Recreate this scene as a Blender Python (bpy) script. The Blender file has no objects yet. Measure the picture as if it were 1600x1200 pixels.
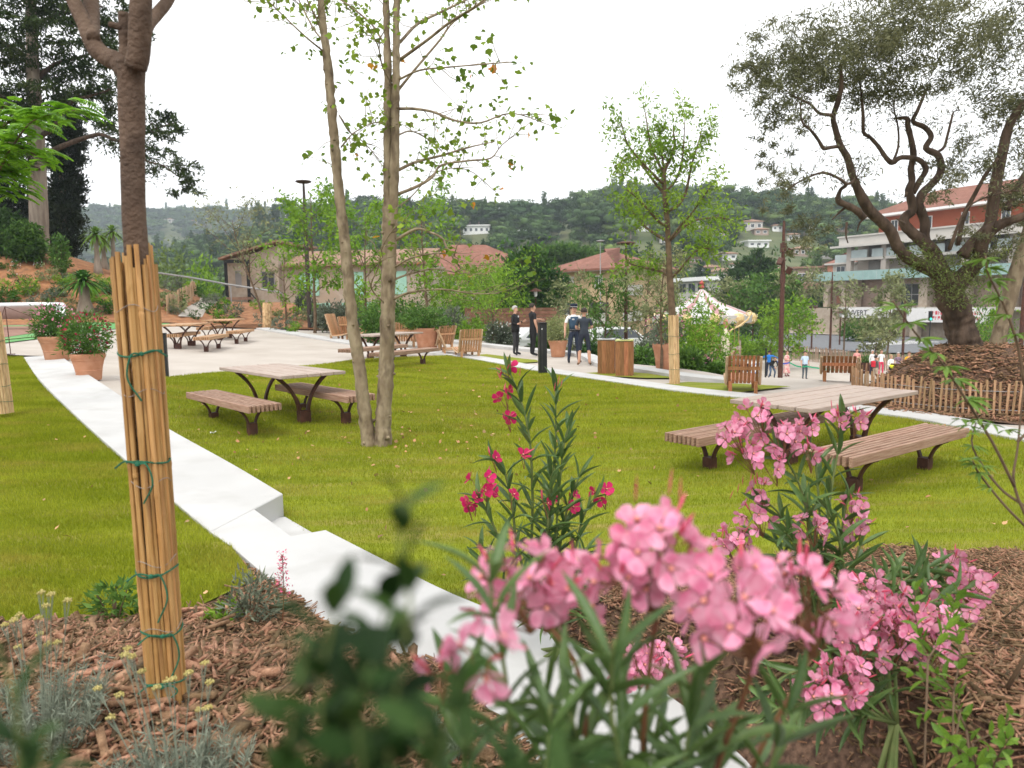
import bpy, bmesh, math, random
import numpy as np
from mathutils import Vector, Matrix, Euler, noise as mnoise

C = bpy.context.scene.collection
sc = bpy.context.scene
rnd = random.Random(7)
R = np.random.default_rng(11)
PI = math.pi

# ------------------------------------------------------------------ camera
EYE = 1.95
FPX, CX, CY = 1150.0, 800.0, 600.0
pitch, roll = math.atan(130 / FPX), math.radians(0.9)
FW = np.array([0, math.cos(pitch), -math.sin(pitch)])
_r0, _u0 = np.array([1.0, 0, 0]), np.array([0, math.sin(pitch), math.cos(pitch)])
RT = _r0 * math.cos(roll) - _u0 * math.sin(roll)
UP = _u0 * math.cos(roll) + _r0 * math.sin(roll)
cam_data = bpy.data.cameras.new('camera')
cam = bpy.data.objects.new('camera', cam_data)
C.objects.link(cam)
cam.matrix_world = Matrix(((RT[0], UP[0], -FW[0], 0), (RT[1], UP[1], -FW[1], 0), (RT[2], UP[2], -FW[2], EYE), (0, 0, 0, 1)))
cam_data.sensor_width = 36
cam_data.lens = FPX / 1600 * 36
cam_data.clip_start = 0.05
cam_data.clip_end = 6000
cam_data.dof.use_dof = True
cam_data.dof.focus_distance = 6.5
cam_data.dof.aperture_fstop = 4.0
sc.camera = cam

# ------------------------------------------------------------------ sky and sun (bright overcast)
SUN_EL, SUN_AZ = math.radians(58), math.radians(200)
w = bpy.data.worlds.new('World')
sc.world = w
w.use_nodes = True
nt = w.node_tree
nt.nodes.clear()
sky = nt.nodes.new('ShaderNodeTexSky')
sky.sky_type = 'NISHITA'
sky.sun_disc = False
sky.sun_elevation = SUN_EL
sky.sun_rotation = SUN_AZ
sky.air_density = 1.0
sky.dust_density = 4.0
hs = nt.nodes.new('ShaderNodeHueSaturation')
hs.inputs['Saturation'].default_value = 0.12
mixc = nt.nodes.new('ShaderNodeMix')
mixc.data_type = 'RGBA'
mixc.inputs[0].default_value = 0.85
mixc.inputs[7].default_value = (9.6, 9.65, 9.7, 1)
bg = nt.nodes.new('ShaderNodeBackground')
bg.inputs['Strength'].default_value = 0.12
wo = nt.nodes.new('ShaderNodeOutputWorld')
nt.links.new(sky.outputs[0], hs.inputs['Color'])
nt.links.new(hs.outputs[0], mixc.inputs[6])
nt.links.new(mixc.outputs[2], bg.inputs[0])
nt.links.new(bg.outputs[0], wo.inputs[0])

sun_data = bpy.data.lights.new('sun', 'SUN')
sun_data.energy = 1.3
sun_data.angle = math.radians(24)
sun_data.color = (1.0, 0.96, 0.9)
sun = bpy.data.objects.new('sun', sun_data)
C.objects.link(sun)
sd = Vector((math.sin(SUN_AZ) * math.cos(SUN_EL), math.cos(SUN_AZ) * math.cos(SUN_EL), math.sin(SUN_EL)))
sun.rotation_euler = sd.to_track_quat('Z', 'Y').to_euler()

sc.view_settings.view_transform = 'Standard'
sc.view_settings.look = 'None'
sc.view_settings.exposure = 0.72
sc.view_settings.gamma = 1.0
sc.view_settings.use_curve_mapping = False
sc.cycles.max_bounces = 6
sc.cycles.diffuse_bounces = 3
sc.cycles.glossy_bounces = 2
sc.cycles.transmission_bounces = 4
sc.cycles.transparent_max_bounces = 4
sc.cycles.use_denoising = True
sc.cycles.volume_bounces = 0


# ------------------------------------------------------------------ measuring helpers
def ray(px, py):
    return FW + RT * (px - CX) / FPX + UP * (CY - py) / FPX


def atd(px, py, y):
    """The point at ground distance y metres that is seen in the direction px, py of the photograph."""
    d = ray(px, py)
    return d * (y / d[1]) + np.array([0, 0, EYE])


def sm(a, b, x):
    t = np.clip((x - a) / (b - a), 0, 1)
    return t * t * (3 - 2 * t)


# ------------------------------------------------------------------ object helpers
def link(name, me, parent=None, loc=None, rz=None):
    o = bpy.data.objects.new(name, me)
    C.objects.link(o)
    if parent is not None:
        o.parent = parent
    if loc is not None:
        o.location = loc
    if rz is not None:
        o.rotation_euler = (0, 0, rz)
    return o


def tag(o, label, cat, group=None, kind=None):
    o['label'] = label
    o['category'] = cat
    if group:
        o['group'] = group
    if kind:
        o['kind'] = kind
    return o


def thing(name, label, cat, loc=(0, 0, 0), rz=0.0, group=None):
    o = bpy.data.objects.new(name, None)
    o.empty_display_size = 0.2
    C.objects.link(o)
    o.location = loc
    o.rotation_euler = (0, 0, rz)
    return tag(o, label, cat, group)


def children_of(o):
    return list(o.children)


def dup(root, loc, rz=0.0, label=None, group=None, scale=None):
    r = root.copy()
    C.objects.link(r)
    r.location = loc
    r.rotation_euler = (0, 0, rz)
    if scale:
        r.scale = (scale, scale, scale)
    if label:
        r['label'] = label
    if group:
        r['group'] = group
    for ch in list(root.children):
        c = ch.copy()
        C.objects.link(c)
        c.parent = r
        for g in list(ch.children):
            d = g.copy()
            C.objects.link(d)
            d.parent = c
    return r


def npmesh(name, V, F, mats, mi=None, smooth=False):
    V = np.asarray(V, dtype=np.float32)
    F = np.asarray(F, dtype=np.int32)
    me = bpy.data.meshes.new(name)
    k = F.shape[1]
    me.vertices.add(len(V))
    me.vertices.foreach_set('co', V.ravel())
    me.loops.add(F.size)
    me.loops.foreach_set('vertex_index', F.ravel())
    me.polygons.add(len(F))
    me.polygons.foreach_set('loop_start', np.arange(0, F.size, k, dtype=np.int32))
    me.polygons.foreach_set('loop_total', np.full(len(F), k, dtype=np.int32))
    for m in (mats if isinstance(mats, (list, tuple)) else [mats]):
        me.materials.append(m)
    if mi is not None:
        me.polygons.foreach_set('material_index', np.asarray(mi, dtype=np.int32))
    if smooth:
        me.polygons.foreach_set('use_smooth', np.ones(len(F), dtype=bool))
    me.update(calc_edges=True)
    me.validate()
    return me


class MB:
    """Collects shapes for one mesh."""

    def __init__(self):
        self.v, self.f, self.m = [], [], []

    def add(self, V, F, m=0):
        b = len(self.v)
        self.v.extend([tuple(p) for p in V])
        self.f.extend([tuple(i + b for i in q) for q in F])
        self.m.extend([m] * len(F))
        return self

    def box(self, x0, x1, y0, y1, z0, z1, m=0, M=None):
        V = [Vector((x, y, z)) for z in (z0, z1) for y in (y0, y1) for x in (x0, x1)]
        if M is not None:
            V = [M @ p for p in V]
        return self.add(V, [(0, 2, 3, 1), (4, 5, 7, 6), (0, 1, 5, 4), (2, 6, 7, 3), (0, 4, 6, 2), (1, 3, 7, 5)], m)

    def tube(self, pts, rad, n=8, m=0, cap=True, sx=1.0):
        pts = [Vector(p) for p in pts]
        if not isinstance(rad, (list, tuple)):
            rad = [rad] * len(pts)
        V, F = [], []
        prev = None
        for i, p in enumerate(pts):
            t = (pts[min(i + 1, len(pts) - 1)] - pts[max(i - 1, 0)])
            if t.length < 1e-9:
                t = Vector((0, 0, 1))
            t.normalize()
            if prev is None:
                a = Vector((1, 0, 0)) if abs(t.x) < 0.9 else Vector((0, 1, 0))
                prev = (a - t * a.dot(t)).normalized()
            else:
                q = prev - t * prev.dot(t)
                prev = q.normalized() if q.length > 1e-6 else prev
            b = t.cross(prev)
            for k in range(n):
                an = 2 * PI * k / n
                V.append(p + (prev * math.cos(an) * sx + b * math.sin(an)) * rad[i])
        for i in range(len(pts) - 1):
            for k in range(n):
                F.append((i * n + k, i * n + (k + 1) % n, (i + 1) * n + (k + 1) % n, (i + 1) * n + k))
        if cap:
            F.append(tuple(range(n - 1, -1, -1)))
            F.append(tuple((len(pts) - 1) * n + k for k in range(n)))
        return self.add(V, F, m)

    def lathe(self, prof, n=20, m=0, c=(0, 0, 0), sy=1.0):
        V, F = [], []
        for r, z in prof:
            for k in range(n):
                an = 2 * PI * k / n
                V.append((c[0] + r * math.cos(an), c[1] + r * sy * math.sin(an), c[2] + z))
        for i in range(len(prof) - 1):
            for k in range(n):
                F.append((i * n + k, i * n + (k + 1) % n, (i + 1) * n + (k + 1) % n, (i + 1) * n + k))
        if prof[0][0] > 1e-4:
            F.append(tuple(range(n - 1, -1, -1)))
        if prof[-1][0] > 1e-4:
            F.append(tuple((len(prof) - 1) * n + k for k in range(n)))
        return self.add(V, F, m)

    def prism(self, poly, z0, z1, m=0, M=None):
        n = len(poly)
        V = [Vector((x, y, z0)) for x, y in poly] + [Vector((x, y, z1)) for x, y in poly]
        if M is not None:
            V = [M @ p for p in V]
        F = [tuple(range(n - 1, -1, -1)), tuple(range(n, 2 * n))]
        F += [(i, (i + 1) % n, n + (i + 1) % n, n + i) for i in range(n)]
        return self.add(V, F, m)

    def mesh(self, name, mats, smooth=False, bevel=0.0, seg=1, angle=0.6):
        me = bpy.data.meshes.new(name)
        me.from_pydata([tuple(p) for p in self.v], [], self.f)
        for m in (mats if isinstance(mats, (list, tuple)) else [mats]):
            me.materials.append(m)
        me.polygons.foreach_set('material_index', np.array(self.m, dtype=np.int32))
        bm = bmesh.new()
        bm.from_mesh(me)
        bmesh.ops.recalc_face_normals(bm, faces=bm.faces)
        if bevel > 0:
            ed = [e for e in bm.edges if len(e.link_faces) == 2 and e.calc_face_angle(0) > angle]
            bmesh.ops.bevel(bm, geom=ed, offset=bevel, segments=seg, affect='EDGES', clamp_overlap=True)
        bm.to_mesh(me)
        bm.free()
        if smooth:
            me.polygons.foreach_set('use_smooth', np.ones(len(me.polygons), dtype=bool))
            if smooth == 'auto':
                me.set_sharp_from_angle(angle=0.7)
        me.update()
        return me

    def obj(self, name, mats, parent=None, smooth=False, bevel=0.0, loc=None, rz=None, seg=1):
        return link(name, self.mesh(name, mats, smooth, bevel, seg), parent, loc, rz)


def spline(pts, n=4):
    """Catmull-Rom through points; each point any length tuple (position and radius together)."""
    P = [np.array(p, float) for p in pts]
    if len(P) < 3:
        return P
    P = [2 * P[0] - P[1]] + P + [2 * P[-1] - P[-2]]
    out = []
    for i in range(1, len(P) - 2):
        for k in range(n):
            t = k / n
            a, b, c, d = P[i - 1], P[i], P[i + 1], P[i + 2]
            out.append(0.5 * (2 * b + (c - a) * t + (2 * a - 5 * b + 4 * c - d) * t * t + (3 * b - a - 3 * c + d) * t ** 3))
    out.append(P[-2])
    return out


# ------------------------------------------------------------------ materials
def M(name, c1, c2=None, scale=6.0, rough=0.75, bump=0.0, bscale=40.0, metal=0.0, trans=0.0, island=0.0, objrand=0.0,
      stretch=None, coords='Object', spec=0.3, detail=5.0, c3=None, s3=1.0, contrast=(0.35, 0.65)):
    m = bpy.data.materials.new(name)
    m.use_nodes = True
    t = m.node_tree
    N, L = t.nodes, t.links
    b = N['Principled BSDF']
    b.inputs['Roughness'].default_value = rough
    b.inputs['Metallic'].default_value = metal
    b.inputs['Specular IOR Level'].default_value = spec
    out = N['Material Output']
    c2 = c2 or c1
    vec = None
    if coords == 'Position':
        g = N.new('ShaderNodeNewGeometry')
        vec = g.outputs['Position']
    else:
        tc = N.new('ShaderNodeTexCoord')
        vec = tc.outputs[coords]
    if objrand > 0 and coords == 'Object':
        oi = N.new('ShaderNodeObjectInfo')
        ad = N.new('ShaderNodeVectorMath')
        ad.operation = 'MULTIPLY_ADD'
        ad.inputs[1].default_value = (1, 1, 1)
        sc3 = N.new('ShaderNodeVectorMath')
        sc3.operation = 'SCALE'
        sc3.inputs[0].default_value = (37.0, 91.0, 53.0)
        L.new(oi.outputs['Random'], sc3.inputs['Scale'])
        L.new(vec, ad.inputs[0])
        L.new(sc3.outputs[0], ad.inputs[2])
        vec = ad.outputs[0]
    if stretch:
        mp = N.new('ShaderNodeMapping')
        mp.inputs['Scale'].default_value = stretch
        L.new(vec, mp.inputs[0])
        vec = mp.outputs[0]
    nz = N.new('ShaderNodeTexNoise')
    nz.inputs['Scale'].default_value = scale
    nz.inputs['Detail'].default_value = detail
    L.new(vec, nz.inputs['Vector'])
    cr = N.new('ShaderNodeMapRange')
    cr.inputs[1].default_value, cr.inputs[2].default_value = contrast
    L.new(nz.outputs[0], cr.inputs[0])
    mx = N.new('ShaderNodeMix')
    mx.data_type = 'RGBA'
    mx.inputs[6].default_value = (*c1, 1)
    mx.inputs[7].default_value = (*c2, 1)
    L.new(cr.outputs[0], mx.inputs[0])
    col = mx.outputs[2]
    if c3:
        n3 = N.new('ShaderNodeTexNoise')
        n3.inputs['Scale'].default_value = s3
        n3.inputs['Detail'].default_value = 3
        L.new(vec, n3.inputs['Vector'])
        r3 = N.new('ShaderNodeMapRange')
        r3.inputs[1].default_value, r3.inputs[2].default_value = 0.5, 0.72
        L.new(n3.outputs[0], r3.inputs[0])
        m3 = N.new('ShaderNodeMix')
        m3.data_type = 'RGBA'
        m3.inputs[7].default_value = (*c3, 1)
        L.new(r3.outputs[0], m3.inputs[0])
        L.new(col, m3.inputs[6])
        col = m3.outputs[2]
    if island > 0 or objrand > 0:
        amt = island or objrand
        if island > 0:
            g2 = N.new('ShaderNodeNewGeometry')
            rv = g2.outputs['Random Per Island']
        else:
            rv = oi.outputs['Random'] if coords == 'Object' else N.new('ShaderNodeObjectInfo').outputs['Random']
        mr = N.new('ShaderNodeMapRange')
        mr.inputs[3].default_value, mr.inputs[4].default_value = 1 - amt, 1 + amt
        L.new(rv, mr.inputs[0])
        hv = N.new('ShaderNodeHueSaturation')
        L.new(mr.outputs[0], hv.inputs['Value'])
        hm = N.new('ShaderNodeMapRange')
        hm.inputs[3].default_value, hm.inputs[4].default_value = 0.5 + 0.03 * amt, 0.5 - 0.03 * amt
        L.new(rv, hm.inputs[0])
        L.new(hm.outputs[0], hv.inputs['Hue'])
        L.new(col, hv.inputs['Color'])
        col = hv.outputs[0]
    L.new(col, b.inputs['Base Color'])
    if bump > 0:
        nb = N.new('ShaderNodeTexNoise')
        nb.inputs['Scale'].default_value = bscale
        nb.inputs['Detail'].default_value = 6
        L.new(vec, nb.inputs['Vector'])
        bp = N.new('ShaderNodeBump')
        bp.inputs['Strength'].default_value = bump
        bp.inputs['Distance'].default_value = 0.02
        L.new(nb.outputs[0], bp.inputs['Height'])
        L.new(bp.outputs[0], b.inputs['Normal'])
    if trans > 0:
        tr = N.new('ShaderNodeBsdfTranslucent')
        L.new(col, tr.inputs[0])
        ms = N.new('ShaderNodeMixShader')
        ms.inputs[0].default_value = trans
        L.new(b.outputs[0], ms.inputs[1])
        L.new(tr.outputs[0], ms.inputs[2])
        L.new(ms.outputs[0], out.inputs[0])
    return m


def glass(name, c=(0.03, 0.04, 0.05)):
    return M(name, c, rough=0.08, spec=0.6)
# ------------------------------------------------------------------ shared materials
m_earth = M('earth', (0.16, 0.11, 0.07), (0.22, 0.16, 0.10), 0.5, 0.95, 0.4, 8, coords='Position')
m_lawn = M('lawn_soil', (0.15, 0.185, 0.008), (0.235, 0.27, 0.014), 1.2, 0.95, 0.5, 60, coords='Position', c3=(0.28, 0.23, 0.06), s3=1.1,
           stretch=(0.5, 3.2, 1))
m_blade = M('grass_blade', (0.215, 0.258, 0.014), (0.33, 0.365, 0.032), 0.9, 0.85, trans=0.35, island=0.3, spec=0.06, coords='Position',
            c3=(0.35, 0.31, 0.05), s3=1.3, stretch=(0.7, 2.0, 1))
m_pave = M('pale_paving', (0.40, 0.355, 0.31), (0.45, 0.405, 0.36), 0.8, 0.9, 0.12, 90, coords='Position', c3=(0.36, 0.315, 0.27), s3=0.5)
m_conc = M('white_concrete', (0.45, 0.445, 0.435), (0.50, 0.495, 0.485), 1.4, 0.8, 0.15, 120, coords='Position', c3=(0.42, 0.412, 0.398), s3=2.6)
m_face = M('raw_concrete', (0.50, 0.49, 0.47), (0.58, 0.57, 0.55), 6, 0.85, 0.3, 60, coords='Position')
m_mulch = M('mulch_bed', (0.05, 0.028, 0.018), (0.17, 0.10, 0.065), 30, 0.95, 1.0, 30, coords='Position')
m_bank = M('bank_mulch', (0.25, 0.105, 0.045), (0.37, 0.18, 0.085), 2.2, 0.95, 1.0, 7, coords='Position', c3=(0.17, 0.085, 0.045), s3=3.5)
m_chip = M('bark_chip', (0.15, 0.08, 0.04), (0.31, 0.19, 0.108), 30, 0.9, 0.5, 90, island=0.7, coords='Position')
m_asph = M('asphalt', (0.14, 0.145, 0.155), (0.18, 0.185, 0.195), 3, 0.9, coords='Position')
m_green = M('green_rubber', (0.10, 0.27, 0.09), (0.13, 0.32, 0.11), 2, 0.9, coords='Position')
m_green2 = M('pale_green_rubber', (0.22, 0.36, 0.14), (0.25, 0.40, 0.16), 2, 0.9, coords='Position')
m_brownr = M('brown_rubber', (0.24, 0.13, 0.10), (0.28, 0.16, 0.12), 2, 0.9, coords='Position')
m_wood = M('weathered_hardwood', (0.235, 0.13, 0.085), (0.35, 0.23, 0.165), 7, 0.65, 0.25, 30, objrand=0.14, stretch=(0.6, 9, 9))
m_woodtop = M('greyed_table_wood', (0.33, 0.25, 0.205), (0.42, 0.34, 0.29), 7, 0.6, 0.2, 30, objrand=0.07, stretch=(0.6, 9, 9))
m_woodor = M('orange_wood', (0.36, 0.20, 0.10), (0.47, 0.29, 0.16), 7, 0.6, 0.25, 30, objrand=0.15, stretch=(0.6, 9, 9))
m_teak = M('oiled_teak', (0.24, 0.095, 0.036), (0.38, 0.17, 0.07), 6, 0.5, 0.25, 30, objrand=0.35, stretch=(9, 9, 0.8))
m_pale = M('pale_pine', (0.40, 0.26, 0.15), (0.50, 0.35, 0.22), 7, 0.7, 0.25, 30, objrand=0.2, stretch=(9, 9, 0.8))
m_rust = M('rusted_steel', (0.055, 0.022, 0.015), (0.10, 0.04, 0.025), 9, 0.6, 0.15, 60, coords='Object')
m_black = M('black_metal', (0.012, 0.013, 0.014), (0.02, 0.021, 0.023), 3, 0.4)
m_steel = M('brushed_steel', (0.55, 0.55, 0.56), (0.66, 0.66, 0.67), 4, 0.28, metal=0.9)
m_grey = M('grey_metal', (0.30, 0.30, 0.30), (0.36, 0.36, 0.36), 4, 0.5)
m_terra = M('terracotta', (0.42, 0.19, 0.105), (0.50, 0.25, 0.15), 5, 0.85, 0.12, 50, objrand=0.06)
m_soil = M('potting_soil', (0.05, 0.035, 0.025), (0.09, 0.06, 0.04), 30, 0.95)
m_cane = M('bamboo_cane', (0.39, 0.205, 0.065), (0.51, 0.30, 0.115), 5, 0.5, 0.15, 40, objrand=0.22, stretch=(14, 14, 1.2), c3=(0.26, 0.13, 0.05), s3=3.0)
m_cane2 = M('pale_reed', (0.52, 0.34, 0.17), (0.64, 0.45, 0.25), 5, 0.6, 0.15, 40, objrand=0.18, stretch=(14, 14, 1.5), c3=(0.33, 0.19, 0.09), s3=3.0)
m_tie = M('green_twine', (0.012, 0.09, 0.05), (0.02, 0.13, 0.07), 60, 0.7)
m_wire = M('thin_wire', (0.30, 0.26, 0.24), rough=0.5)
m_picket = M('chestnut_picket', (0.30, 0.17, 0.085), (0.44, 0.28, 0.16), 8, 0.8, 0.3, 40, objrand=0.3, stretch=(9, 9, 1))
m_white = M('white_paint', (0.78, 0.78, 0.77), (0.82, 0.82, 0.81), 3, 0.5)
m_glass = glass('window_glass', (0.05, 0.06, 0.07))
m_dark = M('dark_recess_shade', (0.03, 0.03, 0.03), (0.05, 0.05, 0.05), 3, 0.8)  # flat dark colour standing in for the shade inside recesses and openings

b_plane = M('plane_bark', (0.20, 0.15, 0.095), (0.29, 0.23, 0.15), 5, 0.9, 0.7, 22, c3=(0.10, 0.07, 0.045), s3=7, stretch=(1.4, 1.4, 0.6), contrast=(.42, .58))
b_left = M('smooth_brown_bark', (0.105, 0.066, 0.045), (0.165, 0.11, 0.078), 9, 0.85, 0.7, 60, c3=(0.07, 0.045, 0.032), s3=7)
b_olive = M('olive_bark', (0.045, 0.030, 0.021), (0.115, 0.078, 0.055), 5, 0.95, 1.0, 16, stretch=(1.5, 1.5, 0.5))
b_grey = M('grey_bark', (0.20, 0.155, 0.12), (0.30, 0.245, 0.195), 3, 0.95, 0.9, 10, stretch=(2, 2, 0.4))
b_twig = M('brown_twig', (0.10, 0.065, 0.04), (0.17, 0.115, 0.07), 9, 0.85)


def seams(m, ang, gap, col):
    """Faint dry joints between the laid strips of turf."""
    N, L = m.node_tree.nodes, m.node_tree.links
    g_ = N.new('ShaderNodeNewGeometry')
    mp = N.new('ShaderNodeMapping')
    mp.inputs['Rotation'].default_value = (0, 0, ang)
    L.new(g_.outputs['Position'], mp.inputs[0])
    wv = N.new('ShaderNodeTexWave')
    wv.wave_profile = 'SAW'
    wv.bands_direction = 'Y'
    wv.inputs['Scale'].default_value = 0.314 / gap
    wv.inputs['Distortion'].default_value = 3.5
    wv.inputs['Detail'].default_value = 2
    wv.inputs['Detail Scale'].default_value = 0.6
    L.new(mp.outputs[0], wv.inputs[0])
    mr = N.new('ShaderNodeMapRange')
    mr.inputs[1].default_value, mr.inputs[2].default_value, mr.inputs[4].default_value = 0.84, 0.97, 0.22
    L.new(wv.outputs['Fac'], mr.inputs[0])
    nz = N.new('ShaderNodeTexNoise')
    nz.inputs['Scale'].default_value = 0.9
    L.new(g_.outputs['Position'], nz.inputs['Vector'])
    m2 = N.new('ShaderNodeMapRange')
    m2.inputs[1].default_value, m2.inputs[2].default_value = 0.46, 0.64
    L.new(nz.outputs[0], m2.inputs[0])
    mu = N.new('ShaderNodeMath')
    mu.operation = 'MULTIPLY'
    L.new(mr.outputs[0], mu.inputs[0])
    L.new(m2.outputs[0], mu.inputs[1])
    old = N['Principled BSDF'].inputs['Base Color'].links[0].from_socket
    mx = N.new('ShaderNodeMix')
    mx.data_type = 'RGBA'
    mx.inputs[7].default_value = (*col, 1)
    L.new(mu.outputs[0], mx.inputs[0])
    L.new(old, mx.inputs[6])
    for l in list(old.links):
        if l.to_node != mx:
            L.new(mx.outputs[2], l.to_socket)


for m_ in (m_lawn, m_blade):
    seams(m_, -0.35, 0.55, (0.30, 0.22, 0.05))


def leafmat(name, c1, c2, trans=0.4, isl=0.35, scale=0.6, rough=0.5, c3=None):
    return M(name, c1, c2, scale, rough, trans=trans, island=isl, coords='Position', c3=c3, s3=0.35 if c3 else 1.0, spec=0.14)


l_plane = leafmat('plane_leaf', (0.13, 0.22, 0.022), (0.21, 0.30, 0.035))
l_ash = leafmat('ash_leaf', (0.15, 0.27, 0.025), (0.24, 0.37, 0.045))
l_bright = leafmat('bright_leaf', (0.12, 0.25, 0.02), (0.20, 0.34, 0.035))
l_mimosa = leafmat('mimosa_leaf', (0.13, 0.30, 0.015), (0.20, 0.38, 0.03))
l_olive = leafmat('olive_leaf', (0.10, 0.108, 0.05), (0.175, 0.178, 0.095), trans=0.25)
l_sprout = leafmat('olive_sprout_leaf', (0.10, 0.14, 0.035), (0.17, 0.20, 0.065), trans=0.3)
l_palew = leafmat('pale_olive_leaf', (0.17, 0.20, 0.085), (0.27, 0.29, 0.14), trans=0.3)
l_cedar = leafmat('cedar_needle', (0.026, 0.050, 0.012), (0.060, 0.092, 0.022), trans=0.2)
l_cyp = leafmat('cypress_leaf', (0.012, 0.022, 0.011), (0.028, 0.042, 0.018), trans=0.1)
l_pine = leafmat('pine_needle', (0.035, 0.10, 0.018), (0.075, 0.17, 0.03), trans=0.25)
l_mid = leafmat('mid_green_leaf', (0.06, 0.14, 0.025), (0.11, 0.21, 0.04), trans=0.3)
l_deep = leafmat('deep_green_leaf', (0.03, 0.075, 0.018), (0.06, 0.12, 0.03), trans=0.25)
l_grey = leafmat('grey_green_leaf', (0.10, 0.125, 0.085), (0.17, 0.195, 0.135), trans=0.2)
l_silver = leafmat('silver_leaf', (0.17, 0.205, 0.155), (0.27, 0.30, 0.23), trans=0.2)
l_yucca = leafmat('yucca_leaf', (0.10, 0.20, 0.03), (0.19, 0.30, 0.06), trans=0.25)
l_palm = leafmat('palm_leaf', (0.035, 0.115, 0.015), (0.075, 0.18, 0.025), trans=0.25)
l_var = leafmat('variegated_leaf', (0.20, 0.24, 0.09), (0.38, 0.41, 0.20), trans=0.3)
l_hill = M('hill_leaf', (0.042, 0.088, 0.024), (0.09, 0.15, 0.04), 0.03, .6, trans=0.12, objrand=0.5, coords='Position', spec=.1)
l_hill2 = M('hill_leaf_light', (0.075, 0.125, 0.028), (0.13, 0.185, 0.045), 0.03, .6, trans=0.12, objrand=0.5, coords='Position', spec=.1)
l_olean = M('oleander_leaf', (0.065, 0.13, 0.033), (0.115, 0.19, 0.052), 9, 0.42, trans=0.25, objrand=0.3, spec=0.45)
l_fore = M('evergreen_leaf', (0.012, 0.034, 0.008), (0.03, 0.066, 0.014), 12, 0.55, trans=0.15, objrand=0.6, spec=0.14)
l_vitex = M('palmate_leaf', (0.10, 0.20, 0.025), (0.17, 0.28, 0.045), 9, 0.45, trans=0.35, objrand=0.25)
l_shrub = M('light_shrub_leaf', (0.10, 0.20, 0.02), (0.17, 0.29, 0.035), 9, 0.45, trans=0.35, objrand=0.3)
p_pink = M('pink_petal', (0.71, 0.20, 0.335), (0.85, 0.455, 0.58), 2.5, 0.6, trans=0.35, objrand=0.22, spec=0.2)
p_rose = M('rose_petal', (0.67, 0.18, 0.31), (0.81, 0.405, 0.53), 3, 0.6, trans=0.35, objrand=0.25, spec=0.2)
p_mag = M('magenta_petal', (0.56, 0.01, 0.10), (0.66, 0.04, 0.17), 30, 0.6, trans=0.3, objrand=0.12, spec=0.2)
p_throat = M('flower_throat', (0.72, 0.25, 0.22), (0.8, 0.38, 0.3), 30, 0.6)
p_bud = M('flower_bud', (0.50, 0.05, 0.10), (0.62, 0.10, 0.16), 20, 0.55, objrand=0.2)
p_stalk = M('red_stalk', (0.14, 0.05, 0.03), (0.20, 0.10, 0.04), 20, 0.6)
g_stem = M('green_stem', (0.10, 0.14, 0.04), (0.15, 0.18, 0.06), 20, 0.7)
p_yel = M('yellow_flower', (0.40, 0.33, 0.10), (0.50, 0.43, 0.18), 60, 0.8, island=0.2)

# ------------------------------------------------------------------ terrain
_bA = [-9, -0.75, -0.65, -0.55, -0.48, -0.40, -0.30, -0.22, -0.15, 9]
_bZ = [7.0, 6.6, 6.1, 4.6, 3.2, 2.3, 2.1, 1.2, 0.0, 0.0]
_eA = [-9, -0.25, -0.1, 0.01, 0.08, 0.11, 0.16, 0.30, 0.39, 0.5, 0.7, 9]
_eY = [60, 46, 38, 32.5, 30, 26, 23, 17.8, 17.2, 15.8, 14.5, 13]
_r1 = [(-600, 440), (140, 420), (240, 398), (300, 384), (400, 354), (470, 332), (540, 314), (600, 320), (700, 327), (800, 332), (870, 327),
       (950, 304), (1050, 300), (1150, 302), (1250, 305), (1330, 314), (1400, 324), (1480, 337), (1600, 337), (2400, 350)]
_r2 = [(-900, 330), (140, 332), (400, 331), (520, 328), (700, 350), (2400, 420)]


def _ridge(tab, dist, drop):
    A, Z = [], []
    for px, py in tab:
        p = atd(px, py + drop, dist)
        A.append(p[0] / dist)
        Z.append(p[2])
    return A, Z


R1 = _ridge(_r1, 450, 23)
R2 = _ridge(_r2, 1100, 9)
ZLOW = -3.25


def H(x, y):
    x, y = np.asarray(x, float), np.asarray(y, float)
    a = x / np.maximum(y, 4.0)
    up = np.minimum(0.055 * np.maximum(0.5 - x, 0), 1.1) * sm(8, 14, y)
    toe = np.interp(a, [-9, -.45, -.36, -.25, -.1, 9], [34, 34, 42, 38, 40, 40])
    bank = np.interp(a, _bA, _bZ)
    k = sm(0, 14, y - toe) * (bank > 0)
    z = up + k * np.maximum(bank - up, 0)
    # the drop to the lower plaza
    e = np.interp(a, _eA, _eY)
    dr = sm(0, 13, y - e) * sm(-0.30, -0.12, a)
    z = z * (1 - dr) + dr * ZLOW
    # behind the bank the ground falls to the valley
    fb = sm(52, 85, y) * sm(-0.62, -0.42, a)
    z = z * (1 - fb) + fb * -4.0 * (a < -0.12) + fb * ZLOW * (a >= -0.12)
    # hills
    z1 = np.interp(a, R1[0], R1[1])
    h1 = (z1 + 4) * sm(150, 460, y) * (1 - 0.6 * sm(480, 900, y))
    z2 = np.interp(a, R2[0], R2[1])
    h2 = (z2 + 4) * sm(560, 1100, y) * (1 - 0.5 * sm(1150, 1800, y))
    hh = np.maximum(h1, h2)
    far = sm(130, 200, y)
    bum = (np.sin(x * 0.021 + 1) * np.cos(y * 0.017) * 3 + np.sin(x * 0.05 + y * 0.04) * 1.2) * far
    return z * (1 - far) + far * (-4 + hh + bum * np.clip(hh / 30, 0, 1))


def h(x, y):
    return float(H(x, y))


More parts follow.
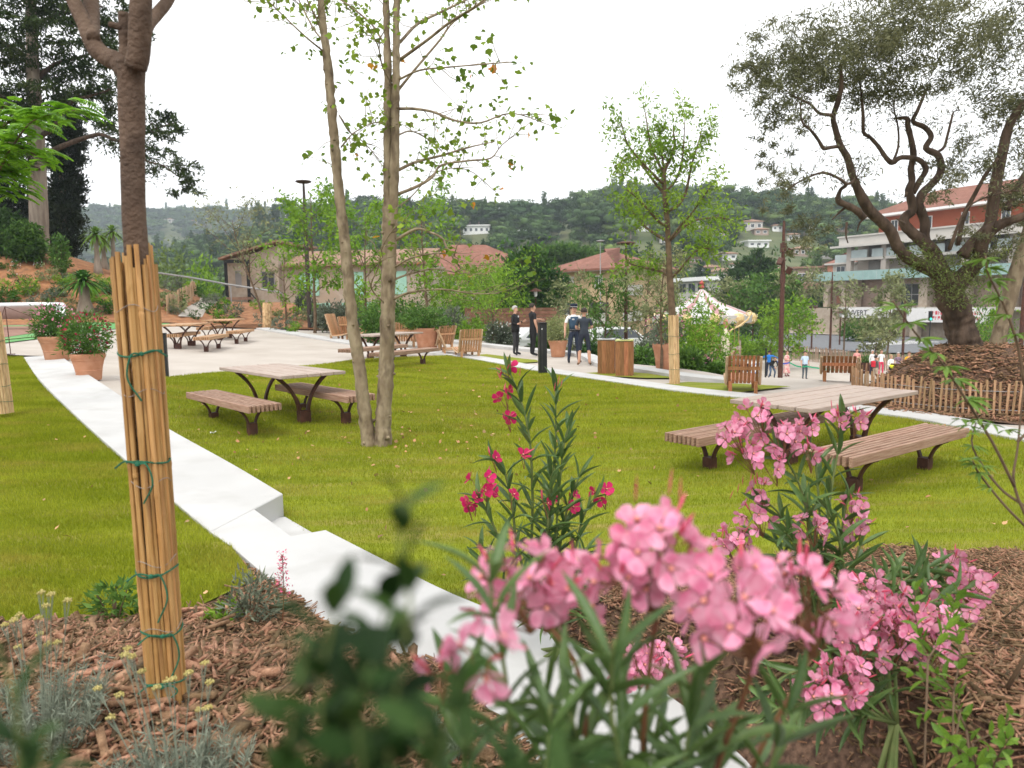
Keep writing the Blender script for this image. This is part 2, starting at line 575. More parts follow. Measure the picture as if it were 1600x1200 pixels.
def g(px, py, dz=0.0):
    """Where the line of sight px, py first meets the ground."""
    d = ray(px, py)
    ys = np.concatenate([np.arange(1.5, 60, 0.05), np.arange(60, 1500, 0.5)])
    t = ys / d[1]
    X, Z = d[0] * t, EYE + d[2] * t
    i = int(np.argmax(Z <= H(X, ys) + dz))
    if i == 0:
        i = len(ys) - 1
    return Vector((X[i], ys[i], h(X[i], ys[i])))


def poly_cut(pts, step, hf, off, mat, name, kind='structure', snap=True):
    """A ground sheet: the outline pts cut into a grid and laid on the height function."""
    bm = bmesh.new()
    f = bm.faces.new([bm.verts.new((p[0], p[1], 0)) for p in pts])
    bmesh.ops.triangulate(bm, faces=[f])
    xs, ys = [p[0] for p in pts], [p[1] for p in pts]
    for ax, lo, hi in ((0, min(xs), max(xs)), (1, min(ys), max(ys))):
        c = math.ceil(lo / step) * step + 1e-3
        while c < hi:
            no = (1, 0, 0) if ax == 0 else (0, 1, 0)
            co = (c, 0, 0) if ax == 0 else (0, c, 0)
            bmesh.ops.bisect_plane(bm, geom=bm.verts[:] + bm.edges[:] + bm.faces[:], plane_co=co, plane_no=no)
            c += step
    co = np.array([v.co[:] for v in bm.verts])
    z = hf(co[:, 0], co[:, 1]) + off
    for v, zz in zip(bm.verts, z):
        v.co.z = zz
    bmesh.ops.recalc_face_normals(bm, faces=bm.faces)
    if sum(fc.normal.z for fc in bm.faces) < 0:
        bmesh.ops.reverse_faces(bm, faces=bm.faces)
    me = bpy.data.meshes.new(name)
    bm.to_mesh(me)
    bm.free()
    me.materials.append(mat)
    me.polygons.foreach_set('use_smooth', np.ones(len(me.polygons), dtype=bool))
    o = link(name, me)
    o['kind'] = kind
    return o


def inpoly(P, poly):
    x, y = P[:, 0], P[:, 1]
    ins = np.zeros(len(P), bool)
    n = len(poly)
    for i in range(n):
        x1, y1 = poly[i][:2]
        x2, y2 = poly[(i + 1) % n][:2]
        c = ((y1 > y) != (y2 > y)) & (x < (x2 - x1) * (y - y1) / (y2 - y1 + 1e-12) + x1)
        ins ^= c
    return ins


# one big base sheet to the horizon
gx = np.unique(np.concatenate([np.arange(-2600, -300, 60), np.arange(-300, -40, 8), np.arange(-40, 40, 0.5), np.arange(40, 300, 8), np.arange(300, 2601, 60)]))
gy = np.unique(np.concatenate([np.arange(-300, 0, 30), np.arange(0, 62, 0.5), np.arange(62, 160, 3), np.arange(160, 700, 10), np.arange(700, 2600, 50)]))
GX, GY = np.meshgrid(gx, gy)
GZ = H(GX, GY) - 0.10
GZ = GZ - 0.75 * ((np.abs(GX) < 3.5) & (GY < 5) & (GY > -4))
nx, ny = len(gx), len(gy)
idx = np.arange(nx * ny).reshape(ny, nx)
F = np.stack([idx[:-1, :-1].ravel(), idx[:-1, 1:].ravel(), idx[1:, 1:].ravel(), idx[1:, :-1].ravel()], 1)
m_ground = M('ground_soil', (0.06, 0.085, 0.03), (0.12, 0.13, 0.06), 0.12, 0.95, coords='Position')
o = link('ground', npmesh('ground', np.stack([GX.ravel(), GY.ravel(), GZ.ravel()], 1), F, m_ground, smooth=True))
o['kind'] = 'structure'


# ------------------------------------------------------------------ the white stepped wall between the two lawns
def xy(px, py, z):
    d = ray(px, py)
    t = (z - EYE) / d[2]
    return (float(d[0] * t), float(d[1] * t))


# left edge, right edge and top height along the wall, far end first
WL = [xy(12, 541, .72), xy(32, 553, .69), xy(60, 590, .58), xy(120, 650, .42), xy(200, 722, .31), xy(280, 790, .25), xy(330, 832, .22)]
WR = [xy(84, 541, .72), xy(101, 560, .69), xy(165, 603, .56), xy(212, 634, .42), xy(258, 665, .33), xy(360, 722, .26), xy(442, 770, .235)]
WZ = [.72, .69, .57, .42, .32, .255, .228]
# lower stretch, running on past the viewer
VL = [xy(330, 832, .222), xy(362, 854, .195), xy(455, 932, .16), xy(545, 1003, .12), (-0.35, 3.45), (0.05, 2.7), (0.33, 2.0), (0.5, 1.0), (0.6, -0.5)]
VR = [xy(509, 829, .19), xy(560, 855, .18), xy(625, 887, .16), xy(709, 928, .13), (0.46, 3.62), (0.86, 2.95), (1.03, 2.2), (1.15, 1.1), (1.2, -0.5)]
VZ = [.20, .19, .15, .12, .09, .08, .08, .08, .08]


def strip(L_, R_, ZL, ZR, depth, n=4):
    """A solid strip between two edges."""
    A = spline([(*p, z) for p, z in zip(L_, ZL)], n)
    B = spline([(*p, z) for p, z in zip(R_, ZR)], n)
    mb = MB()
    V, Fq = [], []
    for a, b in zip(A, B):
        V += [(a[0], a[1], a[2]), (b[0], b[1], b[2]), (b[0], b[1], b[2] - depth), (a[0], a[1], a[2] - depth)]
    k = len(A)
    for i in range(k - 1):
        for j in range(4):
            Fq.append((i * 4 + j, i * 4 + (j + 1) % 4, (i + 1) * 4 + (j + 1) % 4, (i + 1) * 4 + j))
    Fq += [(0, 1, 2, 3), tuple((k - 1) * 4 + j for j in (3, 2, 1, 0))]
    mb.add(V, Fq, 0)
    return mb


wall = thing('white_wall', 'low white concrete wall running diagonally between the two lawns, with a notched step', 'wall')
strip(WL, WR, WZ, WZ, 0.7).obj('upper_wall', [m_conc], wall, bevel=0.008)
q0, q1 = xy(378, 782, .23), xy(455, 838, .195)
strip(VL[:2], [q0, q1], [.222, .195], [.232, .195], 0.6, 1).obj('outer_step', [m_conc], wall, bevel=0.002)
strip([q0, q1], [xy(446, 807, .03), xy(520, 850, .03)], [.03, .03], [.03, .03], 0.4, 1).obj('tread', [m_conc], wall, bevel=0.006)
strip(VL[1:], VR[:1] + VR[2:], [.195, .16, .13, .11, .10, .10, .10, .10], [.195, .16, .13, .11, .10, .09, .09, .09], 0.6).obj('lower_wall', [m_conc], wall, bevel=0.003)

# ------------------------------------------------------------------ ground surfaces
def HLs(x, y):
    """Left lawn: flush with the wall's left edge."""
    return 0.17 + 0.0335 * (np.asarray(y, float) - 4.6) + 0.0 * np.asarray(x, float)


def dist_line(P, line):
    P = np.asarray(P, float)
    best = np.full(len(P), 1e9)
    for a, b in zip(line[:-1], line[1:]):
        a, b = np.array(a[:2]), np.array(b[:2])
        ab = b - a
        t = np.clip(((P - a) @ ab) / (ab @ ab), 0, 1)
        best = np.minimum(best, np.linalg.norm(P - (a + t[:, None] * ab), axis=1))
    return best


def HML(x, y):
    """Left mulch bed: rises from the lawn and the wall to where the viewer stands."""
    x, y = np.asarray(x, float), np.asarray(y, float)
    P = np.stack([x.ravel(), y.ravel()], 1)
    d = dist_line(P, VL).reshape(x.shape)
    hump = np.sin(x * 7.1 + y * 3.3) * np.sin(y * 6.1 - x * 2.2) * 0.02
    front = 1 - sm(2.3, 4.5, y)
    return 0.09 + 0.05 * front + 0.39 * sm(0.0, 1.1, d) * front + 0.06 + hump


def HMR(x, y):
    x, y = np.asarray(x, float), np.asarray(y, float)
    P = np.stack([x.ravel(), y.ravel()], 1)
    d = dist_line(P, VR).reshape(x.shape)
    hump = np.sin(x * 6.1 + y * 2.3) * np.sin(y * 5.1 - x * 3.2) * 0.025
    return 0.02 + 0.66 * (1 - sm(1.9, 5.4, y)) * sm(0.0, 0.38, d) + hump


C1a = [g(400, 514), g(545, 538), g(620, 548), g(700, 556), g(775, 569), g(850, 583), g(950, 598), g(1053, 613), g(1180, 627), g(1300, 641), g(1420, 656), g(1510, 674), g(1600, 693)]
C1 = [(p.x, p.y) for p in C1a] + [(7.2, 8.0), (8.2, 6.0), (9.6, 3.0)]
lawn_far = [(p.x, p.y) for p in (g(232, 594), g(300, 586), g(400, 578), g(495, 571), g(560, 562), g(640, 558))]
mulch_edge = [xy(1900, 880, 0), xy(1750, 868, 0), xy(1600, 863, 0), xy(1400, 860, 0), xy(1250, 866, 0), xy(1120, 880, 0), xy(980, 905, 0), xy(860, 935, 0), xy(790, 962, 0)]
lawn_poly = [WR[i] for i in (3, 4, 5, 6)] + [xy(446, 807, .03), VR[0], VR[1], VR[2], VR[3]] + [(p[0], p[1]) for p in mulch_edge[::-1]] + [(8.6, 5.0)] + \
    [C1[i] for i in range(13, 2, -1)] + [(p[0], p[1]) for p in lawn_far[::-1]]
terrace_poly = [tuple((np.array(a) + np.array(b)) / 2) for a, b in zip(WL[1:6], WR[1:6])] + [(-3.2, 8.3), (-2, 8.4), (9.4, 5.0), (12, 3), (16, 10), (9, 17), (6.3, 18.6), (3.2, 23), (2.6, 28), (0.3, 32), (-3.2, 38), (-9, 45), (-15, 43), (-19, 36), (-26, 35), (-34, 34), (-34, 17.2), (-24, 18.0), (-16.5, 19.4)]
poly_cut(terrace_poly, 0.8, H, -0.02, m_pave, 'terrace_paving')
poly_cut(lawn_poly, 0.6, H, 0.01, m_lawn, 'lawn')
left_lawn_poly = WL[:0:-1] + [(-16.5, 19.3), (-24, 17.9), (-28, 12), (-14, 3.6), (-6, 3.55), (-3.2, 3.75), xy(200, 985, .17), xy(300, 948, .17), xy(400, 905, .17), VL[1]]
poly_cut(left_lawn_poly, 0.6, HLs, 0.0, m_lawn, 'left_lawn')
mulch_left_poly = [VL[1], xy(400, 905, .17), xy(300, 948, .17), xy(200, 985, .17), (-3.2, 3.75), (-6, 3.55), (-14, 3.6), (-14, -4), (VL[8][0], -3.5), VL[8], VL[7], VL[6], VL[5], VL[4], VL[3], VL[2]]
poly_cut(mulch_left_poly, 0.3, HML, 0.0, m_mulch, 'mulch_bed')
mulch_right_poly = [(p[0], p[1]) for p in mulch_edge] + [VR[3], VR[4], VR[5], VR[6], VR[7], VR[8], (1.2, -3.5), (12, -3.5), (12, 3.0)]
poly_cut(mulch_right_poly, 0.3, HMR, 0.0, m_mulch, 'mulch_bed')

# playground surfaces at the far left
def gp(*pp):
    return [(p.x, p.y) for p in (g(*q) for q in pp)]


poly_cut(gp((-160, 541), (0, 537), (90, 526), (180, 514), (265, 507), (262, 497), (180, 499), (60, 503), (-160, 506)), 1.0, H, 0.012, m_green, 'playground_surface')
poly_cut(gp((-160, 533), (0, 529), (60, 520), (88, 510), (60, 505), (-160, 508)), 1.0, H, 0.022, m_brownr, 'playground_surface')
poly_cut(gp((-160, 537), (0, 533), (66, 525), (100, 512), (175, 507), (130, 515), (60, 527), (-160, 541)), 1.0, H, 0.032, m_green2, 'playground_surface')

# mulch bank behind the terrace
bk = [(-34.5, 33.5), (-26, 34.6), (-19, 35.6), (-15.2, 42.6), (-9, 44.6), (-4.4, 40), (-2.5, 46), (-6, 60), (-15, 72), (-34, 78), (-70, 80), (-75, 34)]
poly_cut(bk, 1.0, H, 0.03, m_bank, 'mulch_bank')

# lower plaza, road, far pavements
poly_cut([(6.2, 22), (9, 18.2), (16, 15), (40, 20), (60, 50), (30, 58), (22, 62), (9, 62), (7, 48), (6, 34)], 1.5, H, 0.0, m_pave, 'plaza_paving')
poly_cut([(4, 118), (30, 72), (34, 66), (62, 62), (80, 70), (60, 80), (43, 96), (26, 124), (10, 150)], 4.0, H, 0.03, m_asph, 'road')
poly_cut([(-2, 116), (26, 70), (29, 66.5), (31, 67), (29, 72), (3.6, 117.6)], 4.0, H, 0.09, m_pave, 'pavement')
poly_cut([(26.6, 124), (43.6, 96.4), (60.6, 80.4), (66, 82), (47, 100), (30, 127)], 4.0, H, 0.09, m_pave, 'pavement')
# painted crossing on the road
mbx = MB()
for i in range(7):
    x, y = 37.5 + i * 1.1, 79.5 + i * 0.55
    mbx.add([(x, y, ZLOW + .045), (x + .5, y + .25, ZLOW + .045), (x + 2.4, y - 3.2, ZLOW + .045), (x + 1.9, y - 3.45, ZLOW + .045)], [(0, 1, 2, 3)])
o = mbx.obj('road_marking', [m_white])
o['kind'] = 'structure'


# ------------------------------------------------------------------ kerbs
def kerb(name, label, line, wdt, top, depth, hf=H):
    P = spline([(p[0], p[1]) for p in line], 4)
    mb = MB()
    V, Fq = [], []
    n = len(P)
    for i, p in enumerate(P):
        t = P[min(i + 1, n - 1)] - P[max(i - 1, 0)]
        t = t / np.linalg.norm(t)
        nrm = np.array([-t[1], t[0]])
        a, b = p, p + nrm * wdt
        z = float(hf(p[0], p[1])) + top
        V += [(a[0], a[1], z), (b[0], b[1], z), (b[0], b[1], z - depth), (a[0], a[1], z - depth)]
    for i in range(n - 1):
        for j in range(4):
            Fq.append((i * 4 + j, i * 4 + (j + 1) % 4, (i + 1) * 4 + (j + 1) % 4, (i + 1) * 4 + j))
    Fq += [(0, 1, 2, 3), tuple((n - 1) * 4 + j for j in (3, 2, 1, 0))]
    mb.add(V, Fq, 0)
    o = mb.obj(name, [m_conc], bevel=0.01)
    return tag(o, label, 'kerb', 'white kerbs round the lawn and path')


kerb('white_kerb', 'broad white kerb along the far edge of the main lawn', C1[::-1], -0.62, 0.05, 0.5)
C2 = [(p.x, p.y) for p in (g(520, 527), g(610, 530), g(700, 536), g(810, 548), g(895, 556), g(930, 572), g(985, 580), g(1060, 592), g(1130, 600))]
kerb('white_kerb', 'white kerb behind the beige path, below the planting', C2[::-1], -0.5, 0.10, 0.6)
C3 = [(p.x, p.y) for p in (g(1000, 603), g(1060, 598), g(1150, 601), g(1230, 604))]
# small grass islands between path and kerb
for pp in ([(725, 557), (760, 554), (838, 563), (842, 566), (800, 569), (755, 566)], [(912, 584), (965, 581), (1030, 586), (1056, 592), (1010, 592), (950, 589)],
           [(1010, 603), (1075, 598), (1160, 601), (1236, 605), (1150, 615), (1085, 612)]):
    poly_cut(gp(*pp), 0.7, H, 0.02, m_lawn, 'grass_island')
# ------------------------------------------------------------------ picnic tables and benches
def plank_mesh(name, L, wd, th, mat, bev=0.006):
    return MB().box(-L / 2, L / 2, -wd / 2, wd / 2, -th / 2, th / 2).mesh(name, mat, smooth=False, bevel=bev)


def yleg(hh, spread, arm, base_w, th, foot_d, foot):
    """A steel Y-shaped leg seen in the plane local y-z: a box-section foot and two curved flat arms."""
    mb = MB()
    zf = hh * foot
    mb.box(-foot_d / 2, foot_d / 2, -base_w / 2, base_w / 2, -0.12, zf)
    for s in (-1, 1):
        pts = []
        for i in range(9):
            t = i / 8
            y = s * (base_w * 0.36 + (spread - base_w * 0.36) * (0.25 * t + 0.75 * t ** 2.6))
            z = zf * 0.6 + (hh - zf * 0.6) * t
            pts.append((y, z, arm * (1 - .25 * math.sin(PI * t))))
        V, F = [], []
        for i, (y, z, wv) in enumerate(pts):
            j0, j1 = max(i - 1, 0), min(i + 1, 8)
            ty, tz = pts[j1][0] - pts[j0][0], pts[j1][1] - pts[j0][1]
            l = math.hypot(ty, tz)
            ny_, nz_ = -tz / l, ty / l
            for x in (-th / 2, th / 2):
                V.append((x, y + ny_ * wv, z + nz_ * wv))
                V.append((x, y - ny_ * wv, z - nz_ * wv))
        for i in range(8):
            a, b = i * 4, i * 4 + 4
            F += [(a, a + 1, b + 1, b), (a + 2, b + 2, b + 3, a + 3), (a, b, b + 2, a + 2), (a + 1, a + 3, b + 3, b + 1)]
        F += [(0, 2, 3, 1), (32, 33, 35, 34)]
        mb.add(V, F)
    mb.box(-th / 2 - .015, th / 2 + .015, -spread - 0.05, spread + 0.05, hh - 0.001, hh + 0.014)
    return mb


TL, TW, BL, BW = 2.35, 1.06, 2.45, 0.48
np_, ns_ = 5, 8
pw = (TW - 0.026 * (np_ - 1)) / np_
sw = (BW - 0.025 * (ns_ - 1)) / ns_
me_plank = plank_mesh('plank', TL, pw, 0.05, m_woodtop)
me_plank_o = plank_mesh('plank', TL, pw, 0.05, m_woodor)
me_slat = plank_mesh('slat', BL, sw, 0.10, m_wood)
me_slat_o = plank_mesh('slat', BL, sw, 0.10, m_woodor)
me_tleg = yleg(0.685, 0.40, 0.026, 0.17, 0.07, 0.15, .22).mesh('leg', m_rust, bevel=0.006)
me_bleg = yleg(0.335, 0.17, 0.017, 0.12, 0.06, 0.12, .42).mesh('leg', m_rust, bevel=0.006)
me_beam = MB().box(-TL / 2 + .2, TL / 2 - .2, -.03, .03, 0.66, .697).mesh('beam', m_rust)


def table(loc, rz, label, group, plank=None, L=1.0):
    t = thing('picnic_table', label, 'picnic table', loc, rz, group)
    for i in range(np_):
        y = -TW / 2 + pw / 2 + i * (pw + 0.026)
        o = link('plank', plank or me_plank, t, (rnd.uniform(-.004, .004), y, 0.725 + rnd.uniform(-.0015, .0015)))
    for s in (-1, 1):
        link('leg', me_tleg, t, (s * TL * 0.33, 0, 0))
    return t


def bench(loc, rz, label, group, slat=None):
    t = thing('bench', label, 'bench', loc, rz, group)
    for i in range(ns_):
        y = -BW / 2 + sw / 2 + i * (sw + 0.025)
        link('slat', slat or me_slat, t, (rnd.uniform(-.004, .004), y, 0.40 + rnd.uniform(-.002, .002)))
    for s in (-1, 1):
        link('leg', me_bleg, t, (s * BL * 0.30, 0, 0))
    return t


def seen_at(px, py, hz):
    """Ground point under a top seen at px,py that stands hz above the ground."""
    p = g(px, py, dz=hz)
    return Vector((p.x, p.y, h(p.x, p.y)))


def heading(a, b):
    return math.atan2(b[1] - a[1], b[0] - a[0])


# near left set: long axis from the two ends of the left bench
e0, e1 = seen_at(325, 607, .45), seen_at(400, 636, .45)
hdL = heading(e0, e1)
GT, GB = 'picnic tables on the lawn and terrace', 'slatted benches beside the picnic tables'
c = (e0 + e1) / 2
bench((c.x, c.y, h(c.x, c.y)), hdL, 'slatted bench on the lawn, left of the picnic table nearest the white wall', GB)
tc = seen_at(437, 576.5, .75)
table((tc.x, tc.y, h(tc.x, tc.y)), hdL, 'picnic table on the lawn between the white wall and the multi-trunk tree', GT)
bc = seen_at(503, 608, .45)
bench((bc.x, bc.y, h(bc.x, bc.y)), hdL, 'slatted bench on the lawn just behind the multi-trunk tree, its end near the trunks', GB)
# near right set
e0, e1 = seen_at(1293, 711, .45), seen_at(1480, 665, .45)
hdR = heading(e0, e1)
c = (e0 + e1) / 2
bench((c.x, c.y, h(c.x, c.y)), hdR, 'large slatted bench in front of the picnic table by the pink oleander', GB)
tc = seen_at(1292, 617, .75)
table((tc.x, tc.y, h(tc.x, tc.y)), hdR, 'largest, nearest picnic table, standing behind the pink oleander', GT)
bc = seen_at(1172, 662, .45)
bench((bc.x, bc.y, h(bc.x, bc.y)), hdR, 'slatted bench half hidden behind pink oleander flowers', GB)
# middle set on the far edge of the lawn
e0, e1 = seen_at(570, 546, .45), seen_at(702, 545, .45)
hdM = heading(seen_at(570, 549, .45), seen_at(700, 542, .45))
c = seen_at(634, 547, .45)
bench((c.x, c.y, h(c.x, c.y)), hdM, 'slatted bench at the far lawn edge, seen behind both trunks, front one of its pair', GB)
tc = seen_at(604, 521, .75)
table((tc.x, tc.y, h(tc.x, tc.y)), hdM, 'picnic table at the far edge of the lawn, behind the multi-trunk tree', GT)
c = seen_at(585, 541.5, .45)
bench((c.x, c.y, h(c.x, c.y)), hdM, 'slatted bench behind the far lawn table, its left end sticking out past the trunk', GB)
# two sets in line on the terrace
hdF = heading(seen_at(318, 526, .45), seen_at(392, 512, .45))
for (px, py, lab) in ((331, 524, 'orange wooden bench on the terrace, front row, the nearer of two in line'), (376, 515.5, 'orange wooden bench on the terrace, front row, the farther of two in line')):
    c = seen_at(px, py, .45)
    bench((c.x, c.y, h(c.x, c.y)), hdF, lab, GB, me_slat_o)
for (px, py, lab) in ((288, 506, 'orange topped picnic table on the terrace, partly behind the bamboo screen'), (350, 499, 'orange topped picnic table on the terrace, the one farther from the bamboo screen')):
    c = seen_at(px, py, .75)
    table((c.x, c.y, h(c.x, c.y)), hdF, lab, GT, me_plank_o)
for (px, py, lab) in ((285, 520, 'bench behind the terrace table, partly behind the bamboo screen'), (330, 510, 'bench behind the farther terrace table')):
    c = seen_at(px, py, .45)
    bench((c.x, c.y, h(c.x, c.y)), hdF, lab, GB, me_slat_o)


# ------------------------------------------------------------------ wooden lounge chairs (slatted, seen from behind)
def lounger(loc, rz, label, mat, hgt=0.80, wdt=0.62, back=None):
    t = thing('lounge_chair', label, 'lounge chair', loc, rz, 'slatted wooden lounge chairs')
    n = 8
    pw_ = wdt / n
    # local frame: sits facing -Y, the back leans to +Y; profile of a slat: seat then back
    prof = [(-0.75, 0.33), (-0.35, 0.24), (0.05, 0.22), (0.30, hgt)]
    th = 0.03
    mb = MB()
    V, F = [], []
    up_, lo_ = [], []
    for i, (y, z) in enumerate(prof):
        up_.append((y, z))
        nn = 0.03
        lo_.append((y + (nn if i >= 2 else 0), z - (nn if i < 3 else 0.0)))
    ring = up_ + lo_[::-1]
    k = len(ring)
    for x in (-pw_ * 0.36, pw_ * 0.36):
        V += [(x, y, z) for y, z in ring]
    half = len(prof)
    for i in range(half - 1):
        F.append((i, i + 1, k - 2 - i, k - 1 - i))
        F.append((k + i, k + k - 1 - i, k + k - 2 - i, k + i + 1))
    for i in range(k):
        F.append((i, (i + 1) % k, k + (i + 1) % k, k + i))
    mb.add(V, F)
    me = mb.mesh('slat', mat)
    for i in range(n):
        link('slat', me, t, (-wdt / 2 + pw_ * (i + .5), 0, 0))
    r = MB().box(-wdt / 2, wdt / 2, 0.275, 0.30, hgt * 0.62, hgt * 0.62 + 0.07).mesh('rail', mat)
    link('rail', r, t)
    for s in (-1, 1):
        lm = MB().box(-.035, .035, 0.10, 0.17, -0.1, 0.24).box(-.03, .03, -0.62, -0.56, -0.1, 0.28).mesh('leg', mat)
        link('leg', lm, t, (s * (wdt / 2 - 0.06), 0, 0))
        sd = MB().tube([(0, -0.75, .30), (0, -.35, .20), (0, .06, .17), (0, .34, hgt - .02)], 0.028, 6).mesh('side_frame', m_pale)
        link('side_frame', sd, t, (s * (wdt / 2 + 0.02), 0, 0))
    return t


def put(px, py):
    return g(px, py)


def lgr(px, py, rz, label, mat=None, **k):
    p = put(px, py)
    return lounger((p.x, p.y, p.z), rz, label, mat or m_teak, **k)


lgr(1160, 613, math.radians(166), 'dark slatted lounge chair seen from behind on the grass island beyond the kerb', hgt=.78)
p = atd(1310, 596, 17.0)
lounger((p[0], p[1], h(p[0], p[1]) if h(p[0], p[1]) > p[2] - .3 else p[2]), math.radians(158), 'dark slatted lounge chair back facing us, by the plaza behind the nearest table', m_teak, hgt=.60, wdt=.72)
m_teak2 = M('honey_teak', (0.36, 0.19, 0.09), (0.48, 0.27, 0.14), 6, 0.5, 0.2, 30, objrand=0.2, stretch=(9, 9, 0.8))
lgr(733, 559, math.radians(200), 'honey wooden lounge chair right of the far lawn table, back turned to us', m_teak2, hgt=.95, wdt=.7)
lgr(700, 554, math.radians(100), 'honey wooden lounge chair lying sideways just left of the one with its back to us', m_teak2, hgt=.85, wdt=.7)
lgr(528, 531, math.radians(75), 'wooden lounge chair left of the leaning trunk, seen side on', m_teak2, hgt=1.1, wdt=.75)
lgr(548, 531, math.radians(165), 'wooden lounge chair beside the leaning trunk, its back towards us', m_teak2, hgt=1.0, wdt=.75)
lgr(634, 541, math.radians(190), 'wooden lounge chair seen under the far lawn table', m_teak2, hgt=.95, wdt=.75)
lgr(693, 546, math.radians(220), 'wooden lounge chair right of the large terracotta planter', m_teak2, hgt=.9, wdt=.7)
p = atd(1452, 590, 22)
lounger((p[0], p[1], p[2] - .1), math.radians(-30), 'pale slatted lounge chair behind the olive mound fence, by the plaza', m_pale, hgt=.75, wdt=.9)


# ------------------------------------------------------------------ bollard lights
def bollard(px, py, hh, label, wdt=0.16):
    p = put(px, py)
    t = thing('bollard_light', label, 'bollard', (p.x, p.y, p.z), rnd.uniform(.1, .3), 'black bollard lights')
    hw = wdt / 2
    MB().box(-hw, hw, -hw * .7, hw * .7, -0.05, hh).obj('post', [m_black], t, bevel=0.006)
    MB().box(-hw * .55, -hw * .2, -hw * .7 - .012, -hw * .7 - .002, 0.1, hh - .06).obj('light_slot', [m_dark], t)
    MB().box(-hw - .004, hw + .004, -hw * .7 - .016, hw * .7 + .004, hh, hh + .03).obj('cap', [m_black], t, bevel=0.004)
    MB().box(-hw * .5, -hw * .25, -hw * .7 - .02, -hw * .7 - .013, hh - .16, hh - .13).obj('lens', [m_white], t)
    return t


bollard(848, 584, 1.34, 'tall black bollard light on the kerb in front of the two men in dark clothes', .21)
bollard(257, 590, 0.92, 'black bollard light just right of the bamboo screen, at the terrace edge', .17)

# ------------------------------------------------------------------ wooden litter bins
for (px, py, lab, rz, lid) in ((948, 584, 'wood clad litter bin with a grey lid, left of its yellow lidded twin', -.22, m_steel),
                               (976, 587, 'wood clad litter bin with a pale yellow lid', -.22, M('yellow_lid', (0.50, 0.52, 0.20), rough=0.5))):
    p = put(px, py)
    t = thing('litter_bin', lab, 'litter bin', (p.x, p.y, p.z), rz, 'wood clad litter bins')
    hh, wx = 0.90, 0.41
    MB().box(-wx / 2 + .03, wx / 2 - .03, -wx / 2 + .03, wx / 2 - .03, -.05, hh - .03).obj('body', [m_rust], t)
    sl = MB().box(-.056, .056, -.0125, .0125, 0.02, hh - .02).mesh('plank', m_teak, bevel=.004)
    for sd in range(4):
        for i in range(4):
            u = -wx / 2 + wx / 8 + i * wx / 4
            a = sd * PI / 2
            o = link('plank', sl, t, (u * math.cos(a) + (wx / 2) * math.sin(a), u * math.sin(a) - (wx / 2) * math.cos(a), 0), a)
    mb = MB().box(-wx / 2 - .02, wx / 2 + .02, -wx / 2 - .02, wx / 2 + .02, hh - .005, hh + .03)
    mb.obj('lid', [lid], t, bevel=.006)
    MB().lathe([(.13, hh + .031), (.13, hh + .034), (0, hh + .034)], 16).obj('opening', [m_dark], t)


# ------------------------------------------------------------------ terracotta pots
def pot_mesh(r, hh):
    prof = [(r * .66, 0), (r * .70, 0.02), (r * .76, hh * .35), (r * .765, hh * .36), (r * .785, hh * .375), (r * .765, hh * .39), (r * .90, hh * .74), (r * .93, hh * .75), (r * .94, hh * .80), (r * .96, hh * .82),
            (r * .985, hh * .86), (r, hh * .90), (r * 1.01, hh * .95), (r, hh * .99), (r * .96, hh), (r * .90, hh * .985), (r * .88, hh * .9)]
    return MB().lathe(prof, 32).mesh('pot_body', m_terra, smooth='auto')


def pot(px, py, r, hh, label):
    p = put(px, py)
    t = thing('terracotta_pot', label, 'flower pot', (p.x, p.y, p.z - .01), rnd.uniform(0, 6), 'terracotta pots')
    link('pot_body', pot_mesh(r, hh), t)
    MB().lathe([(r * .89, hh * .9), (r * .5, hh * .93), (0, hh * .94)], 24).obj('soil', [m_soil], t, smooth=True)
    return t, Vector((p.x, p.y, p.z + hh * .92))


pots = {}
pots['left_back'] = pot(90, 562, .39, .60, 'terracotta pot by the white wall, behind the other pot of pink and red oleander')
pots['left_front'] = pot(140, 593, .32, .54, 'terracotta pot by the white wall, nearer the bamboo screen')
pots['round'] = pot(872, 557, .34, .58, 'terracotta pot of the round pale shrub, between the men and the police officer')
pots['mid'] = pot(668, 545, .52, .80, 'large terracotta pot behind the far lawn table')
pots['mid2'] = pot(585, 533, .48, .75, 'terracotta pot seen between the two main trunks')
pots['right'] = pot(1038, 577, .33, .72, 'terracotta pot left of the bamboo wrapped young tree')


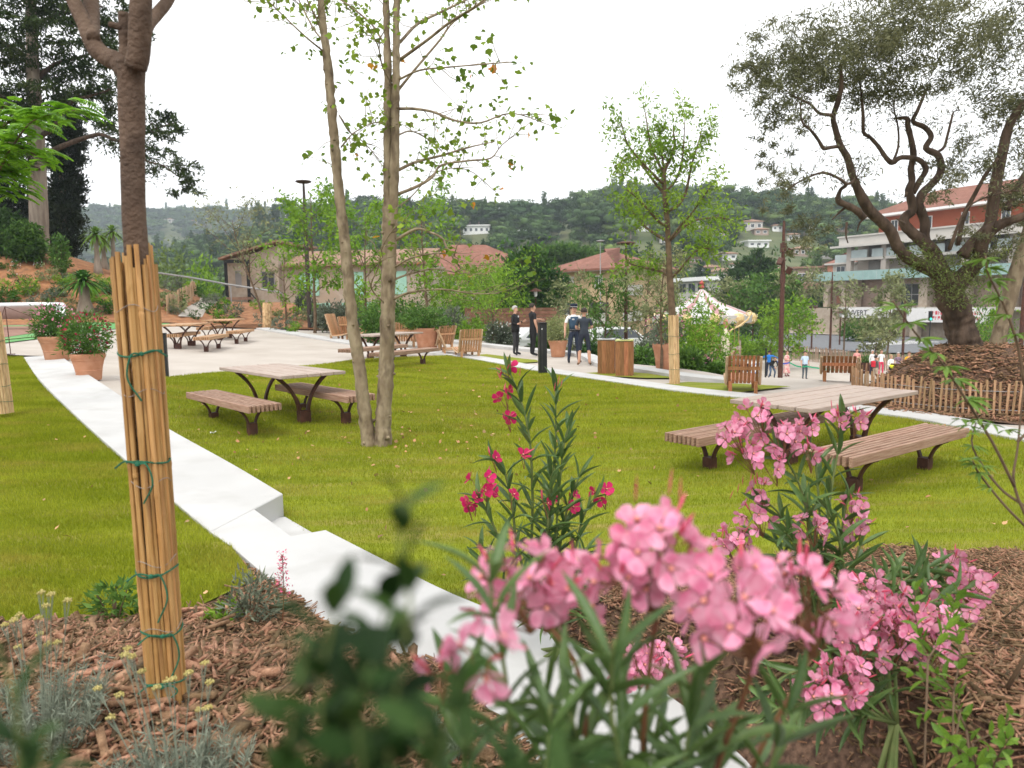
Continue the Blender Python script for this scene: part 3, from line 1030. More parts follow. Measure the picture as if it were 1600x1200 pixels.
# ------------------------------------------------------------------ rolled reed / bamboo tree guards
def guard(name, label, base, top, r, n, hh, mat, ties, wires, canes_r, loose=True, group='bamboo guards round young trunks', rag=.03, lower=0.05):
    """base, top: points on the guard's axis; canes stand round it, each one a part."""
    base, top = Vector(base), Vector(top)
    ax = (top - base)
    Lc = ax.length
    axn = ax.normalized()
    q = axn.to_track_quat('Z', 'Y')
    t = thing(name, label, 'tree guard', base, 0, group)
    meshes = []
    for v in range(6):
        mb = MB()
        zs = [-lower]
        step = Lc / rnd.uniform(4, 6)
        pts, rad = [], []
        nodes = sorted(rnd.uniform(0.05, Lc * .95) for _ in range(5))
        z = -lower
        marks = [-lower] + [nn for nn in nodes] + [Lc]
        ph = rnd.uniform(0, 6)
        for i, mk in enumerate(marks):
            off = 0.004 * math.sin(mk * 3 + ph)
            if 0 < i < len(marks) - 1:
                for dz, kk in ((-.012, 1.0), (-.004, 1.13), (.004, 1.13), (.012, 1.0)):
                    pts.append((off, 0, mk + dz))
                    rad.append(canes_r * kk)
            else:
                pts.append((off, 0, mk))
                rad.append(canes_r * rnd.uniform(.9, 1.05))
        order = sorted(range(len(pts)), key=lambda i: pts[i][2])
        pts = [pts[i] for i in order]
        rad = [rad[i] for i in order]
        meshes.append(mb.tube(pts, rad, 8).mesh('cane', mat, smooth='auto'))
    for k in range(n):
        a = 2 * PI * (k + rnd.uniform(-.25, .25)) / n
        rr = r + rnd.uniform(-.25, .35) * canes_r
        o = link('cane', meshes[k % 6], t)
        loc = q @ Vector((rr * math.cos(a), rr * math.sin(a), 0))
        tilt = Euler((rnd.uniform(-.006, .006), rnd.uniform(-.006, .006), rnd.uniform(0, 6)))
        s = rnd.uniform(.75, 1.2)
        o.matrix_local = Matrix.Translation(loc) @ q.to_matrix().to_4x4() @ tilt.to_matrix().to_4x4() @ Matrix.Diagonal((s, s, 1 + rnd.uniform(-rag, rag), 1))
    to_cam = q.inverted() @ (Vector((0, 0, EYE)) - base)
    ac = math.atan2(to_cam.y, to_cam.x)
    for zt, drop, side in ties:
        mb = MB()
        ring = [q @ Vector(((r + canes_r * 1.5) * math.cos(a), (r + canes_r * 1.5) * math.sin(a), zt + .008 * math.sin(a * 2 + zt * 9))) for a in np.linspace(0, 2 * PI, 33)]
        mb.tube(ring, .0032, 5, cap=False)
        if drop:
            st = ac + side
            rk = r + canes_r * 2.2
            p0 = q @ Vector((rk * math.cos(st), rk * math.sin(st), zt))
            sgn = 1 if side > 0 else -1
            tn = q @ Vector((-math.sin(st), math.cos(st), 0)) * sgn
            tail = spline([p0, p0 + tn * -.03 + axn * -.02 * drop + Vector((0, 0, 0)), p0 + tn * -.045 - axn * drop * .5, p0 + tn * -.01 - axn * drop], 6)
            mb.tube([Vector(x) for x in tail], .003, 5)
            tail = spline([p0, p0 + tn * .04 + axn * .01, p0 + tn * .075 - axn * .012], 5)
            mb.tube([Vector(x) for x in tail], .003, 5)
            mb.lathe([(.0, -.008), (.008, -.004), (.008, .004), (0, .008)], 8, 0, tuple(p0))
        mb.obj('tie', [m_tie], t)
    for zt in wires:
        mb = MB()
        ring = [q @ Vector(((r + canes_r * 1.25) * math.cos(a), (r + canes_r * 1.25) * math.sin(a), zt + .012 * math.sin(a * 3 + zt * 5))) for a in np.linspace(0, 2 * PI, 33)]
        mb.tube(ring, .0011, 4, cap=False)
        mb.obj('wire', [m_wire], t)
    return t


D0 = 2.4
gb, gt = atd(264, 1118, D0), atd(207, 402, D0)
guard('bamboo_guard', 'tall bamboo cane guard tied with green twine round the trunk nearest the left', gb, gt, .053, 24, 1.4, m_cane,
      [(1.255, .15, .05), (0.90, .13, -.5), (0.525, .16, -.3), (0.315, .16, .0), (0.14, .05, -.2)],
      [1.40, 1.13, .83, .56, .33, .07], .0076)
gb2, gt2 = atd(8, 640, 10.6), atd(-12, 490, 10.6)
guard('bamboo_guard', 'bamboo cane guard cut off by the left edge of the photo, on the left lawn', gb2, gt2, .09, 34, 1.4, m_cane2, [(1.0, 0, 0), (.66, 0, 0), (.35, 0, 0), (.12, 0, 0)], [], .014)
ga = g(1054, 601)
guard('bamboo_guard', 'slim pale reed guard round the young tree on the grass island', ga, atd(1052, 493, ga.y), .10, 34, 1.5, m_cane2, [(1.1, 0, 0), (.7, 0, 0), (.35, 0, 0)], [], .016, rag=.01)
ga = g(417, 513)
guard('bamboo_guard', 'small reed guard round the sapling on the mulch mound behind the terrace', ga, atd(417, 474, ga.y), .17, 14, 1.5, m_cane2, [], [], .04, rag=.01)

# ------------------------------------------------------------------ lamp posts
def lamp(px, py, d, top_py, rad, label, kind, mat=m_rust):
    p = atd(px, py, d)
    z0 = h(p[0], p[1])
    zt = atd(px, top_py, d)[2]
    t = thing('lamp_post', label, 'lamp post', (p[0], p[1], z0), 0, 'rust brown lamp posts')
    hh = zt - z0
    MB().lathe([(rad * 1.8, -.3), (rad * 1.8, .02), (rad * 1.05, .03), (rad, .3), (rad * .85, hh * .75), (rad * .45, hh)], 12).obj('pole', [mat], t, smooth='auto')
    if kind == 'spot':
        for dz, ang in ((-1.7, .3), (-2.2, 2.7), (-2.7, .2)):
            mb = MB().box(-.13, .13, -.10, .10, -.19, .19)
            mb.tube([(-.16, 0, .1), (-.30, 0, .2)], .03, 6)
            o = mb.obj('spotlight', [m_rust], t, bevel=.02)
            o.location = (.28 * math.cos(ang), -.2, hh + dz)
            o.rotation_euler = (.5, .35 * math.cos(ang), ang)
        MB().box(-.14, .14, -.14, .14, hh - 1.7, hh - 1.2).obj('collar', [m_rust], t, bevel=.01)
        MB().box(-.12, .12, -.12, .12, hh - 3.4, hh - 2.9).obj('control_box', [m_rust], t, bevel=.01)
    elif kind == 'disc':
        MB().lathe([(.05, hh), (.3, hh + .04), (.42, hh + .10), (.40, hh + .15), (.1, hh + .2), (0, hh + .2)], 20).obj('lamp_head', [mat], t, smooth='auto')
    elif kind == 'mushroom':
        MB().lathe([(.06, hh - .5), (.13, hh - .45), (.15, hh - .08), (.06, hh)], 12).obj('lantern', [m_white], t, smooth='auto')
        MB().lathe([(.52, hh - .08), (.50, hh - .02), (.2, hh + .14), (.05, hh + .2), (0, hh + .22)], 20).obj('lamp_shade', [mat], t, smooth='auto')
    return t


lamp(1219, 588, 41, 345, .14, 'tall rust brown mast with spotlights beside the plaza', 'spot')
lamp(978, 540, 33, 384, .09, 'rust brown mast left of the bamboo guarded young tree', 'disc')
lamp(485, 520, 40, 287, .13, 'dark lamp post with a flat disc head among the saplings behind the lawn', 'disc', M('dark_rust', (0.05, 0.035, 0.03), rough=.6))
for (px, py, d, tpy, lab) in ((1176, 533, 74, 482, 'small mushroom lamp post right of the carousel'), (1268, 540, 70, 480, 'small mushroom lamp post in front of the silver van'),
                              (1312, 530, 78, 488, 'small mushroom lamp post right of the silver van'), (855, 480, 62, 449, 'lamp post by the brown fence in front of the yellow building'),
                              (837, 480, 60, 454, 'lamp post by the brown fence, just left of the other')):
    lamp(px, py, d, tpy, .08, lab, 'mushroom', m_rust)
for (px, py, d, tpy, lab) in ((1297, 541, 66, 425, 'thin rust pole right of the silver van'), (1410, 565, 56, 470, 'rust pole behind the woman in white'), (1592, 590, 30, 440, 'rust pole at the right edge, behind the olive mound'),
                              (1563, 590, 44, 505, 'rust post right of the slim olive trunk')):
    lamp(px, py, d, tpy, .10, lab, 'plain')
lamp(938, 420, 78, 378, .06, 'thin aerial mast on the yellow building roof', 'disc', m_grey)['category'] = 'mast'
# ------------------------------------------------------------------ buildings
m_cream = M('cream_render', (0.44, 0.32, 0.185), (0.49, 0.365, 0.22), 0.6, 0.9, coords='Object')
m_stone = M('stone_render', (0.34, 0.275, 0.215), (0.43, 0.36, 0.29), 2.5, 0.95, 0.5, 14, c3=(0.40, 0.31, 0.23), s3=.6)
m_roof = M('red_tile_roof', (0.195, 0.085, 0.06), (0.255, 0.12, 0.088), 1.5, 0.9, 0.3, 20, c3=(0.19, 0.09, 0.065), s3=.5)
m_roofo = M('old_tile_roof', (0.24, 0.14, 0.10), (0.34, 0.22, 0.155), 3.5, 0.95, 0.6, 12, c3=(0.24, 0.15, 0.11), s3=1.2)
m_beige = M('beige_facade', (0.39, 0.345, 0.305), (0.43, 0.385, 0.345), 0.5, 0.9)
m_offw = M('off_white_facade', (0.47, 0.445, 0.41), (0.52, 0.495, 0.46), 0.5, 0.85)
m_orange = M('orange_render', (0.29, 0.078, 0.042), (0.33, 0.10, 0.056), 0.5, 0.9)
m_coral = M('coral_render', (0.44, 0.19, 0.125), (0.48, 0.23, 0.155), 0.5, 0.9)
m_pinkst = M('pinkish_stone', (0.34, 0.25, 0.20), (0.40, 0.30, 0.25), 3, 0.95, .3, 12)
m_copper = M('pale_green_panels', (0.25, 0.38, 0.36), (0.30, 0.43, 0.41), 1.5, 0.5)
m_frost = M('frosted_glass_panel', (0.36, 0.42, 0.42), (0.42, 0.48, 0.48), 1.0, 0.25)
m_mint = M('mint_shutter', (0.28, 0.50, 0.40), (0.33, 0.56, 0.45), 2, 0.7)
m_shadow = M('grey_shadow_wall', (0.22, 0.21, 0.20), (0.28, 0.27, 0.26), 1, 0.9)  # wall grey with shade already put into the colour
m_fence = M('brown_fence_board', (0.15, 0.07, 0.045), (0.22, 0.11, 0.07), 4, 0.8, objrand=.2)
m_red = M('red_print', (0.55, 0.08, 0.10), rough=.7)
m_ink = M('dark_print', (0.05, 0.05, 0.06), rough=.7)
m_tarp = M('tarpaulin', (0.68, 0.67, 0.66), (0.72, 0.71, 0.70), 2, 0.6)


def window(parent, x0, x1, z0, z1, y=0.0, frame=None, shutter=None, pane=None):
    """Window on a wall in the plane local y (outside is -y)."""
    fr = MB()
    b = 0.07
    for (a0, a1, c0, c1) in ((x0, x1, z0, z0 + b), (x0, x1, z1 - b, z1), (x0, x0 + b, z0 + b, z1 - b), (x1 - b, x1, z0 + b, z1 - b), ((x0 + x1) / 2 - .03, (x0 + x1) / 2 + .03, z0 + b, z1 - b)):
        fr.box(a0, a1, y - .05, y + .02, c0, c1)
    f = fr.obj('window', [frame or m_white], parent)
    MB().box(x0 + b * .5, x1 - b * .5, y - .012, y + .005, z0 + b * .5, z1 - b * .5).obj('pane', [pane or m_glass], f)
    if shutter:
        w2 = (x1 - x0) / 2
        for s, (u0, u1) in (('l', (x0 - w2 - .03, x0 - .03)), ('r', (x1 + .03, x1 + w2 + .03))):
            MB().box(u0, u1, y - .06, y - .005, z0 - .03, z1 + .03).obj('shutter', [shutter], f)
    return f


def text_mesh(s, size, mat, bold=False):
    cu = bpy.data.curves.new('lettering', 'FONT')
    cu.body = s
    cu.size = size
    cu.extrude = 0.004
    cu.align_x = 'LEFT'
    if bold:
        cu.offset = size * 0.012
    ob = bpy.data.objects.new('tmp_text', cu)
    C.objects.link(ob)
    dg = bpy.context.evaluated_depsgraph_get()
    me = bpy.data.meshes.new_from_object(ob.evaluated_get(dg))
    bpy.data.objects.remove(ob)
    bpy.data.curves.remove(cu)
    me.materials.clear()
    me.materials.append(mat)
    return me


def hip_roof(x0, x1, y0, y1, z0, z1, over=0.6, hip0=True, hip1=True, m=0):
    """Hipped roof slab with thickness; ridge along x."""
    x0, x1, y0, y1 = x0 - over, x1 + over, y0 - over, y1 + over
    ym = (y0 + y1) / 2
    hd = (y1 - y0) / 2
    r0 = x0 + (hd if hip0 else 0)
    r1 = x1 - (hd if hip1 else 0)
    V = [(x0, y0, z0), (x1, y0, z0), (x1, y1, z0), (x0, y1, z0), (r0, ym, z1), (r1, ym, z1)]
    V2 = [(x, y, z - .22) for x, y, z in V[:4]]
    mb = MB()
    mb.add(V + V2, [(0, 1, 5, 4), (1, 2, 5), (2, 3, 4, 5), (3, 0, 4), (0, 6, 7, 1), (1, 7, 8, 2), (2, 8, 9, 3), (3, 9, 6, 0), (6, 9, 8, 7)], m)
    return mb


# --- yellow building with red tiled roofs (two wings)
def wing(label, pL, pR, dL, dR, depth, ez_over=None, zb=-4.5, ridge=2.6, seed=0, balc=True):
    A, B = atd(*pL, dL), atd(*pR, dR)
    ez = (A[2] + B[2]) / 2
    L = math.hypot(B[0] - A[0], B[1] - A[1])
    rz = math.atan2(B[1] - A[1], B[0] - A[0])
    t = thing('apartment_house', label, 'building', (A[0], A[1], 0), rz, 'yellow apartment wings with red roofs')
    MB().box(0, L, 0, depth, zb, ez - .02).obj('wall', [m_cream], t)
    rf = hip_roof(0, L, 0, depth, ez + .12, ez + ridge, .9).obj('roof', [m_roof], t)
    MB().box(-.75, L + .75, -.78, -.62, ez - .16, ez - .02).obj('gutter', [m_offw], t)
    rr = random.Random(seed)
    nfl = 3
    for fl in range(nfl):
        z1 = ez - 0.65 - fl * 2.8
        n = int(L / 3.2)
        for i in range(n):
            x = (i + .5) * L / n
            if (i + fl) % 3 == 2 and balc:
                MB().box(x - 1.3, x + 1.3, -.03, .0, z1 - 2.1, z1).obj('recess_shade', [m_dark], t)  # flat dark panel on the wall, shade of a recess as colour
                bb = MB().box(x - 1.6, x + 1.6, -1.1, 0, z1 - 2.25, z1 - 2.08).obj('balcony', [m_offw], t)
                MB().box(x - 1.6, x + 1.6, -1.1, -1.02, z1 - 2.08, z1 - 1.15).obj('balustrade', [m_offw if i % 2 else m_grey], bb)
            else:
                window(t, x - .5, x + .5, z1 - 1.35, z1, 0, m_white, m_offw if rr.random() < .6 else None)
    return t


wing('yellow apartment wing with a red hipped roof, right of the round pine tree', (862, 425), (962, 420), 84, 78, 11, seed=1)
wing('yellow apartment wing with a long red roof behind the multi-trunk tree', (640, 432), (852, 428), 86, 90, 12, ridge=4.0, seed=2)
wing('low yellow wing with a red roof seen just right of the tall trunks', (606, 454), (700, 452), 80, 83, 8, ridge=2.2, seed=3)
# white balcony block at its right end
A, B = atd(962, 428, 80), atd(995, 428, 82)
t = thing('apartment_house', 'white balcony block at the right end of the yellow apartments', 'building', (A[0], A[1], 0), math.atan2(B[1] - A[1], B[0] - A[0]))
MB().box(0, 2.6, 0, 6, -4.5, A[2] + .4).obj('wall', [m_cream], t)
for k in range(3):
    b = MB().box(-.2, 2.9, -1.2, 0, A[2] - 2.3 - 2.8 * k, A[2] - 2.15 - 2.8 * k).obj('balcony', [m_offw], t)
    MB().box(-.2, 2.9, -1.2, -1.12, A[2] - 2.15 - 2.8 * k, A[2] - 1.2 - 2.8 * k).obj('balustrade', [m_offw], b)
    MB().box(.2, 2.4, -.04, 0, A[2] - 2.1 - 2.8 * k, A[2] - .3 - 2.8 * k).obj('recess_shade', [m_dark], t)  # thin dark sheet painting the shade behind the balcony
MB().box(-.4, 3.0, -1.4, 6.2, A[2] + .4, A[2] + .6).obj('roof', [m_offw], t)

# --- old stone house with a dark steel bay and mint shutters
A = atd(352, 404, 58)
t = thing('stone_house', 'old stone house with tiled roof and a dark steel framed bay, behind the mulch mound', 'building', (A[0], A[1], 0), math.radians(-8))
ez = A[2]
s58 = 1150 / 58
# gabled tall part: wall polygon in local x-z
zt = atd(430, 382, 58)[2]
w1 = 4.3
mb = MB()
V = [(0, 0, -2), (w1, 0, -2), (w1, 0, zt - .15), (1.9, 0, ez + .25), (0, 0, ez - .1), (0, 7, -2), (w1, 7, -2), (w1, 7, zt - .15), (1.9, 7, ez + .25), (0, 7, ez - .1)]
mb.add(V, [(0, 1, 2, 3, 4), (9, 8, 7, 6, 5), (0, 5, 6, 1), (1, 6, 7, 2), (4, 9, 5, 0), (2, 7, 8, 3), (3, 8, 9, 4)])
mb.obj('wall', [m_stone], t)
mb = MB()
V = []
for x, z in ((-.35, ez - .12), (1.9, ez + .5), (w1 + .2, zt + .12)):
    V += [(x, -.5, z), (x, 7.4, z), (x, 7.4, z + .16), (x, -.5, z + .16)]
mb.add(V, [(a + i, a + (i + 1) % 4, a + 4 + (i + 1) % 4, a + 4 + i) for a in (0, 4) for i in range(4)] + [(3, 2, 1, 0), (8, 9, 10, 11)])
mb.obj('roof', [m_roofo], t)
# the steel bay in front of its left half
bay = MB()
for x in (.35, 2.15):
    bay.box(x - .09, x + .09, -.75, -.57, .2, ez - .15)
bay.box(.26, 2.24, -.76, -.56, ez - .4, ez - .15)
bay.tube([(.35, -.66, 2.6), (-.9, -.9, 1.5)], .05, 6).tube([(2.15, -.66, 3.0), (4.1, -.9, .9)], .05, 6)
bay.obj('steel_bay', [m_black], t)
MB().box(.2, 2.3, -1.3, -.3, 2.35, 2.55).obj('porch_roof', [m_roofo], t)
MB().box(.75, 1.25, -.03, 0, 3.3, 4.6).obj('recess_shade', [m_shadow], t)  # grey sheet on the wall, its shade painted in
window(t, 2.9, 4.0, 3.2, 4.5, 0, m_shadow)
# long low wing
w2 = 11.5
ze = atd(470, 416, 58)[2]
MB().box(w1 + .002, w1 + w2, .6, 7, -2, ze).obj('wing_wall', [m_stone], t)
mb = MB()
V = []
for y, z in ((.1, ze - .05), (4.2, ze + 1.2)):
    V += [(w1 + .21, y, z), (w1 + w2 + .3, y, z), (w1 + w2 + .3, y, z + .17), (w1 + .21, y, z + .17)]
mb.add(V, [(0, 1, 5, 4), (3, 7, 6, 2), (0, 3, 2, 1), (4, 5, 6, 7), (0, 4, 7, 3), (1, 2, 6, 5)])
mb.obj('wing_roof', [m_roofo], t)
for i, x in enumerate((w1 + 2.2, w1 + 5.8, w1 + 9.2)):
    f = MB().box(x - .8, x + .8, .52, .6, ze - 2.3, ze - .55).obj('shutter', [m_mint], t)
    if i < 2:
        window(t, x - .35, x + .95, ze - 4.6, ze - 2.9, .6, m_mint, m_mint)

# --- large apartment building on the right
O0 = atd(1318, 480, 99)
t = thing('apartment_building', 'large apartment building with orange top storey, white balconies and pale green bands', 'building', (O0[0], O0[1], 0), math.radians(-64))
Lb = 42.0
zg = ZLOW - .3
bx = lambda n, m, *a, par=None, bev=0: MB().box(*a).obj(n, [m], par or t, bevel=bev)
bx('basement_wall', m_stone, 0, Lb, 1.2, 14, zg, .35)
bx('terrace_slab', m_offw, -1.6, Lb, -.4, 1.2, .10, .42)
for i in range(9):
    x = .4 + i * 5.0
    bx('pillar', m_stone, x - .45, x + .45, -.3, .7, zg, .098)
# shop storey
bx('shop_wall', m_pinkst, 0, Lb, 2.4, 14, .36, 4.2)
for i in range(9):
    x = .6 + i * 5.0
    bx('pillar', m_stone, x - .55, x + .55, .9, 2.0, .422, 4.0)
    if i in (1, 2, 4, 5, 7):
        f = window(t, x + 1.0, x + 4.0, .6, 3.3, 2.4, m_grey)
        MB().box(x + 1.0, x + 4.0, 2.33, 2.39, 1.9, 2.0).obj('transom', [m_grey], f)
# arch bay at the left end
mb = MB()
ar = [(-3.6, .42), (-2.9, .42), (-2.9, 2.2)] + [(-1.8 - 1.1 * math.cos(a), 2.2 + 1.1 * math.sin(a)) for a in np.linspace(0, PI, 12)][1:-1] + [(-.7, 2.2), (-.7, .42), (0, .42), (0, 3.9), (-3.6, 3.9)]
V = [(x, .3, z) for x, z in ar] + [(x, 1.2, z) for x, z in ar]
n = len(ar)
mb.add(V, [tuple(range(n)), tuple(range(2 * n - 1, n - 1, -1))] + [(i, n + i, n + (i + 1) % n, (i + 1) % n) for i in range(n)])
mb.obj('arch', [m_stone], t)
bx('arch_wall', m_pinkst, -3.6, -.002, 2.2, 10, zg, 4.1)
bx('awning', m_coral, -2.8, -.8, 1.95, 2.18, .9, 1.9)
bx('low_wall', m_stone, -9, -.2, -.6, .2, zg, .30)
# pale green band
bx('green_band', m_copper, -5.0, Lb, -.25, .0, 3.95, 5.15)
for i in range(24):
    MB().box(-5 + i * 2, -4.96 + i * 2, -.28, -.251, 3.95, 5.15).obj('panel_joint', [m_frost], t)
bx('band_slab', m_offw, -4.9, Lb, .002, 2.3, 4.25, 4.5)
# two balcony storeys
bx('main_wall', m_beige, 0, Lb, 2.4, 14, 4.21, 9.6)
for st, z0 in ((0, 5.15), (1, 6.95)):
    for i in range(8):
        x = .9 + i * 5.2
        bx('recess_shade', m_shadow, x + .9, x + 2.7, 2.25, 2.39, z0 + .05, z0 + 1.5)  # shaded balcony back painted as a grey panel before the wall
        window(t, x + 3.0, x + 3.9, z0 + .1, z0 + 1.35, 2.38, m_white)
        if st == 1:
            b = bx('balcony', m_offw, x - .3, x + 4.6, .25, 2.38, 6.50, 6.82)
            MB().box(x - .2, x + 2.2, .26, .32, 6.83, 7.85).obj('balustrade', [m_frost], b)
            MB().box(x + 2.9, x + 4.5, .26, .32, 6.83, 7.85).obj('balustrade', [m_frost], b)
for i in range(9):
    x = .2 + i * 5.2
    bx('column', m_beige, x - .35, x + .35, .4, 1.1, 4.51, 8.3)
bx('parapet', m_offw, -1.0, Lb, -.1, .4, 8.32, 9.55)
bx('parapet_cap', m_offw, -1.2, Lb, -.25, .55, 9.56, 9.75)
bx('cornice', m_offw, -2.0, Lb, -.6, -.12, 8.25, 8.5)
bx('roof_slab', m_offw, 0, Lb, .42, 14, 9.2, 9.45)
# orange top storey
bx('top_storey', m_orange, 2.4, Lb, 3.2, 13, 9.46, 12.0)
for i in range(8):
    x = 4.2 + i * 4.6
    window(t, x, x + 1.0, 9.75, 11.5, 3.19, m_white)
bx('eave', m_white, .6, Lb + .5, 1.8, 14, 12.01, 12.3)
rf = hip_roof(1.2, Lb, 2.4, 13.4, 12.35, 15.1, .3, True, False).obj('roof', [m_roof], t)
# low grey wing at the left end
bx('side_wing', m_offw, -4.5, -.002, 3, 12, 4.2, 6.2)
bx('side_roof', m_offw, -5.3, -.003, 2.2, 12.2, 6.22, 6.45)
bx('side_balustrade', m_frost, -3.6, -.6, 2.3, 2.36, 6.46, 7.5)
window(t, -3.9, -2.4, 4.6, 6.0, 2.99, m_white)
# entrance glazing at ground level, right
f = window(t, 22, 25, -2.8, 3.4, 2.1, m_grey)
# banners hung on the terrace
bn = MB().box(.2, 7.6, -.46, -.42, -.95, .36).obj('banner', [m_tarp], t)
me = text_mesh('OUVERT', .95, m_ink, True)
lt = link('lettering', me, bn, (.42, -.475, -.62))
lt.rotation_euler = (PI / 2, 0, 0)
bn2 = MB().box(9.6, 19.5, -.46, -.42, -1.35, .30).obj('banner', [m_tarp], t)
mb = MB()
rr = random.Random(3)
# faint illegible red print, two rows of short strokes
for row, z in ((0, -.45), (1, -1.05)):
    x = 12.6 + row * .3
    while x < 18.6:
        wv = rr.uniform(.16, .34)
        mb.box(x, x + .07, -.475, -.462, z, z + .42)
        mb.box(x + .08, x + wv, -.475, -.462, z + rr.choice((0, .18, .34)), z + rr.choice((.06, .26, .42)) + .02)
        x += wv + .10
mb.obj('print', [m_red], bn2)

# --- coral house left of the apartments
A = atd(1239, 420, 130)
t = thing('coral_house', 'coral and pink house with low tiled roofs left of the large apartment building', 'building', (A[0], A[1], 0), math.radians(-20))
bx = lambda n, m, *a, par=None: MB().box(*a).obj(n, [m], par or t)
za = A[2]
bx('wall', m_pinkst, 0, 5.5, 0, 8, -4, za)
bx('wall', m_coral, 5.51, 13, -1.2, 8, -4, za + .6)
bx('roof', m_roofo, -.3, 5.7, -.4, 8, za + .02, za + .35)
rf = hip_roof(5.5, 13, -1.2, 8, za + .7, za + 2.6, .5).obj('roof', [m_roof], t)
window(t, .8, 2.2, za - 2.3, za - .8, 0, m_white)
window(t, 3.0, 4.6, za - 2.3, za - .8, 0, m_white)
bx('balcony', m_roofo, 0, 5.4, -.9, 0, za - 3.6, za - 2.6)
bx('recess_shade', m_dark, .6, 5, -.05, -.002, za - 6.2, za - 4.6)  # dark panel under the balcony, shade given by its colour
window(t, 7, 8.2, za - 3, za - 1, -1.2, m_white)
window(t, 10, 11.2, za - 3, za - 1, -1.2, m_white)

# --- flat white building behind the carousel
A, B = atd(1060, 437, 150), atd(1104, 433, 140)
t = thing('flat_roof_building', 'low white flat roofed building behind the carousel top', 'building', (A[0], A[1], 0), math.atan2(B[1] - A[1], B[0] - A[0]))
L = math.hypot(B[0] - A[0], B[1] - A[1])
MB().box(0, L, 0, 7, -4.5, A[2] - .5).obj('wall', [m_offw], t)
MB().box(-.6, L + .6, -.8, 7.5, A[2] - .48, A[2] + .25).obj('roof', [m_white], t)
for i in range(3):
    x = L * (i + .5) / 3
    window(t, x - L / 8, x + L / 8, A[2] - 2.6, A[2] - .9, 0, m_grey)


# --- hillside villas
villa_spots = []


def villa(px, py, d, wpx, hpx, label, wall=m_offw, roof='tile', rz=0.0, nwin=3):
    wpx, hpx = wpx * 1.2, hpx * 1.45
    dr = ray(px, py + hpx * 1.1)          # stand it where the slope is seen just under it
    ys = np.arange(130.0, 1250.0, 1.0)
    hit = np.nonzero(EYE + dr[2] * ys / dr[1] <= H(dr[0] * ys / dr[1], ys))[0]
    d = float(ys[hit[0]]) if len(hit) else d
    A = atd(px, py, d)
    z0 = h(A[0], A[1])
    wd, hh = wpx * d / FPX, hpx * d / FPX
    zt = A[2]
    t = thing('hillside_villa', label, 'house', (A[0], A[1], 0), rz, 'villas on the hillside')
    dep = wd * .7
    x0, x1 = -wd / 2, wd / 2
    zb = max(min(z0 - 2, zt - hh), zt - hh * 1.35)
    MB().box(x0, x1, 0, dep, zb, zt).obj('wall', [wall], t)
    if roof == 'tile':
        hip_roof(x0, x1, 0, dep, zt + .05, zt + wd * .13, .5).obj('roof', [m_roofo], t)
    else:
        MB().box(x0 - .6, x1 + .6, -.7, dep + .4, zt + .02, zt + .5).obj('roof', [m_white], t)
    for i in range(nwin):
        x = x0 + wd * (i + .5) / nwin
        ww = wd / nwin * .28
        f = MB().box(x - ww, x + ww, -.06, -.002, zt - hh * .72, zt - hh * .25).obj('window', [m_white], t)
        MB().box(x - ww + .15, x + ww - .15, -.09, -.062, zt - hh * .72 + .15, zt - hh * .25 - .15).obj('pane', [m_glass], f)
    villa_spots.append((A[0], A[1], wd * .75, d))
    return t


villa(744, 353, 400, 34, 8, 'long white modern villa on the hillside above the long red roof', m_white, 'flat', 0, 5)
villa(812, 361, 390, 20, 7, 'small white modern villa right of the long white one, on the hillside', m_white, 'flat', 0, 3)
villa(580, 338, 420, 20, 7, 'cream villa on the hillside between the leaning and upright trunks', m_offw, 'tile', .1, 3)
villa(560, 341, 430, 14, 4, 'pinkish villa just left of the cream villa between the trunks', m_pinkst, 'tile', -.1, 2)
villa(457, 335, 430, 20, 6, 'white villa near the skyline left of the leaning trunk', m_white, 'tile', .1, 3)
villa(262, 342, 900, 10, 4, 'tiny cream villa on the far blue ridge, right of the bamboo guarded trunk', m_offw, 'tile', 0, 2)
villa(936, 323, 520, 13, 6, 'peach villa high under the skyline left of the young tree', m_pinkst, 'tile', 0, 2)
villa(890, 336, 500, 9, 5, 'small cream villa on the ridge above the yellow apartments', m_offw, 'tile', 0, 2)
villa(722, 325, 520, 40, 5, 'long low villa on the skyline right of the trunks', m_offw, 'tile', 0, 4)
villa(846, 333, 480, 24, 5, 'pale villa row on the ridge right of the umbrella pine', m_offw, 'tile', 0, 3)
villa(1095, 342, 420, 26, 9, 'white villa half hidden by the young tree crown', m_white, 'tile', 0, 3)
villa(1176, 346, 430, 26, 9, 'cream villa among dark trees in the middle of the right hillside', m_offw, 'tile', 0, 3)
villa(1186, 377, 330, 28, 6, 'white low villa left of the spotlight mast', m_white, 'flat', .15, 3)
villa(1140, 396, 280, 20, 7, 'white house with tiled roof below the hillside villas', m_white, 'tile', .1, 2)
villa(1190, 358, 400, 18, 6, 'pinkish villa just below the cream one on the right hillside', m_pinkst, 'tile', 0, 2)
villa(1088, 403, 260, 16, 5, 'orange tinted house behind the young tree trunk', m_pinkst, 'tile', 0, 2)
villa(1110, 417, 220, 26, 8, 'peach town house left of the broad dark tree', m_pinkst, 'tile', -.1, 3)
villa(1135, 424, 200, 38, 10, 'brown roofed town house just behind the broad dark tree', m_stone, 'tile', .1, 4)
villa(1213, 420, 220, 20, 10, 'town house right of the broad dark tree', m_pinkst, 'tile', 0, 2)
villa(1255, 388, 300, 24, 8, 'tile roofed house on the slope right of the spotlight mast', m_pinkst, 'tile', 0, 3)
villa(1290, 392, 290, 20, 8, 'pale house on the slope behind the coral house', m_offw, 'tile', 0, 3)
villa(1410, 333, 500, 22, 5, 'pinkish villa on the skyline left of the orange storey', m_pinkst, 'tile', 0, 3)
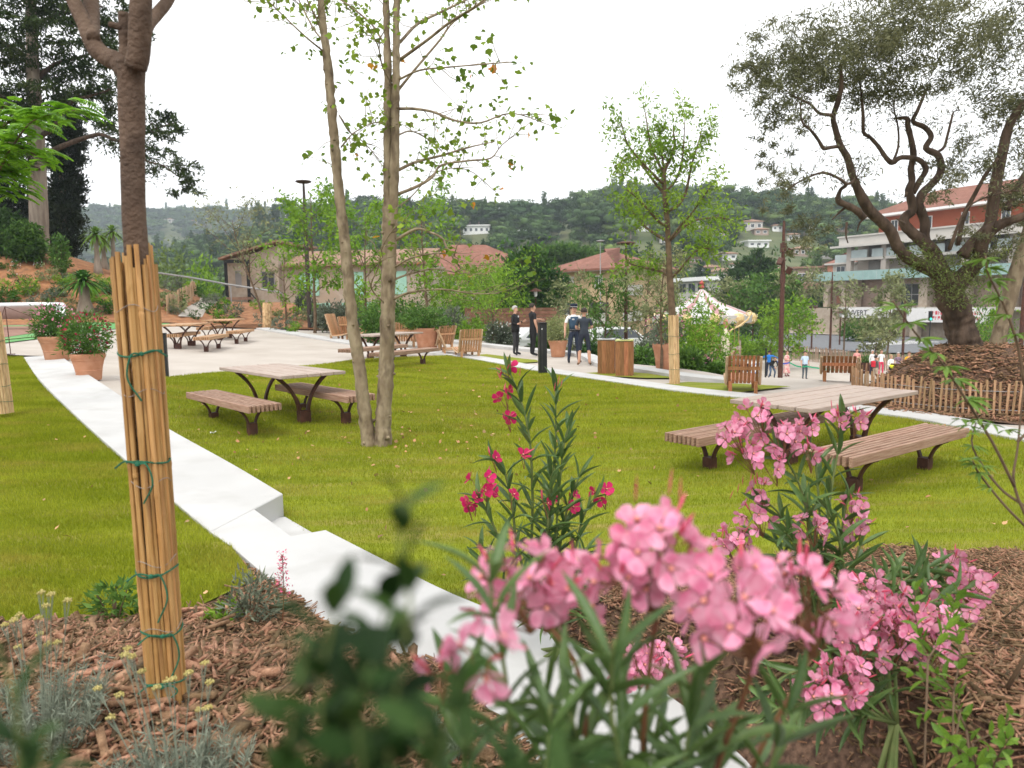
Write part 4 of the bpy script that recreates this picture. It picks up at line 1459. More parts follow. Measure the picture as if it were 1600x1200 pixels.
villa(965, 326, 520, 8, 4, 'tiny villa by the crane on the ridge', m_offw, 'tile', 0, 1)

for i, (px, py, d, wpx, hpx, w_) in enumerate(((500, 352, 400, 12, 5, 0), (540, 352, 390, 14, 4, 1), (640, 346, 420, 16, 5, 0), (690, 336, 450, 13, 5, 2), (775, 338, 450, 12, 5, 1), (870, 352, 420, 14, 5, 0), (915, 345, 440, 10, 4, 2), (1005, 352, 400, 15, 6, 0), (1040, 372, 340, 14, 6, 1),
                                                (1130, 362, 380, 13, 6, 2), (1215, 352, 420, 12, 6, 0), (1240, 366, 380, 15, 7, 1), (1275, 350, 430, 14, 6, 0), (1320, 352, 430, 16, 7, 2), (1155, 412, 240, 18, 7, 0), (1070, 416, 240, 16, 6, 1), (370, 352, 420, 12, 5, 0), (300, 345, 800, 9, 4, 1), (210, 350, 800, 9, 4, 0))):
    side = 'under the far left ridge' if px < 400 else 'seen between the lamp post and the tall trunks' if px < 600 else 'between the tall trunks and the round pine' if px < 800 else 'above the yellow apartments' if px < 950 else 'behind the young ash crown' if px < 1100 else 'above the carousel' if px < 1200 else 'right of the spotlight mast'
    villa(px, py, d, wpx, hpx, f"{('white', 'cream', 'pinkish')[w_]} little hillside house {side}, {'near the ridge' if py < 350 else 'mid slope' if py < 365 else 'low on the slope'}", (m_white, m_offw, m_pinkst)[w_], 'tile', rnd.uniform(-.2, .2), 2)

# crane on the ridge
A, B = atd(952, 319, 540), atd(980, 324, 545)
zc = h(A[0], A[1])
mb = MB().tube([(B[0], B[1], zc), (B[0], B[1], B[2] + 2)], .7, 4).tube([(A[0], A[1], A[2]), (B[0] + 4, B[1], B[2])], .6, 4)
tag(mb.obj('crane', [M('crane_orange', (0.75, 0.38, 0.08), rough=.6)]), 'orange construction crane jib on the wooded ridge', 'crane')

# brown board fence in front of the yellow building
pa, pb = atd(728, 512, 46), atd(872, 508, 44)
t = thing('board_fence', 'brown horizontal board fence in front of the yellow building', 'fence', (pa[0], pa[1], 0), math.atan2(pb[1] - pa[1], pb[0] - pa[0]))
L = math.hypot(pb[0] - pa[0], pb[1] - pa[1])
z0, z1 = atd(728, 512, 46)[2], atd(728, 482, 46)[2]
nb = 6
bw = (z1 - z0) / nb
for i in range(nb):
    MB().box(0, L, -.02, .02, z0 + i * bw + .01, z0 + (i + 1) * bw - .01).obj('board', [m_fence], t)
for i in range(5):
    x = L * i / 4
    MB().box(x - .06, x + .06, .021, .12, z0 - 3.0, z1 + .05).obj('post', [m_fence], t)
# ------------------------------------------------------------------ foliage
def unit(v):
    return v / np.maximum(np.linalg.norm(v, axis=1, keepdims=True), 1e-9)


LEAF_T = {
    'leaf': (np.array([[0, 0, 0], [.45, .5, .06], [1, 0, -.04], [.45, -.5, .06]]), np.array([[0, 2, 1], [0, 3, 2]])),
    'lobed': (np.array([[0, 0, 0], [.15, .42, .03], [.5, .5, .05], [.6, .22, .02], [1, 0, -.04], [.6, -.22, .02], [.5, -.5, .05], [.15, -.42, .03]]),
              np.array([[0, 2, 1], [0, 3, 2], [0, 4, 3], [0, 5, 4], [0, 6, 5], [0, 7, 6]])),
    'tri': (np.array([[0, -.35, 0], [0, .35, 0], [1, 0, 0]]), np.array([[0, 1, 2]])),
    'clump': (np.array([[0, 0, 0], [.5, .5, .1], [1, .1, -.1], [.6, -.45, .12], [.2, .1, .45], [.9, -.3, .4]]), np.array([[0, 2, 1], [0, 3, 2], [0, 5, 4], [1, 2, 4]])),
}


def leaves(P, L, W, kind='leaf', up=0.6, droop=0.2, outward=None, rng=R, jit=.35):
    P = np.asarray(P, float)
    n = len(P)
    d = rng.normal(size=(n, 3))
    if outward is not None:
        d = d * .7 + unit(outward) * 1.0
    d[:, 2] -= droop
    d = unit(d)
    nm = rng.normal(size=(n, 3)) * .6
    nm[:, 2] += up
    nm = unit(nm - d * np.sum(nm * d, 1, keepdims=True))
    b = np.cross(nm, d)
    T, TF = LEAF_T[kind]
    s = L * (1 + rng.uniform(-jit, jit, n))
    wv = s * (W / L)
    V = P[:, None, :] + T[None, :, 0:1] * d[:, None, :] * s[:, None, None] + T[None, :, 1:2] * b[:, None, :] * wv[:, None, None] + T[None, :, 2:3] * nm[:, None, :] * wv[:, None, None]
    k = len(T)
    F = (TF[None] + (np.arange(n) * k)[:, None, None]).reshape(-1, 3)
    return V.reshape(-1, 3), F


def in_blobs(blobs, n, rng=R, shell=.5, clump=0.0, csize=.35):
    """Points in ellipsoids (center, radii); denser to the outside; optionally gathered in clumps."""
    vol = np.array([b[1][0] * b[1][1] * b[1][2] for b in blobs]) ** .8
    cnt = np.maximum((n * vol / vol.sum()).astype(int), 3)
    out, ow = [], []
    for (c, r), k in zip(blobs, cnt):
        if clump:
            kc = max(int(k * clump), 4)
            u = unit(rng.normal(size=(kc, 3))) * (rng.uniform(shell ** 3, 1, kc) ** (1 / 3))[:, None]
            u = u[rng.integers(0, kc, k)] + rng.normal(size=(k, 3)) * csize * rng.uniform(.4, 1, (k, 1))
        else:
            u = unit(rng.normal(size=(k, 3))) * (rng.uniform(shell ** 3, 1, k) ** (1 / 3))[:, None]
        out.append(np.asarray(c) + u * np.asarray(r))
        ow.append(u * np.asarray(r))
    return np.concatenate(out), np.concatenate(ow)


def crown(parent, name, V, F, mat, stuff=True):
    o = link(name, npmesh(name, V, F, mat), parent)
    if stuff:
        o['kind'] = 'stuff'
    return o


def pxl(pts, d0, d1=None, rs=1.0):
    """Trace px,py,r(px) to 3-D points with radius; distance goes from d0 to d1 along the line."""
    d1 = d0 if d1 is None else d1
    out = []
    n = len(pts)
    for i, p in enumerate(pts):
        d = d0 + (d1 - d0) * i / max(n - 1, 1)
        q = atd(p[0], p[1], d)
        out.append((q[0], q[1], q[2], p[2] * d / FPX * rs))
    return out


def limb(mb, pts, n=8, seg=4, m=0, knob=0.0, cap=True):
    S = spline(pts, seg)
    P = [s[:3] for s in S]
    Rr = [max(s[3] * (1 + knob * rnd.uniform(-1, 1)), .001) for s in S]
    mb.tube(P, Rr, n, m, cap)
    return S


def twigs_from(mb, S, count, length, rad, upb=.3, t0=.3, spread=1.0, sub=0, rng=rnd, n=4, side=None):
    """Random twigs off a limb; returns points along them."""
    tips = []
    for _ in range(count):
        i = int(len(S) * (t0 + (1 - t0) * rng.random()))
        i = min(i, len(S) - 1)
        p = Vector(S[i][:3])
        j = max(i - 1, 0)
        t = Vector(S[min(i + 1, len(S) - 1)][:3]) - Vector(S[j][:3])
        if t.length < 1e-6:
            continue
        t.normalize()
        d = Vector((rng.gauss(0, 1), rng.gauss(0, 1), rng.gauss(0, 1))).normalized() * spread + t * .8 + Vector((0, 0, upb))
        d.normalize()
        L = length * rng.uniform(.5, 1.2)
        pts = [p]
        q = p.copy()
        for k in range(4):
            d = (d + Vector((rng.gauss(0, .22), rng.gauss(0, .22), rng.gauss(0, .2) + .05 * upb))).normalized()
            q = q + d * L / 4
            pts.append(q.copy())
        r0 = min(rad, S[i][3] * .8 if len(S[i]) > 3 else rad)
        mb.tube(pts, [r0, r0 * .8, r0 * .6, r0 * .45, r0 * .25], n)
        SS = [(*a, r0 * (1 - .18 * b)) for b, a in enumerate(pts)]
        tips += [np.array(a) for a in pts[1:]]
        if sub:
            tips += twigs_from(mb, SS, sub, length * .5, r0 * .5, upb, .25, spread, 0, rng, 3)
    return tips


def scatter(tips, k, sig, rng=R):
    T = np.asarray(tips)
    P = np.repeat(T, k, 0) + rng.normal(size=(len(T) * k, 3)) * sig
    return P


# ------------------------------------------------------------------ the multi-trunk plane tree
DP = 9.8
t = thing('plane_tree', 'tall pale plane tree with leaning and upright trunks from one base on the lawn', 'tree', tuple(g(590, 700)))
inv = Matrix.Translation(-Vector(t.location))


def roughen(o, amp, sc1, sc2=None):
    """Bark relief: pushes a trunk's surface in and out."""
    me = o.data
    for v, n in [(v, v.normal.copy()) for v in me.vertices]:
        q = v.co * sc1
        d = mnoise.noise(q) + .6 * mnoise.noise(v.co * (sc2 or sc1 * 2.7))
        v.co += n * amp * d
    me.update()


def world_obj(mb, name, mats, parent, smooth=True):
    """A part whose shape was collected in world space, hung under its thing."""
    o = mb.obj(name, mats, parent, smooth)
    o.matrix_parent_inverse = Matrix.Identity(4)
    o.location = -Vector(parent.location)
    return o


def wcrown(parent, name, V, F, mat):
    return crown(parent, name, np.asarray(V) - np.array(parent.location), F, mat)


mb = MB()
SL = limb(mb, pxl([(580, 712, 17), (577, 695, 13), (571, 650, 11), (561, 570, 9.6), (549, 490, 8.8), (541, 400, 8.2), (533, 330, 7.7), (525, 250, 7.5), (520, 190, 7), (513, 110, 6.4), (505, 40, 5.4), (498, -40, 4.6), (492, -140, 4)], DP), 20, 14, knob=.04)
roughen(world_obj(mb, 'trunk', [b_plane], t), .016, 9)
mb = MB()
SM = limb(mb, pxl([(597, 714, 18), (598, 695, 14.5), (600, 640, 12.4), (604, 560, 11.6), (606, 480, 11.3), (608, 400, 11.3), (609, 340, 11), (606, 290, 7.2), (606, 220, 6.2), (606, 120, 5.6), (604, 40, 5.2), (601, -40, 4.5), (596, -150, 3.4)], DP, DP + .05), 20, 14, knob=.04)
roughen(world_obj(mb, 'trunk', [b_plane], t), .016, 9)
mb = MB()
SR_ = limb(mb, pxl([(613, 352, 7.5), (615, 310, 7.4), (617, 240, 6.8), (618, 180, 6.2), (619, 120, 5.8), (619, 60, 5.2), (620, -20, 4.6), (624, -140, 3.4)], DP - .02), 16, 12, knob=.04)
roughen(world_obj(mb, 'trunk', [b_plane], t), .010, 11)
# knots and stubs on the trunks
mb = MB()
for S in (SL, SM, SR_):
    for _ in range(26):
        s = S[rnd.randrange(2, len(S) - 4)]
        a = rnd.uniform(0, 2 * PI)
        p = Vector(s[:3]) + Vector((math.cos(a), math.sin(a), 0)) * s[3] * .85
        q = p + Vector((math.cos(a), math.sin(a), rnd.uniform(-.2, .5))) * s[3] * rnd.uniform(.25, .5)
        mb.tube([p, q], [s[3] * rnd.uniform(.25, .45), s[3] * .12], 6)
world_obj(mb, 'knot', [b_plane], t)['kind'] = 'stuff'
mb = MB()
tips = []
big = MB()
BR = [
    ([(618, 268, 3.6), (650, 253, 3.2), (690, 243, 2.6), (733, 230, 1.8), (770, 222, 1.0)], 1.0),
    ([(620, 304, 4), (650, 292, 3.6), (675, 277, 3), (690, 258, 2.6), (733, 251, 2.2), (767, 247, 1.8), (785, 226, 1.2), (830, 190, .8)], .4),
    ([(622, 170, 3.8), (647, 170, 3.4), (677, 175, 3), (710, 188, 2.7), (750, 192, 2.2), (800, 177, 1.6), (860, 196, .8)], -.5),
    ([(622, 141, 3.6), (653, 103, 3), (687, 63, 2.7), (710, 33, 2.3), (760, 0, 1.8), (800, -40, 1)], .6),
    ([(624, 94, 3.8), (667, 63, 3.4), (700, 37, 3), (730, 18, 2.4), (753, 2, 2), (800, -40, 1)], -.6),
    ([(625, 66, 3.6), (653, 37, 3.2), (693, 17, 2.6), (740, -6, 1.8)], 1.2),
    ([(622, 125, 2.4), (655, 110, 2), (700, 105, 1.8), (760, 100, 1.5), (800, 97, 1)], -1),
    ([(617, 376, 4.2), (650, 358, 3.6), (672, 363, 3), (690, 372, 2.6), (700, 390, 2.2), (720, 420, 1.2)], -.3),
    ([(616, 418, 2.6), (640, 404, 2.2), (670, 397, 1.8), (700, 397, 1.5), (740, 414, 1), (770, 412, .7)], -.9),
    ([(613, 438, 2.8), (640, 428, 2.2), (680, 420, 1.8), (720, 428, 1.2)], .7),
    ([(612, 469, 2.8), (640, 457, 2.4), (690, 452, 1.9), (740, 459, 1.3), (780, 458, .8)], -.5),
    ([(607, 480, 2), (580, 450, 1.8), (590, 420, 1.5), (600, 380, 1.4), (622, 350, 1.2)], -.8),
    ([(598, 65, 2.6), (580, 37, 2.2), (547, 10, 1.8), (520, -8, 1.2)], .5),
    ([(510, 84, 2.4), (477, 57, 2), (440, 22, 1.7), (417, 0, 1.3), (390, -20, 1)], -.5),
    ([(508, 67, 2.2), (490, 45, 2), (467, 0, 1.6), (455, -30, 1.2)], .7),
    ([(506, 60, 2.4), (495, 30, 2.2), (480, 0, 1.8), (470, -40, 1)], -.3),
    ([(616, 138, 2), (598, 105, 1.8), (590, 70, 1.5), (570, 40, 1.1), (540, 10, .8)], -.7),
    ([(530, 180, 1.8), (545, 205, 1.6), (560, 215, 1.4), (580, 235, 1.1), (600, 262, .9)], .6),
    ([(533, 230, 2), (550, 210, 1.6), (575, 195, 1.2), (592, 190, .9)], -.5),
    ([(615, 215, 2), (640, 205, 1.7), (665, 215, 1.4), (690, 235, 1)], 1.0),
    ([(609, 330, 1.6), (640, 310, 1.5), (680, 270, 1.3), (730, 265, 1.1), (775, 300, .8)], 1.3),
]
for pts, dd in BR:
    S = limb(big, pxl(pts, DP, DP + dd * 1.3, .68), 6, 4, knob=.05)
    tips += [np.array(s[:3]) for s in S[len(S) // 3:]]
    tips += twigs_from(big, S, 9, .62, .006, .12, .25, 1.0, 1)
for S, a in ((SL, .5), (SM, .45), (SR_, .3)):
    tips += twigs_from(big, S[int(len(S) * a):], 12, .5, .006, .3, .1, 1.2, 1)
world_obj(big, 'branches', [b_plane], t)['kind'] = 'stuff'
T = np.array(tips)
keep = R.random(len(T)) < .62
T = T[keep]
P = scatter(T, 3, .05)
P = P[(R.random(len(P)) < .42) & ((P[:, 2] > 2.9) | (R.random(len(P)) < .4))]
V, F = leaves(P, .074, .07, 'lobed', .7, .25)
wcrown(t, 'crown', V, F, l_plane)
P = scatter(T[R.random(len(T)) < .018], 1, .06)
V, F = leaves(P, .09, .085, 'lobed', .5, .5)
wcrown(t, 'autumn_leaves', V, F, leafmat('autumn_leaf', (0.45, 0.16, 0.02), (0.55, 0.30, 0.03)))

# ------------------------------------------------------------------ trunk with the bamboo guard, nearest on the left
t = thing('young_tree', 'smooth brown forking trunk rising from the tall bamboo guard', 'tree', tuple(atd(264, 1118, D0)))
mb = MB()
S0 = limb(mb, pxl([(262, 1130, 17), (240, 800, 17), (215, 420, 17.5), (209, 330, 17), (207, 230, 17.5), (206, 180, 19), (205, 130, 19), (205, 95, 21)], D0), 18, 5, knob=.012)
world_obj(mb, 'trunk', [b_left], t)
mb = MB()
limb(mb, pxl([(198, 115, 15), (184, 97, 14), (168, 90, 13.5), (152, 78, 13), (141, 58, 12.5), (133, 38, 11.5), (120, 12, 10.5), (104, -30, 9.5), (80, -120, 7)], D0, D0 + .1), 14, 5, knob=.02)
S1 = limb(mb, pxl([(146, 60, 9), (144, 40, 10.5), (143, 15, 11), (142, -30, 10), (150, -120, 7)], D0 + .02, D0 + .3), 12, 4)
limb(mb, pxl([(196, 110, 10), (195, 70, 8.5), (194, 45, 8.5), (194, 20, 8)], D0 + .04), 10, 4, knob=.08)
limb(mb, pxl([(191, 44, 5), (180, 40, 5), (171, 38, 4)], D0 + .03), 8, 3, knob=.1)
limb(mb, pxl([(212, 105, 16), (217, 80, 16), (219, 40, 16), (221, -10, 15), (228, -120, 11)], D0 - .04, D0 - .1), 14, 5, knob=.015)
limb(mb, pxl([(224, 60, 9), (232, 38, 9), (247, 20, 8.5), (266, -6, 8), (300, -80, 6)], D0, D0 + .25), 12, 5, knob=.02)
world_obj(mb, 'limbs', [b_left], t)
mb = MB()
tp = []
for (px, py, d) in ((104, -30, 2.5), (142, -30, 2.6), (221, -10, 2.4), (266, -6, 2.6)):
    p = atd(px, py, d)
    S = [(p[0], p[1], p[2] + k * .12, .02) for k in range(6)]
    tp += twigs_from(mb, S, 10, .8, .01, .9, .3, .8, 1)
world_obj(mb, 'branches', [b_left], t)['kind'] = 'stuff'
tp = np.array(tp)
tp = tp[tp[:, 2] > 3.55]
P = scatter(tp, 4, .09)
P = P[P[:, 2] > 3.4]
V, F = leaves(P, .09, .07, 'leaf', .6, .3)
wcrown(t, 'crown', V, F, l_ash)


# ------------------------------------------------------------------ the old olive on its mound
DO = 13.2
def z4(l, d0, d1=None, rs=1.0):
    return pxl([(1140 + x / 3, y / 3, r * .69) for x, y, r in l], d0, d1, rs)


ob = g(1512, 600)
po = atd(1512, 592, DO)
t = thing('olive_tree', 'gnarled old olive tree with a thick dark trunk on the mulch mound', 'tree', tuple(po))
mb = MB()
S0 = limb(mb, pxl([(1524, 612, 36), (1520, 588, 28), (1512, 555, 23), (1502, 520, 21), (1493, 488, 20), (1484, 455, 20), (1474, 430, 18)], DO), 30, 12, knob=.05)
roughen(world_obj(mb, 'trunk', [b_olive], t), .07, 3.2, 11)
mb = MB()
LB = []
LB.append(limb(mb, pxl([(1478, 440, 22), (1462, 424, 17), (1440, 415, 15), (1418, 402, 13), (1402, 385, 13), (1392, 362, 12.5), (1376, 345, 12), (1358, 328, 12), (1345, 305, 11), (1338, 290, 9.5), (1330, 268, 8), (1324, 246, 8), (1313, 227, 7.5), (1305, 200, 6.5), (1302, 182, 6), (1310, 157, 6), (1315, 130, 5), (1313, 100, 3)], DO, DO - 1.0, .67), 10, 4, knob=.06))
LB.append(limb(mb, z4([(625, 1020, 7), (600, 990, 8), (555, 965, 7.5), (510, 940, 7), (520, 890, 4), (545, 865, 4.5), (500, 830, 3), (430, 810, 2.6), (330, 850, 2), (270, 890, 1.2)], DO - .7, DO - 1.2), 8, 4, knob=.08))
LB.append(limb(mb, z4([(545, 865, 3), (575, 855, 4), (590, 840, 4)], DO - .9), 6, 3))
LB.append(limb(mb, z4([(515, 685, 4.5), (470, 692, 4), (440, 695, 4), (415, 655, 3.5), (380, 610, 3), (340, 570, 2.2), (330, 480, 1.4)], DO - .9, DO - 1.4), 7, 4, knob=.06))
LB.append(limb(mb, z4([(480, 540, 4), (420, 530, 3.3), (380, 490, 2.7), (330, 465, 2.2), (280, 440, 1.2)], DO - 1, DO - .4), 7, 4))
LB.append(limb(mb, z4([(1000, 1290, 19), (960, 1200, 16), (915, 1140, 14), (860, 1095, 12), (822, 1055, 11.5), (820, 1020, 10.5), (858, 985, 10), (850, 930, 9.5), (840, 890, 8), (855, 850, 7.5), (850, 790, 7), (862, 730, 7), (850, 650, 6.5), (835, 590, 6), (830, 555, 5), (770, 555, 2)], DO, DO + .3), 10, 4, knob=.07))
LB.append(limb(mb, z4([(858, 905, 7), (893, 845, 6.5), (920, 792, 6), (885, 748, 5.5), (805, 738, 5), (762, 762, 6), (730, 735, 5), (700, 690, 4.5), (660, 645, 4), (628, 620, 4), (626, 545, 3.6), (615, 420, 2.4), (600, 330, 1.5)], DO + .2, DO - .3), 8, 4, knob=.07))
LB.append(limb(mb, z4([(765, 760, 3), (790, 690, 2.5), (790, 600, 2.2), (770, 500, 1.8), (790, 420, 1.2)], DO + .1, DO + .5), 6, 4))
LB.append(limb(mb, z4([(940, 1180, 14), (915, 1120, 11), (915, 1040, 10), (888, 960, 9.5), (905, 905, 9), (945, 865, 8.5), (990, 805, 8), (978, 730, 7.5), (920, 695, 6.5), (945, 640, 6), (912, 595, 5.5), (860, 570, 5), (880, 520, 4), (910, 450, 3), (930, 400, 2)], DO, DO + .8), 9, 4, knob=.07))
LB.append(limb(mb, z4([(972, 715, 3.5), (1005, 690, 3.2), (1020, 640, 2.8), (1040, 560, 2.4), (1050, 525, 1.6), (1080, 515, 1)], DO + .6, DO + 1), 6, 4))
LB.append(limb(mb, pxl([(1488, 450, 20), (1512, 425, 16), (1530, 405, 13), (1533, 383, 12), (1545, 362, 12), (1565, 350, 9), (1585, 343, 8), (1620, 330, 7)], DO, DO - .8, .8), 10, 4, knob=.08))
LB.append(limb(mb, z4([(1090, 1200, 14), (1150, 1130, 13), (1215, 1060, 12), (1235, 960, 12), (1245, 870, 12), (1270, 760, 11), (1295, 640, 10), (1325, 560, 9), (1370, 500, 8), (1420, 420, 6), (1450, 300, 4)], DO - .2, DO - .6), 10, 4, knob=.05))
LB.append(limb(mb, z4([(1070, 1150, 5), (1100, 1010, 5), (1150, 910, 4.5), (1200, 820, 4), (1260, 740, 3)], DO - .3, DO - .8), 7, 4))
LB.append(limb(mb, z4([(1300, 980, 7), (1345, 890, 7), (1390, 810, 7), (1440, 740, 5)], DO - .4, DO), 8, 4))
LB.append(limb(mb, z4([(1030, 1170, 5), (1110, 980, 2.2), (1250, 910, 2), (1380, 890, 1.5)], DO - .8, DO - 1.4), 6, 4))
# short broken stubs
for a in (((640, 1015), (610, 1045), (598, 1085)), ((545, 970), (510, 1000), (480, 1030)), ((830, 900), (822, 925)), ((820, 1050), (800, 1035), (780, 1025)), ((550, 1040), (545, 1100), (555, 1140))):
    limb(mb, z4([(x, y, 3.2 - i) for i, (x, y) in enumerate(a)], DO - .7), 6, 3)
tips = []
for S in LB:
    tips += twigs_from(mb, S, 10, .55, .006, .25, .45, 1.0, 1)
world_obj(mb, 'limbs', [b_olive], t)
BL4 = [(600, 190, 300, 150, 1.6), (700, 120, 260, 100, 1.5), (520, 260, 200, 130, 1.4), (900, 250, 210, 160, 1.6), (980, 330, 140, 100, 1.2), (860, 130, 190, 110, 1.3), (330, 330, 210, 130, 1.3), (250, 200, 160, 90, 1.0), (110, 330, 110, 90, .8), (190, 450, 130, 110, 1.0),
       (260, 560, 95, 80, .8), (215, 730, 75, 70, .7), (235, 870, 95, 60, .8), (225, 960, 55, 60, .6), (430, 390, 130, 90, 1.0), (110, 660, 35, 30, .5), (60, 270, 70, 60, .7), (780, 420, 260, 60, 1.2), (640, 400, 120, 60, 1.0), (400, 1060, 90, 60, .9), (350, 1150, 80, 50, .7)]
BLr = [(1290, 290, 110, 250, 1.2), (1340, 110, 80, 130, 1.2), (1240, 180, 60, 60, .8), (1080, 770, 90, 110, .9), (1010, 870, 60, 80, .7), (1220, 520, 60, 140, .9), (1360, 640, 60, 220, 1.0), (1330, 900, 120, 60, .8), (1390, 1040, 80, 60, .7), (1290, 960, 90, 50, .7), (1280, 1170, 120, 60, .7), (1090, 1110, 80, 40, .6)]


def blobs4(lst, d):
    out = []
    for x, y, rx, ry, rd in lst:
        c = atd(1140 + x / 3, y / 3, d + rnd.uniform(-.5, .5))
        out.append((c, (rx / 3 * d / FPX, rd, ry / 3 * d / FPX)))
    return out


P, _ = in_blobs(blobs4(BL4, DO - .4), 30000, clump=.016, csize=.15, shell=.2)
P2, _ = in_blobs(blobs4(BLr, DO - .2), 14000, clump=.022, csize=.17, shell=.2)
P3, _ = in_blobs([(c, (r[0] * 1.06, r[1], r[2] * 1.08)) for c, r in blobs4(BL4, DO - .4)], 6000, shell=.75)
P = np.concatenate([P, P2, P3, scatter(tips, 2, .07)])
V, F = leaves(P, .078, .019, 'leaf', .3, .0)
wcrown(t, 'crown', V, F, l_olive)
# leafy sprouts round the fork
PB = [(1490, 437, 45, 34), (1450, 420, 34, 26), (1500, 462, 30, 18), (1520, 420, 36, 26), (1430, 400, 26, 22), (1545, 385, 30, 20)]
P, _ = in_blobs([(atd(x, y, DO - .35), (a * DO / FPX, .4, b * DO / FPX)) for x, y, a, b in PB], 3000, clump=.10, csize=.3, shell=.2)
V, F = leaves(P, .07, .018, 'leaf', .4, -.1)
wcrown(t, 'sprouts', V, F, l_sprout)

# second slim leaning trunk beside it
p = atd(1553, 600, DO + .2)
t = thing('olive_tree', 'slimmer leaning trunk right beside the thick olive trunk', 'tree', tuple(p))
mb = MB()
limb(mb, pxl([(1545, 605, 13), (1549, 580, 12), (1556, 545, 11), (1566, 505, 11), (1578, 460, 11.5), (1590, 420, 11), (1606, 370, 10), (1630, 300, 9)], DO + .2, DO), 12, 5, knob=.04)
world_obj(mb, 'trunk', [b_plane], t)
mb = MB()
tp = twigs_from(mb, [(*atd(1630 + k * 4, 300 - k * 20, DO), .05) for k in range(8)], 16, 1.0, .02, .4, .2, 1, 1)
world_obj(mb, 'branches', [b_olive], t)['kind'] = 'stuff'
V, F = leaves(scatter(tp, 14, .12), .08, .018, 'leaf', .3, 0)
wcrown(t, 'crown', V, F, l_olive)

# the mound with its ring fence
MC = Vector((*atd(1530, 600, DO)[:2], 0))
zc = h(MC.x, MC.y)
pts_f = [g(1416, 650), g(1428, 641), g(1448, 634), g(1470, 628)]
def mound_z(r):
    return 0.98 * (1 - sm(0.5, 2.25, r)) + .02


rr_ = np.linspace(0, 2.5, 26)
aa_ = np.linspace(0, 2 * PI, 72, endpoint=False)
V = [(0, 0, mound_z(0))]
for r in rr_[1:]:
    for a in aa_:
        V.append((r * math.cos(a), r * math.sin(a), float(mound_z(r)) + .05 * math.sin(a * 5 + r * 4) * math.sin(r * 6 + a * 2) * (r > .6)))
F3 = []
k = len(aa_)
Fq = [(1 + i * k + j, 1 + i * k + (j + 1) % k, 1 + (i + 1) * k + (j + 1) % k, 1 + (i + 1) * k + j) for i in range(len(rr_) - 2) for j in range(k)]
mbm = MB()
mbm.add(V, Fq + [(0, 1 + j, 1 + (j + 1) % k) for j in range(k)])
mo = mbm.obj('mulch_mound', [m_mulch], smooth=True, loc=(MC.x, MC.y, zc - .01))
mo['kind'] = 'structure'


def picket_fence(label, line, hh, spacing, group=None, mat=m_picket, wires=True, wd=.034):
    t = thing('picket_fence', label, 'fence', (line[0][0], line[0][1], 0), 0, group)
    o0 = Vector((line[0][0], line[0][1], 0))
    L = [0]
    for a, b in zip(line[:-1], line[1:]):
        L.append(L[-1] + math.hypot(b[0] - a[0], b[1] - a[1]))
    me = [MB().box(-wd / 2, wd / 2, -.011, .011, -.1, hh * s).mesh('picket', mat, bevel=.004) for s in (1, .96, 1.05, .92)]
    n = int(L[-1] / spacing)
    tops = []
    for i in range(n + 1):
        s = i * spacing
        x, y = np.interp(s, L, [p[0] for p in line]), np.interp(s, L, [p[1] for p in line])
        x2, y2 = np.interp(min(s + .05, L[-1]), L, [p[0] for p in line]), np.interp(min(s + .05, L[-1]), L, [p[1] for p in line])
        x1, y1 = np.interp(max(s - .05, 0), L, [p[0] for p in line]), np.interp(max(s - .05, 0), L, [p[1] for p in line])
        z = h(x, y)
        o = link('picket', me[i % 4 if rnd.random() < .7 else 2], t, (x - o0.x, y - o0.y, z))
        o.rotation_euler = (rnd.uniform(-.06, .06), rnd.uniform(-.05, .05), math.atan2(y2 - y1, x2 - x1) + rnd.uniform(-.3, .3))
        tops.append((x - o0.x, y - o0.y, z))
    if wires:
        for zz in (hh * .25, hh * .75):
            MB().tube([(a, b, c + zz) for a, b, c in tops], .004, 4).obj('wire', [m_grey], t)
    return t


ring = []
for a in np.linspace(math.radians(128), math.radians(352), 60):
    ring.append((MC.x + 2.08 * math.cos(a), MC.y + 2.08 * math.sin(a)))
picket_fence('low ring of split chestnut pickets round the olive mound', ring, .58, .082)

# ------------------------------------------------------------------ young ash on the grass island
ga = g(1054, 601)
DA = ga.y
t = thing('young_tree', 'slender bright green young tree in the reed guard on the grass island', 'tree', tuple(ga))


def z3(l, d0, d1=None):
    return pxl([(800 + x / 3, 100 + y / 3, r) for x, y, r in l], d0, d1)


